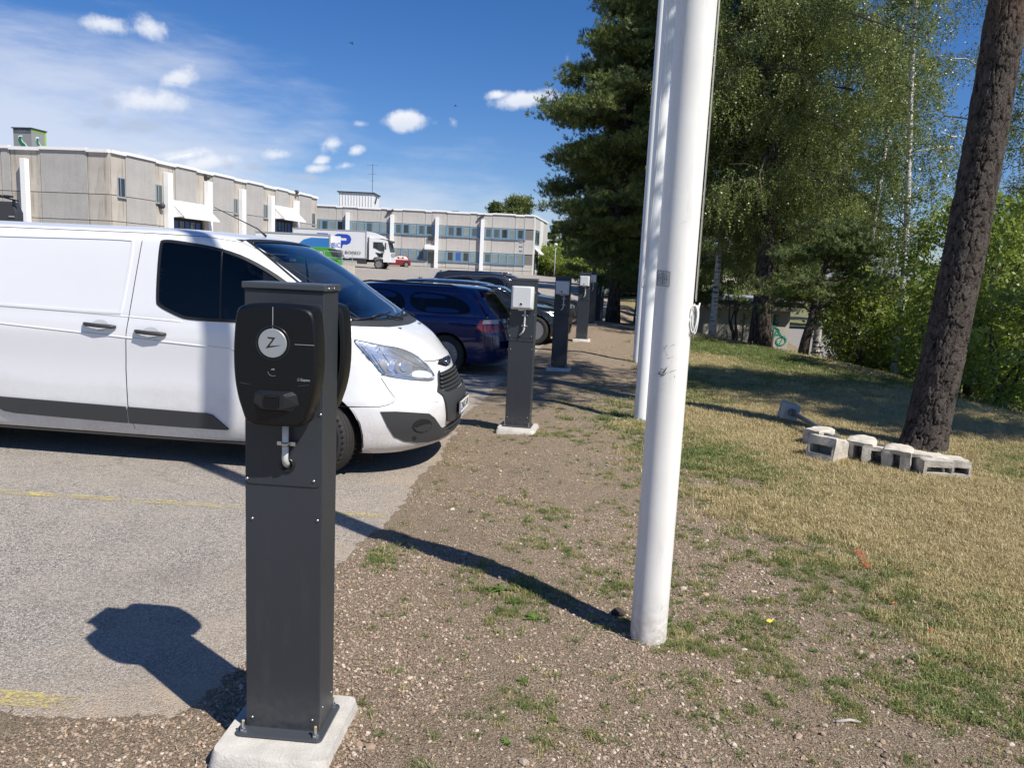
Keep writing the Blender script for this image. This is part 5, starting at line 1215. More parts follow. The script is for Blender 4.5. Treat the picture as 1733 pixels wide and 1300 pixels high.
M_bluep = mat('dark blue metallic paint', (.005, .012, .085), .22, metal=.35, coat=1.)
M_blackp = mat('black metallic paint', (.012, .013, .016), .22, metal=.3, coat=1.)
M_greyp2 = mat('dark grey metallic paint', (.035, .037, .042), .25, metal=.5, coat=1.)
M_redp = mat('dark red paint', (.16, .014, .016), .35, coat=.4)
M_amber = mat('clear tail lens', (.45, .40, .38), .2, coat=1.)
# wagon: x forward, front axle 0, rear axle -2.89; tail at -3.9
def wagonK(h=1.46, tail=-3.93, w=.91, nose=.83, rake=0.):
    return [(.20, nose - .10, tail + .12, w - .07, .7, .5, 2.4, 2.8), (.28, nose - .01, tail + .03, w - .03, .75, .55, 2.5, 2.8), (.42, nose, tail - .01, w - .01, .75, .55, 2.5, 2.8), (.55, nose - .01, tail, w, .75, .55, 2.5, 2.8), (.68, nose - .05, tail + .03, w, .75, .5, 2.5, 2.8),
            (.76, nose - .12, tail + .05, w, .75, .5, 2.5, 2.8), (.81, nose - .25, tail + .06, w - .003, .72, .48, 2.5, 2.8), (.87, nose - .60, tail + .08, w - .01, .62, .45, 2.6, 2.8), (.92, nose - .98, tail + .10, w - .025, .55, .42, 2.8, 2.8), (.95, nose - 1.14, tail + .12, w - .045, .5, .42, 2.8, 2.8),
            (1.02, nose - 1.26, tail + .17, w - .07, .5, .4, 2.8, 2.8), (1.15, nose - 1.47, tail + .27, w - .125, .5, .4, 2.8, 2.8), (1.28, nose - 1.70, tail + .38, w - .18, .48, .38, 2.8, 2.8), (h - .085, nose - 1.93, tail + .48, w - .235, .45, .36, 2.7, 2.8), (h - .045, nose - 2.10, tail + .55, w - .28, .42, .4, 2.6, 2.8),
            (h - .02, nose - 2.32, tail + .70, w - .38, .4, .45, 2.4, 2.6), (h - .005, nose - 2.6, tail + 1.05, w - .55, .35, .4, 2.2, 2.4), (h, nose - 3.0, tail + 1.6, .12, .1, .1, 2, 2)]
def blue_extra(o, s):
    mr_ = s.mapper('rear'); ms_ = s.mapper('side', True); ms2 = s.mapper('side')
    for mp in (ms_, ms2):
        s.patch([(-3.62, .71), (-3.40, .78), (-3.46, .91), (-3.72, .94), (-3.90, .93), (-3.93, .74)], mp, M_red, 'tail_lamp', o, off=.006, th=.012, res=.1)
        s.patch([(-3.50, .86), (-3.52, .92), (-3.80, .93), (-3.82, .87)], mp, M_amber, 'lamp_insert', o, off=.010, th=.006, res=.1)
        s.line([(-.45, .93), (-1.3, .955), (-2.4, .965), (-3.3, .96)], mp, M_bluep, 'waist_line', o, r=.008, off=-.002)
        for x in (-.98, -2.02): s.line([(x, .93), (x - .02, .6), (x + .02, .25)], mp, M_rub, 'shut_line', o, r=.0035)
        s.line([(-2.92, .93), (-2.7, .85), (-2.58, .70), (-2.52, .5)], mp, M_rub, 'shut_line', o, r=.0035)
        s.line([(-.42, .95), (-.75, 1.18), (-1.1, 1.36), (-1.6, 1.405), (-2.6, 1.385), (-3.1, 1.33)], mp, M_rub, 'window_trim', o, r=.008)
        for x in (-1.25, -2.15): y0, n_ = mp(x, .89); h_ = MB(); h_.tube([y0 + Vector((-.09, 0, 0)), y0 + n_ * .03 + Vector((-.05, 0, 0)), y0 + n_ * .03 + Vector((.05, 0, 0)), y0 + Vector((.09, 0, 0))], .012, 8); h_.build('door_handle', M_bluep, o, smooth=True)
        s.line([(-1.265, 1.34), (-1.16, .97)], mp, M_chrome, 'pillar_strip', o, r=.006) if False else None
    for sd_ in (-1, 1):
        r_ = MB(); r_.tube([(-1.25, sd_ * .62, 1.42), (-1.5, sd_ * .63, 1.468), (-2.9, sd_ * .63, 1.455), (-3.15, sd_ * .62, 1.395)], .016, 8); r_.build('roof_rail', M_blackp, o, smooth=True)
    MB().box((-3.42, 0, 1.385), (.22, 1.12, .03), rot=Matrix.Rotation(R(4), 3, 'Y')).build('spoiler', M_bluep, o, bevel=.01)
    MB().box((-3.95, 0, .52), (.05, 1.5, .14)).build('bumper_strip', M_bluep, o, bevel=.02)
side_w = [[(-.52, .965), (-.9, 1.21), (-1.17, 1.33), (-1.30, 1.34), (-1.24, .98)], [(-1.30, .98), (-1.36, 1.345), (-2.08, 1.345), (-2.24, .99)], [(-2.32, .99), (-2.19, 1.34), (-2.85, 1.31), (-3.12, 1.24), (-3.28, 1.12), (-3.28, 1.02), (-3.1, .99)]]
fw_ = [(-.70, .97), (.70, .97), (.62, 1.2), (.52, 1.36), (-.52, 1.36), (-.62, 1.2)]
rw_ = [(-.68, 1.02), (.68, 1.02), (.58, 1.33), (-.58, 1.33)]
zb = lambda x, y: float(base_h(np.array(x), np.array(y)))
def place(px, py, Y, lx, ly, rz):
    """world origin such that local (lx, ly) stands where the sight line px meets depth Y"""
    p = atY(px, py, Y); c, s_ = math.cos(rz), math.sin(rz); return Vector((p.x - (lx * c - ly * s_), p.y - (lx * s_ + ly * c), 0))
# blue wagon: nose left, so its right flank (+y side after the half turn is -y) faces the camera
rzb = R(180 - 8); lb = place(864, 560, 12.75, -3.93, .6, rzb); lb.z = zb(-1, 13)
car('estate_car', 'dark blue estate car whose red tail lamp sits beside the second post', lb, rzb, M_bluep, wagonK(1.47), (0, -2.89), .325, side_w, rw_, fw_, blue_extra)
def nose_extra(paint, hi=0.):
    def f(o, s):
        for far in (False, True):
            mp = s.mapper('side', far)
            s.patch(chaikin([(.40, .66), (.70, .60), (.74, .68), (.52, .765), (.28, .79)], 1), mp, M_lensd, 'headlamp', o, off=.006, th=.01, res=.08)
            for x in (-.62, -1.7): s.line([(x, .93), (x - .02, .6), (x + .02, .25)], mp, M_rub, 'shut_line', o, r=.0035)
            s.line([(-.42, .95), (-.75, 1.18), (-1.1, 1.33), (-1.6, 1.36 + hi), (-2.6, 1.34 + hi), (-3.1, 1.26 + hi)], mp, M_chrome, 'window_trim', o, r=.006)
        s.patch([(-.38, .50), (.38, .50), (.42, .66), (-.42, .66)], s.mapper('front'), M_dark, 'grille', o, off=.004, th=.008, res=.1)
        MB().tube([(-3.35 if hi else -2.9, 0, s.bvh.ray_cast(Vector((-3.2 if hi else -2.8, 0, 3)), Vector((0, 0, -1)))[0].z - .01), (-3.42 if hi else -2.98, 0, 1.40 + hi * 1.6)], [.03, .012], 8).build('shark_fin', M_blackp, o, smooth=True)
    return f
sedK = [tuple(list(k)) for k in wagonK(1.40, tail=-3.75)]
rzk = R(-7); lk = place(903, 568, 17.7, 0, -.9, rzk); lk.z = zb(.3, 18.4)
car('saloon_car', 'black saloon car with a silver spoked wheel between the second and third posts', lk, rzk, M_blackp, sedK, (0, -2.8), .33, [[(a, b * .965) for a, b in p_] for p_ in side_w], rw_, [(a, b * .97) for a, b in fw_], nose_extra(M_blackp))
lg = place(966, 520, 22.4, .62, -.55, rzk); lg.z = zb(1.2, 23.2)
def grey_extra(o, s):
    nose_extra(M_greyp2, .06)(o, s)
    for sd_ in (-1, 1): r_ = MB(); r_.tube([(-1.3, sd_ * .62, 1.48), (-1.5, sd_ * .63, 1.53), (-3.0, sd_ * .63, 1.52), (-3.2, sd_ * .62, 1.46)], .018, 8); r_.build('roof_rail', M_blackp, o, smooth=True)
car('estate_car', 'dark grey estate car with roof rails parked behind the black car', lg, rzk, M_greyp2, wagonK(1.53, w=.93), (0, -2.89), .33, [[(a, b * 1.03 - .01) for a, b in p_] for p_ in side_w], rw_, [(a, b * 1.03 - .02) for a, b in fw_], grey_extra)
lf = atY(997, 470, 52.); 
car('parked_car', 'distant dark car glimpsed under the tree above the far posts', (lf.x + 3.2, 54, zb(5, 53)), R(30), M_blackp, wagonK(1.5), (0, -2.8), .33, side_w, rw_, fw_)
hatchK = [(a, b, max(c_, -3.25) if True else c_, d_ - .06, e, f, g, h) for a, b, c_, d_, e, f, g, h in wagonK(1.45, tail=-3.2)]
lr = atY(672, 450, 96.)
car('hatchback', 'small dark red hatchback parked in front of the far office block beside the lorry cab', (lr.x - 1.5, 96., zb(-13, 96)), R(205), M_redp, hatchK, (0, -2.45), .31, [[(max(a, -2.9), b) for a, b in p_] for p_ in side_w[:2]], rw_, fw_, None)
# ================================================================== BUILDINGS
def stained(name, c, c2, streak=.5, sc=2., bump=.004, agg=0):
    m, t, b = shader(name); co = N(t, 'ShaderNodeTexCoord').outputs['Object']
    mp = N(t, 'ShaderNodeMapping'); mp.inputs['Scale'].default_value = (1, 1, .12); t.links.new(co, mp.inputs[0])
    st = tnoise(t, mp.outputs[0], 3.2, 6, .65); big = tnoise(t, co, .5, 5); fine = tnoise(t, co, 14 if agg else 30, 4, .7)
    x = tmix(t, tmap(t, big, .35, .65), c, c2)
    x = tmix(t, tmap(t, st, .5, .72, 0, streak), x, tuple(v * .55 for v in c))
    if agg: x = tmix(t, tmap(t, fine, .4, .62, 0, .5), x, tuple(v * .6 for v in c))
    else: x = tmix(t, tmap(t, fine, .3, .7, 0, .15), x, tuple(v * .7 for v in c))
    t.links.new(x, b.inputs['Base Color']); b.inputs['Roughness'].default_value = .92; b.inputs['Specular IOR Level'].default_value = .25
    bp = N(t, 'ShaderNodeBump', i_Strength=.6, i_Distance=bump * (4 if agg else 1)); t.links.new(fine, bp.inputs['Height']); t.links.new(bp.outputs[0], b.inputs['Normal']); return m
M_agg = stained('exposed aggregate panel', (.40, .385, .365), (.47, .455, .43), .25, agg=1)
M_smo = stained('smooth concrete panel', (.41, .375, .32), (.50, .465, .41), .85)
M_far = stained('far concrete panel', (.44, .42, .39), (.51, .485, .45), .25)
M_wall = mat('joint sealant', (.16, .15, .14), .9)
M_whitep = mat('white painted metal', (.78, .78, .77), .45, var=.03)
M_whitew = stained('white painted concrete', (.62, .61, .58), (.68, .67, .64), .2)
M_blueF = mat('light blue window frame', (.15, .27, .37), .5)
M_blueD = mat('blue panel', (.035, .10, .30), .5)
M_pane = mat('window pane', (.05, .075, .08), .06, spec=.8, coat=.5)
M_paneD = mat('dark window pane', (.018, .022, .026), .05, spec=.8, coat=.5)
M_blind = mat('pane with pale blind', (.20, .24, .23), .1, spec=.7, coat=.6, var=.1, vscale=2)
M_gfr = mat('grey window frame', (.30, .33, .35), .5)
M_metalroof = mat('bitumen roof', (.10, .10, .10), .9)

class Wall:
    def __init__(s, A, B, parent):
        s.A = Vector((A[0], A[1], 0)); s.B = Vector((B[0], B[1], 0)); s.u = (s.B - s.A).normalized(); s.L = (s.B - s.A).length; s.n = Vector((s.u.y, -s.u.x, 0)); s.p = parent
    def at(s, px, py):
        q = atP(px, py, s.A, s.n); return (q - s.A).dot(s.u), q.z
    def slab(s, s0, s1, z0, z1, d0, d1, m, name, parent=None, bev=0., **k):
        """box between s0..s1 along the wall, z0..z1 high, standing d0..d1 out from the wall plane"""
        c = s.A + s.u * (s0 + s1) / 2 + s.n * (d0 + d1) / 2; c.z = (z0 + z1) / 2
        rz_ = math.atan2(s.u.y, s.u.x); o = MB().box((0, 0, 0), (s1 - s0, abs(d1 - d0), z1 - z0)).build(name, m, parent or s.p, bevel=bev, **k)
        o.location = c if (parent or s.p) is s.p else c - Vector(parent.location); o.rotation_euler = (0, 0, rz_)
        if parent and parent is not s.p:
            o.location = Matrix.Rotation(-parent.rotation_euler.z, 3, 'Z') @ (c - parent.location); o.rotation_euler = (0, 0, 0)
        return o
    def window(s, s0, s1, z0, z1, mp, fr=M_gfr, fw_=.07, split=True, depth=.03):
        f = s.slab(s0, s1, z0, z1, depth, -.05, fr, 'window')
        s.slab(s0 + fw_, s1 - fw_, z0 + fw_, z1 - fw_, depth + .004, depth - .02, mp, 'pane', f)
        if split: s.slab(s0 + (s1 - s0) * .36 - .025, s0 + (s1 - s0) * .36 + .025, z0 + fw_, z1 - fw_, depth + .02, depth, fr, 'mullion', f)
        return f
ZR = 9.0
# ---- left building (warehouse range): two fronts meeting at a corner
lbd = empty('warehouse_building', (0, 0, 0)); tag(lbd, 'long grey concrete panel warehouse with white pilasters and awnings on the left', 'building')
F1 = Wall((-64.9, 61.75), (-30.22, 57.95), lbd); F2 = Wall((-30.22, 57.95), (-23.59, 91.09), lbd)
mb = MB(); poly = [(-64.9, 61.75), (-30.22, 57.95), (-23.59, 91.09), (-58.0, 96.)]
cxp, cyp = sum(p[0] for p in poly) / 4, sum(p[1] for p in poly) / 4; pin = [(x + (cxp - x) * .006, y + (cyp - y) * .006) for x, y in poly]
mb.prism(pin, (0, 0, ZR - .15), (1, 0, 0), (0, 1, 0), (0, 0, 1), 9.6); mb.build('wall', M_wall, lbd)
zj1 = F2.at(213, 333)[1]; zj2 = F2.at(190, 374)[1]
def cols(Wl, pxs, ypx, kinds, zrows, gap=.05):
    ss_ = [Wl.at(p, y)[0] if not isinstance(p, tuple) else p[0] for p, y in zip(pxs, ypx)]
    for k in range(len(kinds)):
        m, out_ = (M_agg, .09) if kinds[k] == 'a' else (M_smo, .05)
        for z0, z1 in zrows: Wl.slab(ss_[k] + gap / 2, ss_[k + 1] - gap / 2, z0 + gap / 2, z1 - gap / 2, out_, -.06, m, 'facade_panel')
        hz_ = .22 if kinds[k] == 'a' else .30
        Wl.slab(ss_[k] + .005, ss_[k + 1] - .005, ZR - (.02 if kinds[k] == 'a' else .10), ZR + .20 - (.0 if kinds[k] == 'a' else .06), .22, -.5, M_whitep, 'coping')
    return ss_
rows = [(zj1, ZR - .02), (zj2, zj1), (.2, zj2)]
px2 = [(0.,), 211, 261, 295, 330, 358, 394, 415, 444, 465, 486, 504, 526, (F2.L,)]
cols(F2, px2, [300] * 5 + [310] * 3 + [330] * 5 + [340], 'sasasasasasas', rows)
px1 = [(0.,), (6.,), (12.,), (18.,), (F1.L - 8.6,), 19, 70, 149, (F1.L,)]
cols(F1, px1, [290] * 9, 'asasasas', rows)
for (x0, x1, y0, y1), mp_ in (((197, 210, 299, 333), M_paneD), ((262, 273, 311, 343), M_pane), ((350, 358, 327, 356), M_pane), ((394, 401, 335, 361), M_pane), ((408, 415, 338, 364), M_pane), ((445, 452, 345, 369), M_pane), ((500, 503.5, 352, 370), M_pane), ((527, 532, 360, 380), M_paneD)):
    s0, z1 = F2.at(x0, y0); s1, _ = F2.at(x1, y0); _, z0 = F2.at(x0, y1); F2.window(s0, s1, z0, z1, mp_, depth=.10)
    F2.slab(s0 - .05, s1 + .05, z0 - .06, z0, .20, .05, M_gfr, 'sill')
for pxc, yt in ((278.5, 292), (347, 307), (405, 320), (454.5, 331), (497, 339.5)):
    s0, zt = F2.at(pxc, yt); F2.slab(s0 - .33, s0 + .33, .3, zt, .55, .09, M_whitep, 'pilaster', bev=.03)
s0, zt = F1.at(46, 269); F1.slab(s0 - .22, s0 + .22, .3, zt, .55, .09, M_whitep, 'pilaster', bev=.03)
def awning(Wl, a, b_, c_, label=None):
    (s0, zt), (s1, _) = Wl.at(*a), Wl.at(*b_); _, zb_ = Wl.at(*c_); zb_ = zt - 1.35; o_ = 1.6
    P0 = lambda s_, d_, z_: Wl.A + Wl.u * s_ + Wl.n * d_ + Vector((0, 0, z_))
    mb = MB(); mb.add([P0(s0, .1, zt), P0(s1, .1, zt), P0(s1, o_, zb_), P0(s0, o_, zb_), P0(s0, .1, zt - .12), P0(s1, .1, zt - .12), P0(s1, o_, zb_ - .12), P0(s0, o_, zb_ - .12)], [(0, 3, 2, 1), (4, 5, 6, 7), (3, 7, 6, 2), (0, 4, 7, 3), (1, 2, 6, 5)])
    for s_ in (s0, s1): mb.add([P0(s_, .1, zt), P0(s_, o_, zb_), P0(s_, .1, zb_ - .1)], [(0, 1, 2)])
    mb.build('awning', M_whitep, Wl.p)
    Wl.slab(s0 + .5, s1 - .3, zb_ - 3.0, zb_ - .05, .13, .0, M_hole, 'doorway')
    k = 5
    for j in range(k):
        q = s0 + .6 + (s1 - s0 - 1.2) * j / k; Wl.slab(q, q + (s1 - s0 - 1.2) / k - .15, zb_ - 2.9, zb_ - .3, .16, .13, M_blueD if j % 2 == 0 else M_paneD, 'door_leaf')
awning(F2, (283, 337), (344, 347), (300, 366)); awning(F2, (458, 346), (495, 352), (470, 368))
for px_, py_ in ((269, 348), (346, 300), (498, 325)):
    s0, z0 = F2.at(px_, py_); o = MB().lathe([(.22, 0), (.22, .3), (.1, .4), (0, .4)], F2.A + F2.u * s0 + F2.n * .1 + Vector((0, 0, z0)), F2.n, 12).build('wall_lamp', M_trim, lbd)
o = MB(); q = atY(111, 250, 62.); o.box((q.x, 63, ZR + .42), (1.0, .8, .5)); o.build('roof_vent', M_dark, lbd)
# rooftop sign box
q = atY(8, 245, 64.5); sgn_ = empty('rooftop_sign_box', (q.x + .78, 66.6, ZR + .55)); sgn_.rotation_euler = (0, 0, R(-8)); tag(sgn_, 'grey and lime rooftop sign box with green winding emblems on the left roof', 'sign')
M_sg = mat('sign grey', (.26, .27, .26), .6); M_lime = mat('lime green edge', (.30, .50, .08), .5); M_green = mat('emblem green', (.01, .17, .09), .5)
MB().box((0, 0, .98), (1.66, 1.66, 1.96)).build('sign_body', M_sg, sgn_)
MB().box((0, -.02, 1.99), (1.86, 1.8, .08)).build('sign_roof', M_trim, sgn_)
MB().box((0, -.838, 1.75), (1.62, .012, .36)).build('dark_band', M_greyp, sgn_)
for a, b_ in (((.838, 0, 1.86), (.012, 1.66, .18)), ((.838, .74, .9), (.012, .18, 1.75))): MB().box(a, b_).build('lime_edge', M_lime, sgn_)
text('EKOKEM', .26, M_print, sgn_, (0, -.85, 1.76), (R(90), 0, 0)) if False else text('T E Z N', .24, M_print, sgn_, (-.1, -.85, 1.76), (R(90), 0, 0))
em = [(-.36, 1.22), (-.05, 1.26), (.06, 1.20), (-.02, 1.05), (-.02, .92), (.10, .80), (.36, .66), (.52, .46), (.56, .16), (.50, .05), (.40, .02), (.34, .2), (.20, .36), (-.02, .50), (-.16, .68), (-.30, .80), (-.40, 1.0)]
for rz_, off_ in ((0, (0, -.846)), (90, (.846, 0))):
    h_ = empty('emblem', (0, 0, 0), R(rz_)); h_.parent = sgn_; k_ = .8 if rz_ == 0 else .72
    MB().prism([(x * k_ * 1.14 + .015, (z - .6) * 1.12 + .62) for x, z in em], (-.05, -.842, .05), (1, 0, 0), (0, 0, 1), (0, -1, 0), .01).build('emblem_outline', M_whitep, h_)
    MB().prism([(x * k_ * .95, z) for x, z in em], (-.07, -.852, .05), (1, 0, 0), (0, 0, 1), (0, -1, 0), .01).build('emblem_fill', M_green, h_)
M_lbox_ = mat('cladding seam grey', (.55, .56, .56), .5)  # light grey of the plant room seams
# ---- far office block
fbd = empty('office_building', (0, 0, 0)); tag(fbd, 'two-storey grey office block with two bands of blue framed windows behind the yard', 'building')
E1 = Wall((-34., 103.07), (1.97, 104.23), fbd); E2 = Wall((1.97, 104.23), (4.2, 118.), fbd)
poly = [(-34., 103.07), (1.97, 104.23), (4.2, 118.), (-34., 121.)]; cxp, cyp = sum(p[0] for p in poly) / 4, sum(p[1] for p in poly) / 4
MB().prism([(x + (cxp - x) * .004, y + (cyp - y) * .004) for x, y in poly], (0, 0, ZR - .1), (1, 0, 0), (0, 1, 0), (0, 0, 1), 8.8).build('wall', M_wall, fbd)
pil = [588.5, 663.6, 739.4, 816]
sp_ = [E1.at(p, 400)[0] for p in pil]
zu1, zu0, zl1, zl0 = 7.25, 5.85, 3.95, 2.55
bay = sp_[1] - sp_[0]
edges = [0, sp_[0] - bay] + sp_ + [E1.L]
jn = sorted(set([0.] + [x for p in [sp_[0] - bay] + sp_ for x in (p - .45 * 1.6, p + bay * .22, p + bay * .74)] + [E1.L - 1.3, E1.L]))
jn = [x for x in jn if 0 <= x <= E1.L]; jn = [x for i, x in enumerate(jn) if i == 0 or x - jn[i - 1] > .6]
for i in range(len(jn) - 1):
    m = M_far if i % 2 else M_smo if False else M_far
    o_ = .05 + .03 * (i % 2)
    for z0, z1 in ((zu1, ZR - .02), (zl1, zu0), (1.75, zl0), (.2, 1.72)): E1.slab(jn[i] + .02, jn[i + 1] - .02, z0 + .015, z1 - .015, o_, -.05, m, 'facade_panel')
    E1.slab(jn[i], jn[i + 1], ZR - .03 - .09 * (i % 2), ZR + .16 - .06 * (i % 2), .2, -.5, M_whitep, 'coping')
sE = E1.at(889, 400)[0]
rw = random.Random(4)
for b_i in range(-1, 5):
    s0 = (sp_[0] + bay * (b_i - 1)) + .40 if b_i < 1 else sp_[b_i - 1] + .40
    s1 = (sp_[b_i] - .40) if 0 <= b_i < 4 else (sE if b_i == 4 else sp_[0] - bay - .4)
    if b_i < 0: s0, s1 = sp_[0] - bay * 1.9, sp_[0] - bay - .4
    for lvl, (z0, z1) in enumerate(((zu0, zu1), (zl0, zl1))):
        e1 = s1
        if lvl == 1 and b_i == 2: e1 = E1.at(721, 430)[0]
        E1.slab(s0 - .25, e1 + (.02 if b_i == 4 else .25), z0, z1, .02, -.05, M_blueF, 'window_band')
        E1.slab(s0 - .25, e1 + .05, z0 - .07, z0 + .03, .22, .0, M_blueF, 'sill')
        n_ = 5 if e1 == s1 else 4; wv_ = (e1 - s0) / n_
        for k in range(n_):
            mp_ = rw.choice([M_pane, M_blind, M_blind, M_pane, M_paneD])
            if lvl == 1 and b_i == 3 and k == 2: mp_ = M_blueD
            f = E1.slab(s0 + wv_ * k + .02, s0 + wv_ * k + wv_ * .74, z0 + .10, z1 - .10, .05, .0, M_gfr, 'window')
            E1.slab(s0 + wv_ * k + .08, s0 + wv_ * k + wv_ * .74 - .06, z0 + .16, z1 - .16, .056, .03, mp_, 'pane', f)
            if k < n_ - 1 or b_i == 4: E1.slab(s0 + wv_ * k + wv_ * .78, s0 + wv_ * k + wv_ * .96, z0 + .02, z1 - .03, .12, .02, M_blueF, 'window_pier')
for i, p in enumerate(sp_):
    zt = E1.at(pil[i], (360, 364, 368, 371.7)[i])[1]; o = E1.slab(p - .24, p + .24, 1.0, zt, .55, .08, M_whitep, 'pilaster', bev=.02)
    E1.slab(p - .32, p + .32, 1.0, 1.55, .7, .08, M_gfr, 'pilaster_foot')
s0, _ = E1.at(723, 430); s1, _ = E1.at(736, 430)
dr = E1.slab(s0, s1, 1.2, 3.9, .09, .0, M_gfr, 'entrance_door'); E1.slab(s0 + .12, s1 - .1, 2.2, 3.7, .10, .05, M_paneD, 'pane', dr)
a_, zt = E1.at(719, 413); E1.slab(a_, s1, zt - .75, zt - .15, 1.1, .08, M_whitep, 'entrance_canopy', bev=.1)
a_, zt = E1.at(729, 403); E1.slab(a_ - .3, a_ + .3, zt - .3, zt + .3, .35, .08, M_trim, 'flood_light')
for k, (px_, py_) in enumerate(((882, 409), (882, 416.5), (882, 424))):
    a_, z_ = E1.at(px_, py_); E1.slab(a_ - .22, a_ + .22, z_ - .07, z_ + .07, .16, .08, M_gfr, 'wall_grille')
for px_, py_ in ((661, 358), (815, 367)): a_, z_ = E1.at(px_, py_); o = MB().bar(E1.A + E1.u * (a_ - .4) + E1.n * .25 + Vector((0, 0, z_ - .25)), E1.A + E1.u * (a_ + .4) + E1.n * .3 + Vector((0, 0, z_ + .25)), .28, .2).build('flood_light', M_trim, fbd)
# end wall: painted white, glazed stair bay
for a, b_, z0, z1, m in ((0, .8, 1.2, ZR - .1, M_whitew), (.85, 5.6, 7.3, ZR - .1, M_far), (.85, 5.6, 4.1, 5.3, M_whitew), (5.6, 9, 1.2, ZR - .1, M_whitew), (9, E2.L, 1.2, ZR - .3, M_far), (2.3, 5.6, 1.2, 2.0, M_whitew)): E2.slab(a + .02, b_ - .02, z0, z1, .08, -.05, m, 'facade_panel')
E2.slab(0, E2.L, ZR - .08, ZR + .14, .2, -.5, M_whitep, 'coping')
for a, b_, z0, z1 in ((1.2, 2.6, 5.4, 7.2), (2.8, 5.2, 5.4, 7.2), (2.6, 5.2, 2.1, 4.0)): f = E2.slab(a, b_, z0, z1, .05, 0, M_blueF, 'window'); E2.slab(a + .12, b_ - .12, z0 + .12, z1 - .12, .06, .03, M_pane, 'pane', f)
f = E2.slab(1.0, 2.2, 1.3, 3.9, .05, 0, M_trim, 'side_door')
MB().add([E2.A + E2.u * 1.0 + E2.n * .1 + Vector((0, 0, 4.9)), E2.A + E2.u * 4.6 + E2.n * .1 + Vector((0, 0, 4.9)), E2.A + E2.u * 4.6 + E2.n * .9 + Vector((0, 0, 4.2)), E2.A + E2.u * 1.0 + E2.n * .9 + Vector((0, 0, 4.2)), E2.A + E2.u * 1.0 + E2.n * .1 + Vector((0, 0, 4.75)), E2.A + E2.u * 1.0 + E2.n * .9 + Vector((0, 0, 4.05)), E2.A + E2.u * 4.6 + E2.n * .9 + Vector((0, 0, 4.05)), E2.A + E2.u * 4.6 + E2.n * .1 + Vector((0, 0, 4.75))], [(0, 3, 2, 1), (4, 7, 6, 5), (3, 5, 6, 2), (0, 4, 5, 3), (1, 2, 6, 7)]).build('awning', M_whitep, fbd)
# rooftop plant room with standing seams and a mast
q0 = atY(573, 350, 108.); q1 = atY(631, 352, 108.)
xm, wd_ = (q0.x + q1.x) / 2, (q1.x - q0.x)
MB().box((xm, 110.3, ZR + 1.0), (wd_, 4.6, 2.6)).build('plant_room', M_whitep, fbd)
sm = MB()
for k in range(12): sm.box((xm - wd_ / 2 + wd_ * (k + .5) / 12, 107.97, ZR + 1.0), (.06, .06, 2.4))
sm.build('cladding_seam', M_lbox_, fbd, kind='stuff')
MB().box((xm, 110.3, ZR + 2.36), (wd_ + .4, 5.0, .14)).build('plant_room_roof', M_trim, fbd)
MB().bar((xm + wd_ / 2 + .06, 109.2, ZR + 1.1), (xm + wd_ / 2 + .06, 110.2, ZR + 1.9), .15, .3).build('vent_pipe', M_trim, fbd)
qm = atY(630, 330, 109.); mk = MB(); mk.tube([(qm.x, 109, ZR + 2.4), (qm.x, 109, ZR + 6.4)], .04, 6)
for z_, w_ in ((6.2, .9), (5.0, .6), (4.1, .4)): mk.bar((qm.x - w_, 109, ZR + z_), (qm.x + w_ * .8, 109, ZR + z_), .03)
mk.build('antenna_mast', M_greyp, fbd)
for px_, w_ in ((770, 1.0), (752, .8)): q = atY(px_, 356, 107.); MB().box((q.x, 108, ZR + .25), (w_, .8, .4)).build('roof_vent', M_trim, fbd)

# ---- lorry
M_lor = mat('white lorry paint', (.74, .75, .76), .35, coat=.3); M_lbox = mat('lorry box panel', (.66, .67, .69), .4, var=.03, vscale=1)
M_sw1 = mat('deep blue vinyl', (.02, .06, .42), .4); M_sw2 = mat('mid blue vinyl', (.03, .16, .42), .4)
lq = atY(641, 458, 80.); lor = empty('box_lorry', (lq.x - .3, 80, zb(-13, 80)), R(-3)); tag(lor, 'white box lorry with blue K P lettering parked side-on by the office block', 'lorry')
MB().box((-4.9, 1.25, 2.42), (7.7, 2.5, 2.75)).build('cargo_box', M_lbox, lor, bevel=.03)
for z_ in (1.06, 3.80): MB().box((-4.9, -.012, z_), (7.74, .05, .09)).build('box_rail', M_gfr, lor)
for x_ in (-8.72, -1.08): MB().box((x_, -.012, 2.42), (.1, .05, 2.75)).build('box_rail', M_gfr, lor)
cab = [(-.75, .95), (-.75, 3.15), (.2, 3.1), (1.15, 2.9), (1.42, 1.75), (1.48, 1.2), (1.48, .75), (.75, .75), (.72, 1.05), (.3, 1.3), (-.2, 1.2), (-.4, .95)]
cb = MB(); cb.prism(cab, (0, .03, 0), (1, 0, 0), (0, 0, 1), (0, -1, 0), 2.4); cb.build('cab', M_lor, lor)
MB().prism([(-.75, 3.15), (-.70, 3.75), (-.2, 3.6), (.65, 3.2), (.75, 3.12)], (0, .18, 0), (1, 0, 0), (0, 0, 1), (0, -1, 0), 2.1).build('roof_fairing', M_lor, lor)
MB().prism([(-.32, 2.75), (.62, 2.75), (.86, 2.2), (.80, 1.85), (.4, 1.85), (-.1, 2.1), (-.32, 2.15)], (0, .0, 0), (1, 0, 0), (0, 0, 1), (0, -1, 0), .03).build('door_window', M_paneD, lor)
MB().prism([(-.1, 1.7), (.72, 1.62), (.70, 1.22), (.3, 1.25)], (0, .0, 0), (1, 0, 0), (0, 0, 1), (0, -1, 0), .03).build('lower_window', M_paneD, lor)
MB().add([(1.20, .12, 2.80), (1.20, 2.28, 2.80), (1.44, 2.34, 1.80), (1.44, .06, 1.80)], [(0, 1, 2, 3)]).build('windscreen', M_paneD, lor)
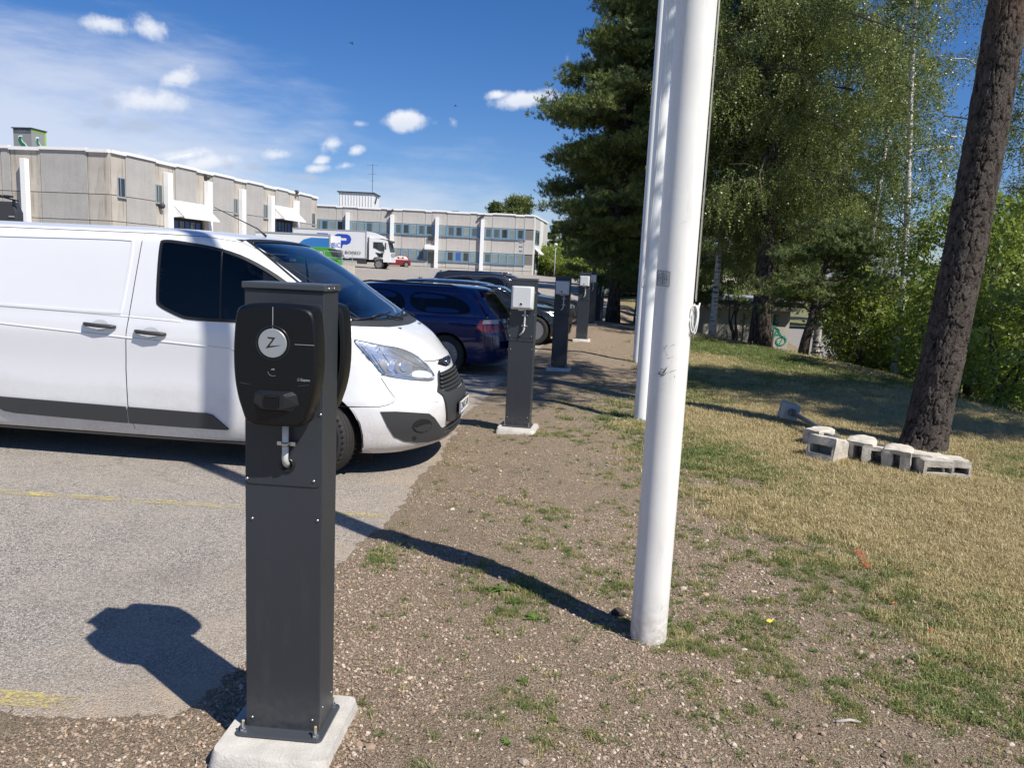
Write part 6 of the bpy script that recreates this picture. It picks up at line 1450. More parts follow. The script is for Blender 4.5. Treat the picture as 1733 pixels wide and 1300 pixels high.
MB().box((1.22, 1.2, 2.86), (.4, 2.1, .2)).build('sun_visor', M_trim, lor); MB().box((1.50, 1.2, 1.0), (.06, 2.3, .5)).build('bumper', M_lor, lor, bevel=.02)
MB().box((1.52, 1.2, 1.5), (.03, 1.6, .4)).build('grille', M_gfr, lor)
for y_ in (-.22, 2.6): MB().box((1.0, y_, 2.35), (.12, .2, .7)).build('door_mirror', M_trim, lor, bevel=.03)
MB().box((-4.6, 1.2, .82), (8.2, .9, .3)).build('chassis', M_dark, lor); MB().box((-4.0, .12, .72), (4.2, .04, .22)).build('side_guard', M_gfr, lor); MB().box((-1.55, .4, .72), (.9, .7, .5)).build('fuel_tank', M_trim, lor, bevel=.05)
for wx in (.25, -6.4): 
    for y_, s_ in ((.25, -1), (2.25, 1)): wheel(lor, wx, y_, .5, .5, .30, .3, M_gfr, s_, 6)
def flat(pts, m, name, par, off=-.03, xo=0., zo=0., sc=1.): return MB().prism([(x * sc + xo, z * sc + zo) for x, z in pts], (0, off, 0), (1, 0, 0), (0, 0, 1), (0, -1, 0), .015).build(name, m, par)
# P and K as slanted block shapes
def letP(xo, zo, s, m):
    flat([(0, 0), (.42, 0), (.55, .42), (1.0, .42), (1.36, .60), (1.50, 1.0), (1.36, 1.38), (1.0, 1.56), (.10, 1.56), (.22, 1.16), (.92, 1.16), (.98, 1.0), (.92, .84), (.28, .84)], m, 'letter_p', lor, xo=xo, zo=zo, sc=s)
letP(-3.95, 2.0, .90, M_sw1)
flat([(.0, 0), (.55, 0), (.35, .7), (1.05, 1.62), (.55, 1.62), (-.35, 1.1), (-.6, 1.62), (-1.9, 1.62), (-1.2, .9)], M_sw1, 'letter_k', lor, xo=-4.55, zo=2.0, sc=.87)
text('KIINTEÄ BOREO', .40, M_ink2, lor, (-5.15, -.05, 1.42), (R(90), 0, 0), xscale=1.15) if False else text('KUUSI BOREO', .44, M_ink2, lor, (-3.2, -.05, 1.55), (R(90), 0, 0), xscale=1.15)
# ---- semi trailer in front of it
tq = atY(558, 440, 72.); trl = empty('box_trailer', (tq.x, 72., zb(-17, 72)), R(2)); tag(trl, 'white box trailer with a big blue swoosh, parked left of the lorry', 'trailer')
zt = atY(540, 396, 72.).z - trl.location.z
MB().box((-3.4, 1.25, zt / 2 + .5), (6.8, 2.5, zt - 1.0)).build('trailer_box', M_lbox, trl, bevel=.02)
MB().box((-3.4, -.02, zt - .05), (6.84, .06, .12)).build('top_rail', M_gfr, trl)
MB().box((.42, .6, zt / 2 + .45), (.9, .06, zt - 1.1)).build('rear_door', M_lor, trl); MB().box((.0, -.02, zt / 2 + .5), (.12, .08, zt - .9)).build('corner_post', M_gfr, trl)
sw_ = [(0, .2), (0, 2.2), (-1.6, 2.2), (-2.3, 2.0), (-3.0, 1.4), (-4.0, .2)]
flat(sw_, M_sw2, 'swoosh', trl, off=-.03, xo=-.1, zo=zt - 2.55)
text('BIC', .62, M_sw1, trl, (.50, .555, zt - .95), (R(90), 0, 0), xscale=.8); text('Palvelu', .16, M_ink2, trl, (.45, .555, zt - 2.1), (R(90), 0, 0)) if False else None
ra = [(.10 + .07 * math.cos(R(a)), .56, zt - .95 + .20 * math.sin(R(a))) for a in range(0, 361, 20)]; MB().tube(ra, .035, 5).build('ring_mark', M_sw1, trl)
for x_ in (-1.2, -2.4): wheel(trl, x_, .3, .5, .5, .3, .3, M_gfr, -1, 6)
MB().box((-3.2, 1.25, .95), (6.4, 1.0, .3)).build('chassis', M_dark, trl)
# ---- green waste container
gq = atY(545, 447, 66.); gc = empty('waste_container', (gq.x, 66., zb(-16, 66)), R(0)); tag(gc, 'bright green waste compactor container with a dark hopper, beside the loading wall', 'container')
M_cg = mat('bright green paint', (.05, .27, .04), .45); zt = atY(525, 417, 66.).z - gc.location.z
MB().prism([(-2.2, .5), (-2.2, zt), (.55, zt), (1.3, .9), (1.3, .45)], (0, 0, 0), (1, 0, 0), (0, 0, 1), (0, -1, 0), 2.2).build('container_body', M_cg, gc, bevel=.03)
MB().prism([(.5, zt - .1), (1.15, zt - .15), (1.42, 1.25), (.95, 1.15)], (0, -.02, 0), (1, 0, 0), (0, 0, 1), (0, -1, 0), 2.1).build('hopper', M_trim, gc)
MB().box((.1, -.03, .95), (2.5, .06, .12)).build('rib', M_cg, gc); MB().box((1.0, -.03, .62), (.8, .06, .3)).build('end_frame', M_cg, gc)
text('RO', .5, M_whitep, gc, (-.25, -.04, 1.35), (R(90), 0, 0))
# ---- loading dock wall with railing
dk = empty('loading_dock_wall', (0, 0, 0)); tag(dk, 'low weathered concrete loading dock wall with a thin railing', 'wall')
a = atY(500, 452, 60.); b_ = atY(597, 449.5, 60.); z0 = zb(-12, 60)
zt = b_.z
MB().box(((a.x - 6 + b_.x) / 2, 60.4, (z0 - .3 + zt) / 2), (b_.x - a.x + 6, .8, zt - z0 + .3)).build('dock_wall', M_conc_old, dk)
rl = MB()
for px_ in (520, 549, 579, 596): q = atY(px_, 448, 60.2); rl.tube([(q.x, 60.2, zt), (q.x, 60.2, zt + 1.0)], .028, 6)
rl.build('rail_post', M_gfr, dk)
for h in (.55, 1.0): MB().tube([(a.x, 60.2, zt + h), (b_.x - .8, 60.2, zt + h)], .025, 6).build('handrail', M_gfr, dk)
# ---- black vehicle top seen over the van at the left edge
bv = atY(0, 345, 40.); blk = empty('tipper_truck', (bv.x, 40.5, zb(-25, 40))); tag(blk, 'black high-sided truck body peeking over the van roof at the left edge', 'truck')
zt = atY(0, 336, 40.).z - blk.location.z; w_ = (atY(17, 345, 40.).x - bv.x)
MB().prism([(-4, .6), (-4, zt), (w_ * .55, zt - .1), (w_ * .72, zt - .35), (w_ * .95, zt - .62), (w_ * .92, .6)], (0, 0, 0), (1, 0, 0), (0, 0, 1), (0, -1, 0), .6).build('cargo_body', M_trim, blk, bevel=.04)
rk = MB(); 
for k in range(26): rk.tube([(-4.3 + k * .17, -.05, zt + .16 + .03 * (k % 2)), (-4.3 + k * .17, .6, zt + .16 + .03 * (k % 2))], .06, 6)
rk.build('rolled_tarpaulin', M_rub, blk, smooth=True)
MB().bar((-.2, 0, zt + .12), (w_ * 1.22, 0, zt - .05), .10, .07).build('tarp_arm', M_rub, blk); MB().bar((w_ * .75, 0, zt - .25), (w_ * .8, 0, zt + .02), .1).build('tarp_hinge', M_rub, blk)
MB().box((w_ * .5, -.03, zt - .85), (.28, .03, .06)).build('reflector', M_gfr, blk)
MB().box((-1.7, 1.2, .5), (5.0, 1.2, .4)).build('chassis', M_dark, blk)
for x_ in (-3, 0): wheel(blk, x_ - .2, .2, .5, .5, .3, .3, M_gfr, -1, 6)
# ---- street lamps
def street_lamp(x, y, h, label, arm=None):
    t = empty('street_lamp', (x, y, float(base_h(np.array(x), np.array(y))))); tag(t, label, 'street lamp')
    MB().tube([(0, 0, 0), (0, 0, 1), (0, 0, h)], [.07, .06, .045], 10).build('pole', M_gfr, t, smooth=True)
    if arm:
        MB().tube([(0, 0, h), (arm * .1, 0, h + .25), (arm, 0, h + .45)], .06, 8).build('arm', M_gfr, t, smooth=True)
        MB().box((arm * 1.1, 0, h + .46), (.75, .28, .14), rot=Matrix.Rotation(R(-4), 3, 'Y')).build('lamp_head', M_boxg, t, bevel=.04)
    else: MB().lathe([(.05, 0), (.22, .1), (.26, .3), (.1, .42), (0, .42)], (0, 0, h), (0, 0, 1), 12).build('lamp_head', M_boxg, t, smooth=True)
q = atY(938, 463, 100.); street_lamp(q.x, 100, 3.9, 'short grey lamp post in front of the green bank right of the office block')
q = atY(1550, 263, 34.); q2 = atY(1603, 253, 34.); street_lamp(q.x - .3, 34., q.z - float(base_h(np.array(q.x), np.array(34.))) - .1, 'tall road lamp whose pale arm and head show in the sky gap between the birches', arm=q2.x - q.x)
# ---- garage with graffiti below the lawn
sh = empty('garage_shed', (0, 0, 0)); tag(sh, 'low pale garage with a flat roof and green graffiti behind the birch trunks', 'garage')
M_shw = mat('pale render', (.42, .39, .34), .9, var=.12, vscale=2, bump=.003); M_fascia = mat('dark fascia board', (.10, .095, .085), .8)
Ysh = 30.; xa = atY(1180, 560, Ysh).x; xb = atY(1333, 580, Ysh).x; zt = atY(1250, 512, Ysh).z
MB().box(((xa + xb) / 2, Ysh + 3, (zt - 2.4) / 2), (xb - xa, 6, zt + 2.4)).build('wall', M_shw, sh)
MB().box(((xa + xb) / 2, Ysh + 2.9, zt - .08), (xb - xa + .5, 6.5, .32)).build('fascia', M_fascia, sh); MB().box(((xa + xb) / 2, Ysh + 2.9, zt + .14), (xb - xa + .7, 6.7, .10)).build('roof', M_gfr, sh)
for k in range(3): MB().box((xa + (xb - xa) * (k + .5) / 3, Ysh - .01, zt - 1.5), (.05, .03, 2.2)).build('pilaster_strip', M_fascia, sh)
M_graf = mat('green spray paint', (.01, .24, .17), .7)
for i, (c_, px_, py_) in enumerate((('E', 1311, 542), ('K', 1313, 553), ('A', 1316, 565), ('Ø', 1322, 578))): q = atY(px_, py_, Ysh); text(c_, .52, M_graf, sh, (q.x, Ysh - .02, q.z), (R(90), R(12 - 10 * i), 0), xscale=1.15)
# distant house roofs beyond the trees
hs = empty('house', (0, 0, 0)); tag(hs, 'pale house with a grey roof just visible through the birches on the right', 'house')
q = atY(1510, 475, 62.); MB().box((q.x, 65, q.z - 1.6), (7, 5, 3.4)).build('wall', M_shw, hs)
MB().prism([(-4, 0), (0, 1.7), (4, 0)], (q.x, 62.1, q.z + .1), (1, 0, 0), (0, 0, 1), (0, -1, 0), 5.8).build('roof', M_gfr, hs)
# boulder by the road
rock(1388, 600, .55, mat('pink granite', (.40, .28, .22), .9, var=.25, vscale=8, bump=.02, bscale=12), 'pinkish boulder at the lawn edge beside the small pine', (1.1, .8, .75), 'boulder', -.45, 4)
# swifts
def bird(px_, py_, Y, s, ang, label):
    q = atY(px_, py_, Y); mb = MB(); mb.tube([(-.09 * s, 0, 0), (-.03 * s, 0, .01 * s), (.05 * s, 0, .005 * s), (.09 * s, 0, 0)], [.003 * s, .018 * s, .016 * s, .002 * s], 8)
    b_ = mb.build('bird', M_dark, None, smooth=True); b_.location = q; b_.rotation_euler = (R(30), R(ang), 0); tag(b_, label, 'bird')
    for sd_ in (-1, 1): MB().add([(.03 * s, 0, .01 * s), (-.02 * s, 0, .01 * s), (-.03 * s, sd_ * .10 * s, .03 * s), (-.12 * s, sd_ * .2 * s, .0), (.01 * s, sd_ * .10 * s, .035 * s)], [(0, 1, 2, 4), (2, 3, 4)]).build('wing', M_dark, b_)
bird(595, 73, 40, 1.3, 30, 'small dark swift banking high in the blue sky'); bird(771, 179, 50, 1.2, -5, 'tiny dark bird gliding level between the clouds')
# ================================================================== TREES
M_pinel = leafmat('pine needles', (.045, .078, .022), (.21, .27, .08), .12, rough=.5)
M_pinel2 = leafmat('pine needles bright', (.08, .12, .028), (.30, .36, .10), .15, rough=.5)
M_birl = leafmat('birch leaves', (.105, .145, .036), (.35, .40, .135), .45, warm=(.50, .47, .2), warmf=.06, rough=.35)
M_birl2 = leafmat('birch leaves dark', (.06, .095, .025), (.21, .26, .085), .4, rough=.35)
M_shrl = leafmat('shrub leaves', (.10, .17, .02), (.36, .43, .08), .5, warm=(.35, .42, .10), warmf=.08, rough=.4)
def barkmat(name, kind):
    m, t, b = shader(name); co = N(t, 'ShaderNodeTexCoord').outputs['Object']
    mp = N(t, 'ShaderNodeMapping'); t.links.new(co, mp.inputs[0])
    if kind == 'birch':
        mp.inputs['Scale'].default_value = (1, 1, 5); n = tnoise(t, mp.outputs[0], 4.5, 6, .7); n2 = tnoise(t, co, 1.3, 4)
        c = tmix(t, tmap(t, tmath(t, 'ADD', n, tmath(t, 'MULTIPLY', n2, .35)), .70, .78), (.62, .60, .56), (.035, .03, .028))
        bsc = .01
    elif kind == 'dark':
        mp.inputs['Scale'].default_value = (1, 1, .35); n = tnoise(t, mp.outputs[0], 16, 6, .7); c = tmix(t, tmap(t, n, .42, .68), (.028, .022, .018), (.16, .135, .115)); bsc = .03
    else:
        mp.inputs['Scale'].default_value = (1, 1, .35); n = tnoise(t, mp.outputs[0], 16, 7, .7); fl = tnoise(t, co, 45, 5, .7)
        a = N(t, 'ShaderNodeAttribute', attribute_name='plate').outputs['Fac']
        c = tmix(t, tmap(t, n, .35, .7), (.040, .033, .029), (.135, .112, .098)); c = tmix(t, tmap(t, fl, .55, .75, 0, .5), c, (.30, .265, .24))
        c = tmix(t, tmap(t, a, .04, .30, 1, 0), c, (.010, .008, .007))
        sx_ = N(t, 'ShaderNodeSeparateXYZ'); t.links.new(co, sx_.inputs[0]); c = tmix(t, tmap(t, sx_.outputs[2], 4.2, 6.5, 0, .75), c, (.36, .16, .075)); bsc = .02; n = fl
    t.links.new(c, b.inputs['Base Color']); b.inputs['Roughness'].default_value = .95; b.inputs['Specular IOR Level'].default_value = .2
    bp = N(t, 'ShaderNodeBump', i_Strength=1., i_Distance=bsc); t.links.new(n, bp.inputs['Height']); t.links.new(bp.outputs[0], b.inputs['Normal']); return m
M_bbir, M_bdark, M_bpine = barkmat('birch bark', 'birch'), barkmat('dark bark', 'dark'), barkmat('pine bark', 'pine')
M_blimb = mat('limb bark', (.07, .055, .045), .95); M_bred = mat('reddish limb bark', (.16, .075, .04), .95, var=.3, vscale=10)

def needle_clump(seed, nt_=7, nn=22, size=.42):
    rr = random.Random(seed); mb = MB()
    for _ in range(nt_):
        c = Vector((rr.uniform(-1, 1), rr.uniform(-1, 1), rr.uniform(-.35, .35))) * size * .5
        ax = (c.normalized() + Vector((0, 0, 1.1))).normalized()
        for _ in range(nn):
            d = (Vector((rr.gauss(0, 1), rr.gauss(0, 1), rr.gauss(0, 1))).normalized() + ax * .75).normalized(); l_ = rr.uniform(.07, .12) * size / .42
            s = d.orthogonal().normalized() * .0065 * size / .42; o_ = c + ax * rr.uniform(-.05, .05); mb.add([o_ - s, o_ + s, o_ + d * l_], [(0, 1, 2)])
    return mb
def hang_clump(seed, strands=5, per=16, ln=.58, leaf_=.05, hang=1.):
    rr = random.Random(seed); mb = MB()
    for _ in range(strands):
        p = Vector((rr.uniform(-.14, .14), rr.uniform(-.14, .14), 0)); d = Vector((rr.gauss(0, .5), rr.gauss(0, .5), .25 if hang > .5 else rr.uniform(-.2, .8))); st = ln / per
        for k in range(per):
            d = (d.normalized() + Vector((rr.gauss(0, .14), rr.gauss(0, .14), -.22 * hang))).normalized(); p = p + d * st
            n_ = Vector((rr.gauss(0, 1), rr.gauss(0, 1), rr.gauss(0, .7))).normalized(); u_ = n_.orthogonal().normalized(); u_ = Matrix.Rotation(rr.uniform(0, 6.28), 3, n_) @ u_; v_ = n_.cross(u_)
            l_ = leaf_ * rr.uniform(.7, 1.15); q = p + u_ * leaf_ * .5
            mb.add([q - u_ * l_ * .5, q + v_ * l_ * .36 + u_ * -.05 * l_, q + u_ * l_ * .6, q - v_ * l_ * .36 + u_ * -.05 * l_], [(0, 1, 2, 3)])
    return mb
P_pine = [proto(needle_clump(k), 'needle_spray', M_pinel2 if k % 3 == 0 else M_pinel) for k in range(6)]
P_bir = [proto(hang_clump(20 + k), 'birch_spray', M_birl2 if k % 3 == 0 else M_birl) for k in range(6)]
P_shr = [proto(hang_clump(40 + k, 6, 9, .34, .075, .3), 'leaf_spray', M_shrl) for k in range(5)]
P_shd = [proto(hang_clump(60 + k, 6, 9, .36, .07, .3), 'leaf_spray', M_birl2 if k % 2 else M_birl) for k in range(4)]
P_back = [proto(hang_clump(70 + k, 7, 9, .8, .16, .4), 'far_spray', M_birl2 if k % 2 else M_birl) for k in range(4)]
P_backp = [proto(needle_clump(80 + k, 9, 24, 1.0), 'far_needles', M_pinel) for k in range(4)]

def tree(name, label, x, y, h, r, kind, crown_z=(2., 1e9), Lf=None, nl=40, per=45, lean=(0, 0), bark=None, protos=None, seed=0, sc=1., droop=0., rise=.3, group=None, z=None, limb_r=.03, gapf=.0, flat_=.25, cat='tree', jit=.30, bare=None, clump=9, csz=.15):
    rr = random.Random(seed); t = empty(name, (x, y, float(base_h(np.array(float(x)), np.array(float(y)))) - .05 if z is None else z)); tag(t, label, cat, group)
    n = 14; tp = []; wob = [rr.uniform(-1, 1) for _ in range(4)]
    for i in range(n + 1):
        s = i / n; tp.append(Vector((lean[0] * s + .05 * wob[0] * math.sin(s * 7) * h / 10, lean[1] * s + .05 * wob[1] * math.sin(s * 6 + 1) * h / 10, h * s)))
    rad = [r * (1.35 if i == 0 else 1.) * (1 - .93 * (i / n) ** 1.1) + .008 for i in range(n + 1)]
    MB().tube(tp, rad, 14).build('trunk', bark or M_bdark, t, smooth=True)
    def at_(s): k = min(n - 1, int(s * n)); f = s * n - k; return tp[k].lerp(tp[k + 1], f)
    limbs = MB(); pts = []; rots = []; scs = []
    c0 = crown_z[0] / h
    for i in range(nl):
        s = c0 + (1 - c0) * ((i + rr.random()) / nl) ** .9; s = min(s, .985)
        if rr.random() < gapf: continue
        a = i * 2.39996 + rr.uniform(-.5, .5); L_ = Lf(s) * rr.uniform(.72, 1.12); b0 = at_(s)
        d = Vector((math.cos(a), math.sin(a), 0)); P_ = [b0]; m_ = 6; ris = rise * rr.uniform(.5, 1.4)
        for k in range(1, m_ + 1):
            q = k / m_; P_.append(b0 + d * L_ * q + Vector((0, 0, L_ * (ris * q - (droop + .12) * q * q * 1.2))) + Vector((rr.gauss(0, .04), rr.gauss(0, .04), rr.gauss(0, .03))) * L_)
        lr_ = limb_r * (1 - s * .7) * (L_ / 3 + .3); limbs.tube(P_, [lr_ * (1 - .85 * k / m_) + .004 for k in range(m_ + 1)], 5, cap=False)
        cnt = max(3, int(per * L_ / 3)); ncl = max(2, int(cnt / clump)); side = Vector((-d.y, d.x, 0))
        for c_ in range(ncl):
            q = rr.uniform(.25, 1.03) ** .7; f = min(m_ - .001, q * m_); k = int(f); p = P_[min(k, m_ - 1)].lerp(P_[min(k + 1, m_)], f - k)
            sw_ = (.16 + .26 * math.sin(min(1, q) * 2.6)) * L_ * jit / .3
            cc_ = p + side * rr.uniform(-1, 1) * sw_ + Vector((0, 0, rr.gauss(0, flat_ * .5) * (.5 + L_ * .12)))
            if kind != 'pine' and rr.random() < .5: limbs.tube([p, (p + cc_) / 2 + Vector((0, 0, .06)), cc_], .006 + lr_ * .12, 3, cap=False)
            g_ = rr.uniform(.6, 1.4); dep = droop * rr.uniform(.5, 2.2)
            for _ in range(max(2, int(clump * g_))):
                pts.append(cc_ + Vector((rr.gauss(0, csz), rr.gauss(0, csz), rr.gauss(0, csz * .42) - dep * rr.random() * 1.15))); scs.append(sc * rr.uniform(.7, 1.2))
                rots.append((rr.gauss(0, .22), rr.gauss(0, .22), rr.uniform(0, 6.28)) if kind != 'pine' else (rr.gauss(0, .25), rr.gauss(0, .25), rr.uniform(0, 6.28)))
    if limbs.v: limbs.build('limbs', M_blimb if kind != 'birch' else M_bbir if bare else M_blimb, t, smooth=True, kind='stuff')
    pr = protos or {'pine': P_pine, 'birch': P_bir, 'shrub': P_shr}[kind]
    if pts: scatter('crown', pts, rots, scs, pr, [rr.randrange(len(pr)) for _ in pts], parent=t)
    return t
cone = lambda lo, pk, hi, tp, wmax: (lambda s: wmax * (.55 + .45 * min(1, (s - lo) / max(.01, pk - lo))) if s < pk else max(.25, wmax * (1 - (s - pk) / (tp - pk))))
# big pine left of the flagpoles
bx = atZ(1036, 556, -.05)
tree('pine_tree', 'tall dense dark pine rising left of and behind the white flagpoles', bx.x, bx.y, 15.5, .20, 'pine', (1.3,), (lambda s: float(np.interp(s * 15.5, [1.2, 3, 4.5, 6, 7.5, 9, 10.6, 13, 15.5], [1.3, 2.0, 2.9, 2.9, 2.2, 1.8, 1.25, .9, .3]))), 96, 175, (.2, 0), seed=3, droop=.05, rise=.32, sc=1.0, limb_r=.045, clump=13, csz=.24)
tree('pine_tree', 'second dark pine filling in behind the tall flagpoles', 5.6, 29., 14.5, .18, 'pine', (1.0,), cone(.08, .4, 1, 1.05, 3.4), 64, 90, seed=5, droop=.05, sc=1.15, clump=12, csz=.24)
# birches
g_b = 'birches along the far edge of the lawn'
A = atZ(1285, 590, -.15)
tree('birch_tree', 'thick dark-footed birch with a broad drooping crown, right of the garage middle', A.x, A.y, 16, .27, 'birch', (3.8,), cone(.24, .45, 1, 1.1, 3.5), 66, 74, (-.3, .1), M_bbir if False else M_bdark, seed=11, droop=.55, rise=.75, group=g_b, limb_r=.045)
Aw = atY(1283, 400, A.y + .9)
tree('birch_tree', 'birch with a white upper stem directly behind the dark-footed one', A.x + .25, A.y + 1.3, 16, .12, 'birch', (3.4,), cone(.2, .5, 1, 1.1, 2.8), 50, 90, (0, 0), M_bbir, seed=12, droop=.6, rise=.7, group=g_b)
B = atY(1206, 560, 24.5); tree('birch_tree', 'slim white birch at the left end of the garage', B.x, 24.5, 13.5, .10, 'birch', (3.4,), cone(.2, .5, 1, 1.1, 2.9), 54, 90, (.2, 0), M_bbir, seed=13, droop=.5, rise=.7, group=g_b)
C_ = atY(1303, 560, 23.); tree('birch_tree', 'thin dark sapling birch in front of the graffiti', C_.x, 23., 9, .05, 'birch', (2.8,), cone(.2, .5, 1, 1.1, 1.6), 26, 40, (.25, 0), M_bdark, seed=14, droop=.4, rise=.6, group=g_b)
D_ = atZ(1513, 625, -.2); tree('birch_tree', 'slender white-stemmed birch at the lawn edge left of the leaning pine', D_.x, D_.y, 14, .075, 'birch', (3.2,), cone(.22, .5, 1, 1.1, 1.0), 30, 40, (-.6, .1), M_bbir, seed=15, droop=.55, rise=.9, group=g_b)
E_ = atY(1455, 520, 24.); tree('birch_tree', 'thin leaning white birch behind the small pine', E_.x, 24., 14.5, .085, 'birch', (3.8,), cone(.25, .5, 1, 1.1, 1.3), 34, 46, (.4, 0), M_bbir, seed=16, droop=.55, rise=.7, group=g_b)
G_ = atY(1390, 500, 27.); tree('birch_tree', 'tall full birch closing the view above the small pine', G_.x, 27., 17, .14, 'birch', (4.2,), cone(.25, .5, 1, 1.1, 2.6), 54, 66, (.2, 0), M_bbir, seed=17, droop=.5, rise=.7, group=g_b)
F_ = atY(1628, 400, 24.); tree('birch_tree', 'open-crowned birch with a bare white upper trunk in the sky gap at the upper right', F_.x, 24., 17, .15, 'birch', (5.4,), cone(.3, .55, 1, 1.15, 2.1), 24, 22, (.25, 0), M_bbir, seed=28, droop=.45, rise=1.0, group=g_b, limb_r=.05, bare=True)
H_ = atY(1790, 400, 20.); tree('birch_tree', 'leafy birch at the right edge of the photo behind the leaning pine', H_.x, 20., 14, .12, 'birch', (2.5,), cone(.2, .5, 1, 1.1, 2.5), 46, 60, (.2, 0), M_bbir, seed=19, droop=.4, rise=.6, group=g_b)
# small crooked pine in front
sp0 = atZ(1357, 605, -.1); t = empty('pine_tree', (sp0.x, sp0.y, float(base_h(np.array(sp0.x), np.array(sp0.y))) - .03)); tag(t, 'small crooked pine with dark spreading branches in front of the birches', 'tree')
tp = [Vector(p) for p in ((0, 0, -.05), (.05, 0, .5), (.16, 0, 1.05), (.22, .05, 1.5), (.26, .05, 1.9), (.42, .1, 2.5), (.50, .1, 3.0), (.55, .1, 3.4))]
MB().tube(tp, [.15, .12, .105, .09, .075, .055, .035, .015], 12).build('trunk', M_bdark, t, smooth=True)
lb_ = MB(); pts = []; rr = random.Random(9)
for i in range(30):
    s = rr.uniform(.30, 1); k = min(6, int(s * 7)); b0 = tp[k].lerp(tp[k + 1], s * 7 - k); a = i * 2.4; L_ = 2.3 * (1.1 - s * .65) * rr.uniform(.6, 1.1); d = Vector((math.cos(a), math.sin(a) * .8, 0))
    P_ = [b0 + d * L_ * q + Vector((0, 0, L_ * (.35 * q - .30 * q * q))) + Vector((0, 0, rr.gauss(0, .05))) for q in (0, .25, .5, .75, 1)]; lb_.tube(P_, [.028, .022, .016, .010, .005], 5, cap=False)
    for _ in range(30): q = rr.uniform(.3, 1.02); f = min(3.99, q * 4); k = int(f); pts.append(P_[k].lerp(P_[k + 1], f - k) + Vector((rr.gauss(0, .22), rr.gauss(0, .22), rr.gauss(0, .09))))
lb_.build('limbs', M_bred, t, smooth=True)
scatter('crown', pts, [(rr.gauss(0, .25), rr.gauss(0, .25), rr.uniform(0, 6.28)) for _ in pts], [rr.uniform(.5, .85) for _ in pts], P_pine, [rr.randrange(6) for _ in pts], parent=t)

# ---- leaning pine with plated bark, close to the camera
px0 = Vector((4.53, 8.28, Hz(4.53, 8.28))); t = empty('pine_tree', px0); tag(t, 'leaning pine trunk with deeply plated dark bark beside the concrete feet', 'tree')
def axis(z): return Vector((.10 * z / 4.67 + .038 * z + .0035 * z * z, 0, z))
a5 = atY(1656, 300, 8.28); a0 = atY(1706, 0, 8.28)
dx5, dx0 = a5.x - px0.x, a0.x - px0.x
def axis(z):  # through the two sighted points, then on upwards
    z5, z0_ = a5.z - px0.z, a0.z - px0.z; l1 = (z - 0) * (z - z0_) / (z5 * (z5 - z0_)); l2 = z * (z - z5) / (z0_ * (z0_ - z5)); v_ = dx5 * l1 + dx0 * l2
    if z > z0_: k = (dx0 - dx5) / (z0_ - z5); v_ = dx0 + k * (z - z0_)
    return Vector((v_, 0, z))
nr, nz = 170, 600; Hh = 6.2
# plated relief: cells taller than wide, wrapped round the stem
ncell_a = 19; rr = np.random.default_rng(5)
th_ = np.linspace(0, 2 * np.pi, nr, endpoint=False); zz_ = np.linspace(-.1, Hh, nz); TT, ZZ = np.meshgrid(th_, zz_)
rad_ = .212 - .0075 * ZZ + (.06 + .025 * np.sin(TT * 4 + 1)) * np.exp(-np.maximum(ZZ, 0) / .16)
uu = TT / (2 * np.pi) * ncell_a; vv_ = ZZ / .145
wrp = lambda s_, sd_: (vn(np.cos(TT) * 1.2 + 5, ZZ * .9 + np.sin(TT) * 1.2, s_, sd_) - .5)
uu = uu + wrp(3., 1) * 1.1 + wrp(16, 3) * .35; vv_ = vv_ + wrp(2.5, 2) * 1.2 + wrp(14, 6) * .45
iu, iv = np.floor(uu), np.floor(vv_); d1 = np.full(uu.shape, 9.); d2 = np.full(uu.shape, 9.); cid = np.zeros(uu.shape)
for du in (-1, 0, 1):
    for dv in (-1, 0, 1):
        cu, cv = iu + du, iv + dv; hu = _h(np.mod(cu, ncell_a), cv, 31); hv = _h(np.mod(cu, ncell_a), cv, 57); d_ = np.hypot(uu - cu - hu, (vv_ - cv - hv) * 1.0)
        new = d_ < d1; d2 = np.where(new, d1, np.minimum(d2, d_)); cid = np.where(new, _h(np.mod(cu, ncell_a), cv, 77), cid); d1 = np.where(new, d_, d1)
edge_ = d2 - d1; plate = np.clip(edge_ / .34, 0, 1)
rel = sst(0, .4, plate) * (.010 + .014 * cid) + (vn(np.cos(TT) * 9, ZZ * 14 + np.sin(TT) * 9, 3.2, 8) - .5) * .006
RR = rad_ + rel - .012
AX = np.array([axis(z) for z in zz_]); X_ = AX[:, 0][:, None] + RR * np.cos(TT); Y_ = RR * np.sin(TT)
V = np.stack([X_, Y_, ZZ], -1).reshape(-1, 3); i_ = np.arange(nr * nz).reshape(nz, nr); Fq = np.stack([i_[:-1, :], np.roll(i_[:-1, :], -1, 1), np.roll(i_[1:, :], -1, 1), i_[1:, :]], -1).reshape(-1, 4)
me = bpy.data.meshes.new('trunk'); me.from_pydata(V.tolist(), [], Fq.tolist()); a = me.attributes.new('plate', 'FLOAT', 'POINT'); a.data.foreach_set('value', plate.ravel().astype(np.float32)); me.materials.append(M_bpine)
me.polygons.foreach_set('use_smooth', [True] * len(me.polygons)); me.update(); o = bpy.data.objects.new('trunk', me); COL.objects.link(o); o.parent = t
MB().tube([axis(z) for z in (6.0, 7.5, 9, 11, 13, 15, 16.5)], [.185, .17, .15, .12, .08, .045, .01], 14).build('upper_trunk', M_bred, t, smooth=True)
lb_ = MB(); pts = []; scs = []; rr = random.Random(21)
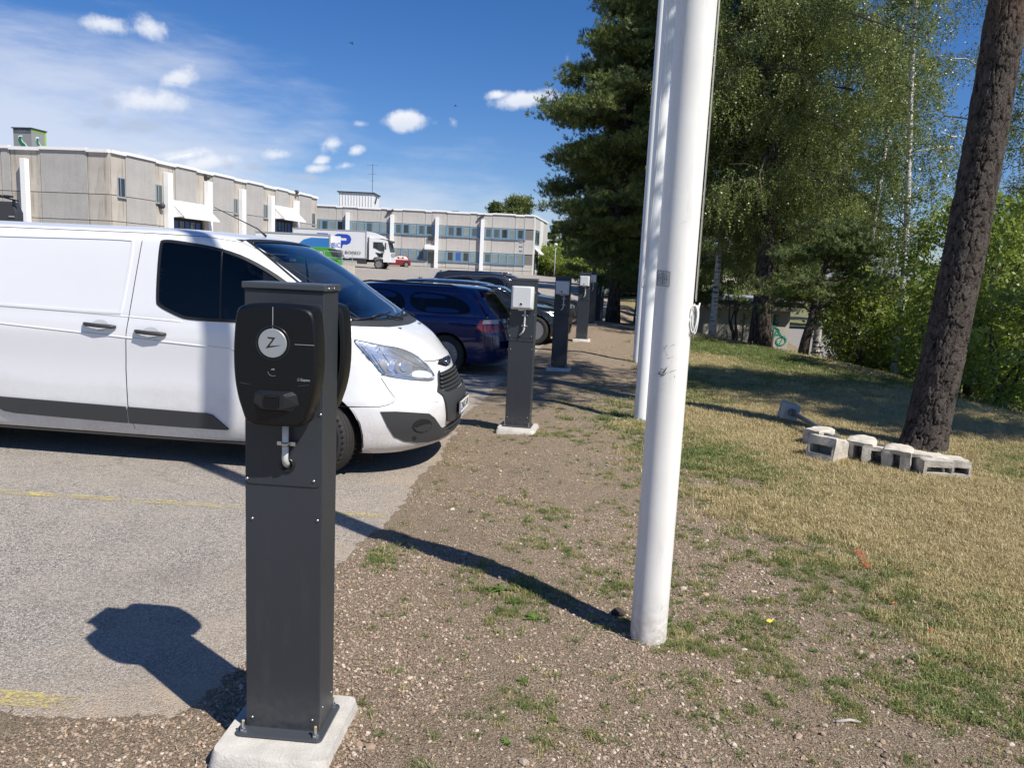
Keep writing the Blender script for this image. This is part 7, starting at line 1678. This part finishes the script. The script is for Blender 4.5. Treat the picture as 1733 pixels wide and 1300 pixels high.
for i in range(58):
    z_ = 6.3 + 9.9 * (i + rr.random()) / 58; a = i * 2.4; L_ = (2.9 if z_ < 13 else 3.3 * (17 - z_) / 4) * rr.uniform(.6, 1.1); d = Vector((math.cos(a), math.sin(a), 0)); b0 = axis(z_)
    P_ = [b0 + d * L_ * q + Vector((0, 0, L_ * (.25 * q + .05 * q * q) + rr.gauss(0, .06))) for q in (0, .25, .5, .75, 1)]; lb_.tube(P_, [.05, .04, .03, .018, .008], 6, cap=False)
    for _ in range(64): q = rr.uniform(.4, 1.05); f = min(3.99, q * 4); k = int(f); pts.append(P_[k].lerp(P_[k + 1], f - k) + Vector((rr.gauss(0, .3), rr.gauss(0, .3), rr.gauss(0, .16)))); scs.append(rr.uniform(.7, 1.2))
lb_.build('limbs', M_bred, t, smooth=True, kind='stuff')
scatter('crown', pts, [(rr.gauss(0, .3), rr.gauss(0, .3), rr.uniform(0, 6.28)) for _ in pts], scs, P_pine, [rr.randrange(6) for _ in pts], parent=t)

# ---- trees to the right of the picture that throw the shade on the lawn
tree('pine_tree', 'pine standing outside the right edge of the picture that shades the lawn', 10.6, 7.6, 12.5, .2, 'pine', (3.6,), cone(.3, .5, 1, 1.1, 3.3), 54, 84, seed=31, sc=1.2, clump=10, csz=.26)

# ---- shrubs along the drop beyond the lawn
def shrub(px_, Y, h, w, label, seed, protos=None, n=1, stems=5, dense=1., cat='shrub', group='leafy shrubs along the lawn edge'):
    q = atY(px_, 500, Y); rr = random.Random(seed); x = q.x; t = empty('shrub', (x, Y, float(base_h(np.array(x), np.array(Y))) - .05)); tag(t, label, cat, group)
    st = MB(); pts = []; scs = []
    for i in range(stems):
        a = rr.uniform(0, 6.28); tilt = rr.uniform(.05, .45); L_ = h * rr.uniform(.75, 1.05); P_ = [Vector((.1 * math.cos(a), .1 * math.sin(a), 0))]
        for k in range(1, 6): q_ = k / 5; P_.append(Vector((math.cos(a) * tilt * w * q_ ** 1.3 + rr.gauss(0, .05), math.sin(a) * tilt * w * q_ ** 1.3 + rr.gauss(0, .05), L_ * q_)))
        st.tube(P_, [.045, .035, .028, .02, .012, .005], 6, cap=False)
    N_ = int(190 * dense * w * h / 4)
    for _ in range(N_):
        a = rr.uniform(0, 6.28); v_ = rr.uniform(-1, 1); rad = rr.uniform(.35, 1) ** .5; zc = h * (.55 + .45 * v_); wr_ = w * .62 * math.sqrt(max(.05, 1 - (v_ * .9) ** 2)) * rad * (1 + .25 * math.sin(a * 3 + seed) + .18 * math.sin(v_ * 6 + seed))
        pts.append((wr_ * math.cos(a), wr_ * math.sin(a), max(.1, zc))); scs.append(rr.uniform(.7, 1.3))
    st.build('stems', M_blimb, t, smooth=True)
    pr = protos or P_shr + P_shd[:2]; scatter('foliage', pts, [(rr.gauss(0, .4), rr.gauss(0, .4), rr.uniform(0, 6.28)) for _ in pts], scs, pr, [rr.randrange(len(pr)) for _ in pts], parent=t); return t
shrub(1655, 14.8, 3.8, 2.3, 'bright green maple shrub with several dark stems right of the leaning pine', 1, stems=6, dense=.8)
shrub(1715, 13.2, 2.2, 1.5, 'bushy green shrub at the right edge below the taller maple shrub', 2)
shrub(1740, 16.5, 4.4, 2.0, 'tall leafy shrub reaching up at the right edge of the photo', 3, dense=.8)
shrub(1610, 17.5, 2.6, 1.8, 'low green shrub just left of the many-stemmed maple shrub', 4)
shrub(1560, 19.5, 2.7, 2.0, 'green shrub behind the slender white birch', 5)
shrub(1505, 20.5, 2.9, 1.9, 'broad sunlit shrub left of the slender white birch', 6)
shrub(1468, 19.4, 2.4, 1.5, 'yellow green shrub right of the boulder', 7)
shrub(1530, 26., 3.6, 3.0, 'larger shrub farther down the slope behind the birches', 8, P_shd)
shrub(1250, 25.0, 3.0, 1.1, 'thin sapling clump in front of the garage door', 9, P_shd, dense=.14)
shrub(1478, 33., 4.2, 3.0, 'rounded mid green shrub beyond the back road', 10, P_shd)
shrub(1680, 26., 4.5, 3.4, 'dense green thicket behind the maple shrubs', 11, P_shd)
shrub(1345, 36., 5.5, 3.0, 'tall shrub across the road behind the garage', 12, P_shd) if False else None
# ---- woodland behind
g_w = 'trees of the wood beyond the lawn'
for i, (px_, Y, h, w_, kd, lab) in enumerate([
    (1085, 36, 15, 3.8, 'pine', 'dark wood pine behind the flagpoles'), (1150, 42, 17, 4.2, 'pine', 'tall wood pine seen between flagpole and white birch'), (1215, 50, 17, 4.5, 'back', 'wood tree behind the garage roof'),
    (1310, 76, 18, 5, 'back', 'wood tree above the back road'), (1400, 72, 18, 5.5, 'back', 'distant wood tree across the back road'), (1455, 84, 13, 5, 'back', 'distant round wood tree behind the thin leaning birch'), (1530, 95, 7.5, 6, 'back', 'low distant tree in line with the slender birch'),
    (1600, 98, 6.5, 6, 'back', 'low distant tree showing under the sky gap'), (1735, 66, 8.5, 4.5, 'back', 'distant tree right of the leaning pine'), (1800, 50, 11, 4., 'back', 'distant tree at the right border'),
    (1005, 70, 9, 3.5, 'pine', 'dark pine beside the green bank'), (1040, 60, 15, 4.4, 'back', 'dark leafy tree beyond the farthest posts'), (980, 128, 9, 4., 'back', 'mid green tree behind the green bank'), (942, 124, 8.2, 3.6, 'pine', 'pine right behind the end of the office block'), (1105, 55, 15, 4.4, 'back', 'leafy tree deep in the wood behind the poles')]):
    q = atY(px_, 480, Y); tree('wood_tree', lab, q.x, Y, h, .2, 'pine' if kd == 'pine' else 'birch', (1.2,), cone(.06, .4, 1, 1.08, w_), 46, 30, bark=M_bdark, protos=P_backp if kd == 'pine' else P_back, seed=50 + i, droop=.1, rise=.4, group=g_w, sc=1.0, flat_=.4)
# bright bank right of the office
for i, (px_, Y, h, w_, lab) in enumerate([(932, 112, 3.6, 5, 'bright green bush at the end of the office block'), (952, 108, 3.2, 5, 'bright green bush behind the short lamp post'), (975, 104, 3.0, 5, 'bright green bush in the middle of the bank'), (998, 98, 2.8, 5, 'bright green bush at the right of the bank')]):
    shrub(px_, Y, h, w_, lab, 100 + i, [proto(hang_clump(200 + i, 8, 10, 1.1, .22, .4), 'bush_spray', M_shrl)], stems=3, dense=.25, group='bushes on the bank by the office block')
# crowns above the office roof
q = atY(838, 350, 128.); tree('roofline_tree', 'dark conifer crown showing above the office roof', q.x, 128, 10.6, .3, 'pine', (4,), cone(.3, .6, 1, 1.25, 1.6), 30, 34, protos=P_backp, seed=90, sc=1.2, rise=.5)
q = atY(877, 350, 126.); tree('roofline_tree', 'olive green broadleaf crown above the right end of the office roof', q.x, 126, 11.2, .3, 'birch', (4,), cone(.3, .6, 1, 1.3, 2.7), 36, 34, protos=P_back, seed=91, sc=1.3, rise=.8)
# far wooded skyline
rr = random.Random(77); pts = []; scs = []
for i in range(2600):
    x = rr.uniform(-260, 260); y = rr.uniform(190, 330); top_ = 7 + 5 * vn(np.array(x), np.array(y), .06, 2); pts.append((x, y, rr.uniform(0, 1) ** .6 * float(top_))); scs.append(rr.uniform(3.5, 6.5))
o = scatter('far_wood', pts, [(0, 0, rr.uniform(0, 6.28)) for _ in pts], scs, P_back + P_backp, [rr.randrange(8) for _ in pts]); tag(o, 'distant wood closing the horizon', kind='stuff')
# tall wild grass where the lawn drops off
x, y = scat_region(26000, 4.5, 13, 9, 26, lambda x, y: np.exp(-((x - x_edge(y) - .9) / .8) ** 2) * .8)
s = rng.uniform(2.2, 5.5, len(x)) * (.6 + .8 * vn(x, y, .9, 4))
o = scatter('tall_grass', np.stack([x, y, base_h(x, y)], -1), np.stack([rng.normal(0, .1, len(x)), rng.normal(0, .1, len(x)), rng.uniform(0, 6.28, len(x))], -1), s, tufts, rng.integers(0, 12, len(x))); tag(o, 'tall seeding grass along the drop at the lawn edge', kind='stuff')
scene.cycles.use_adaptive_sampling = True
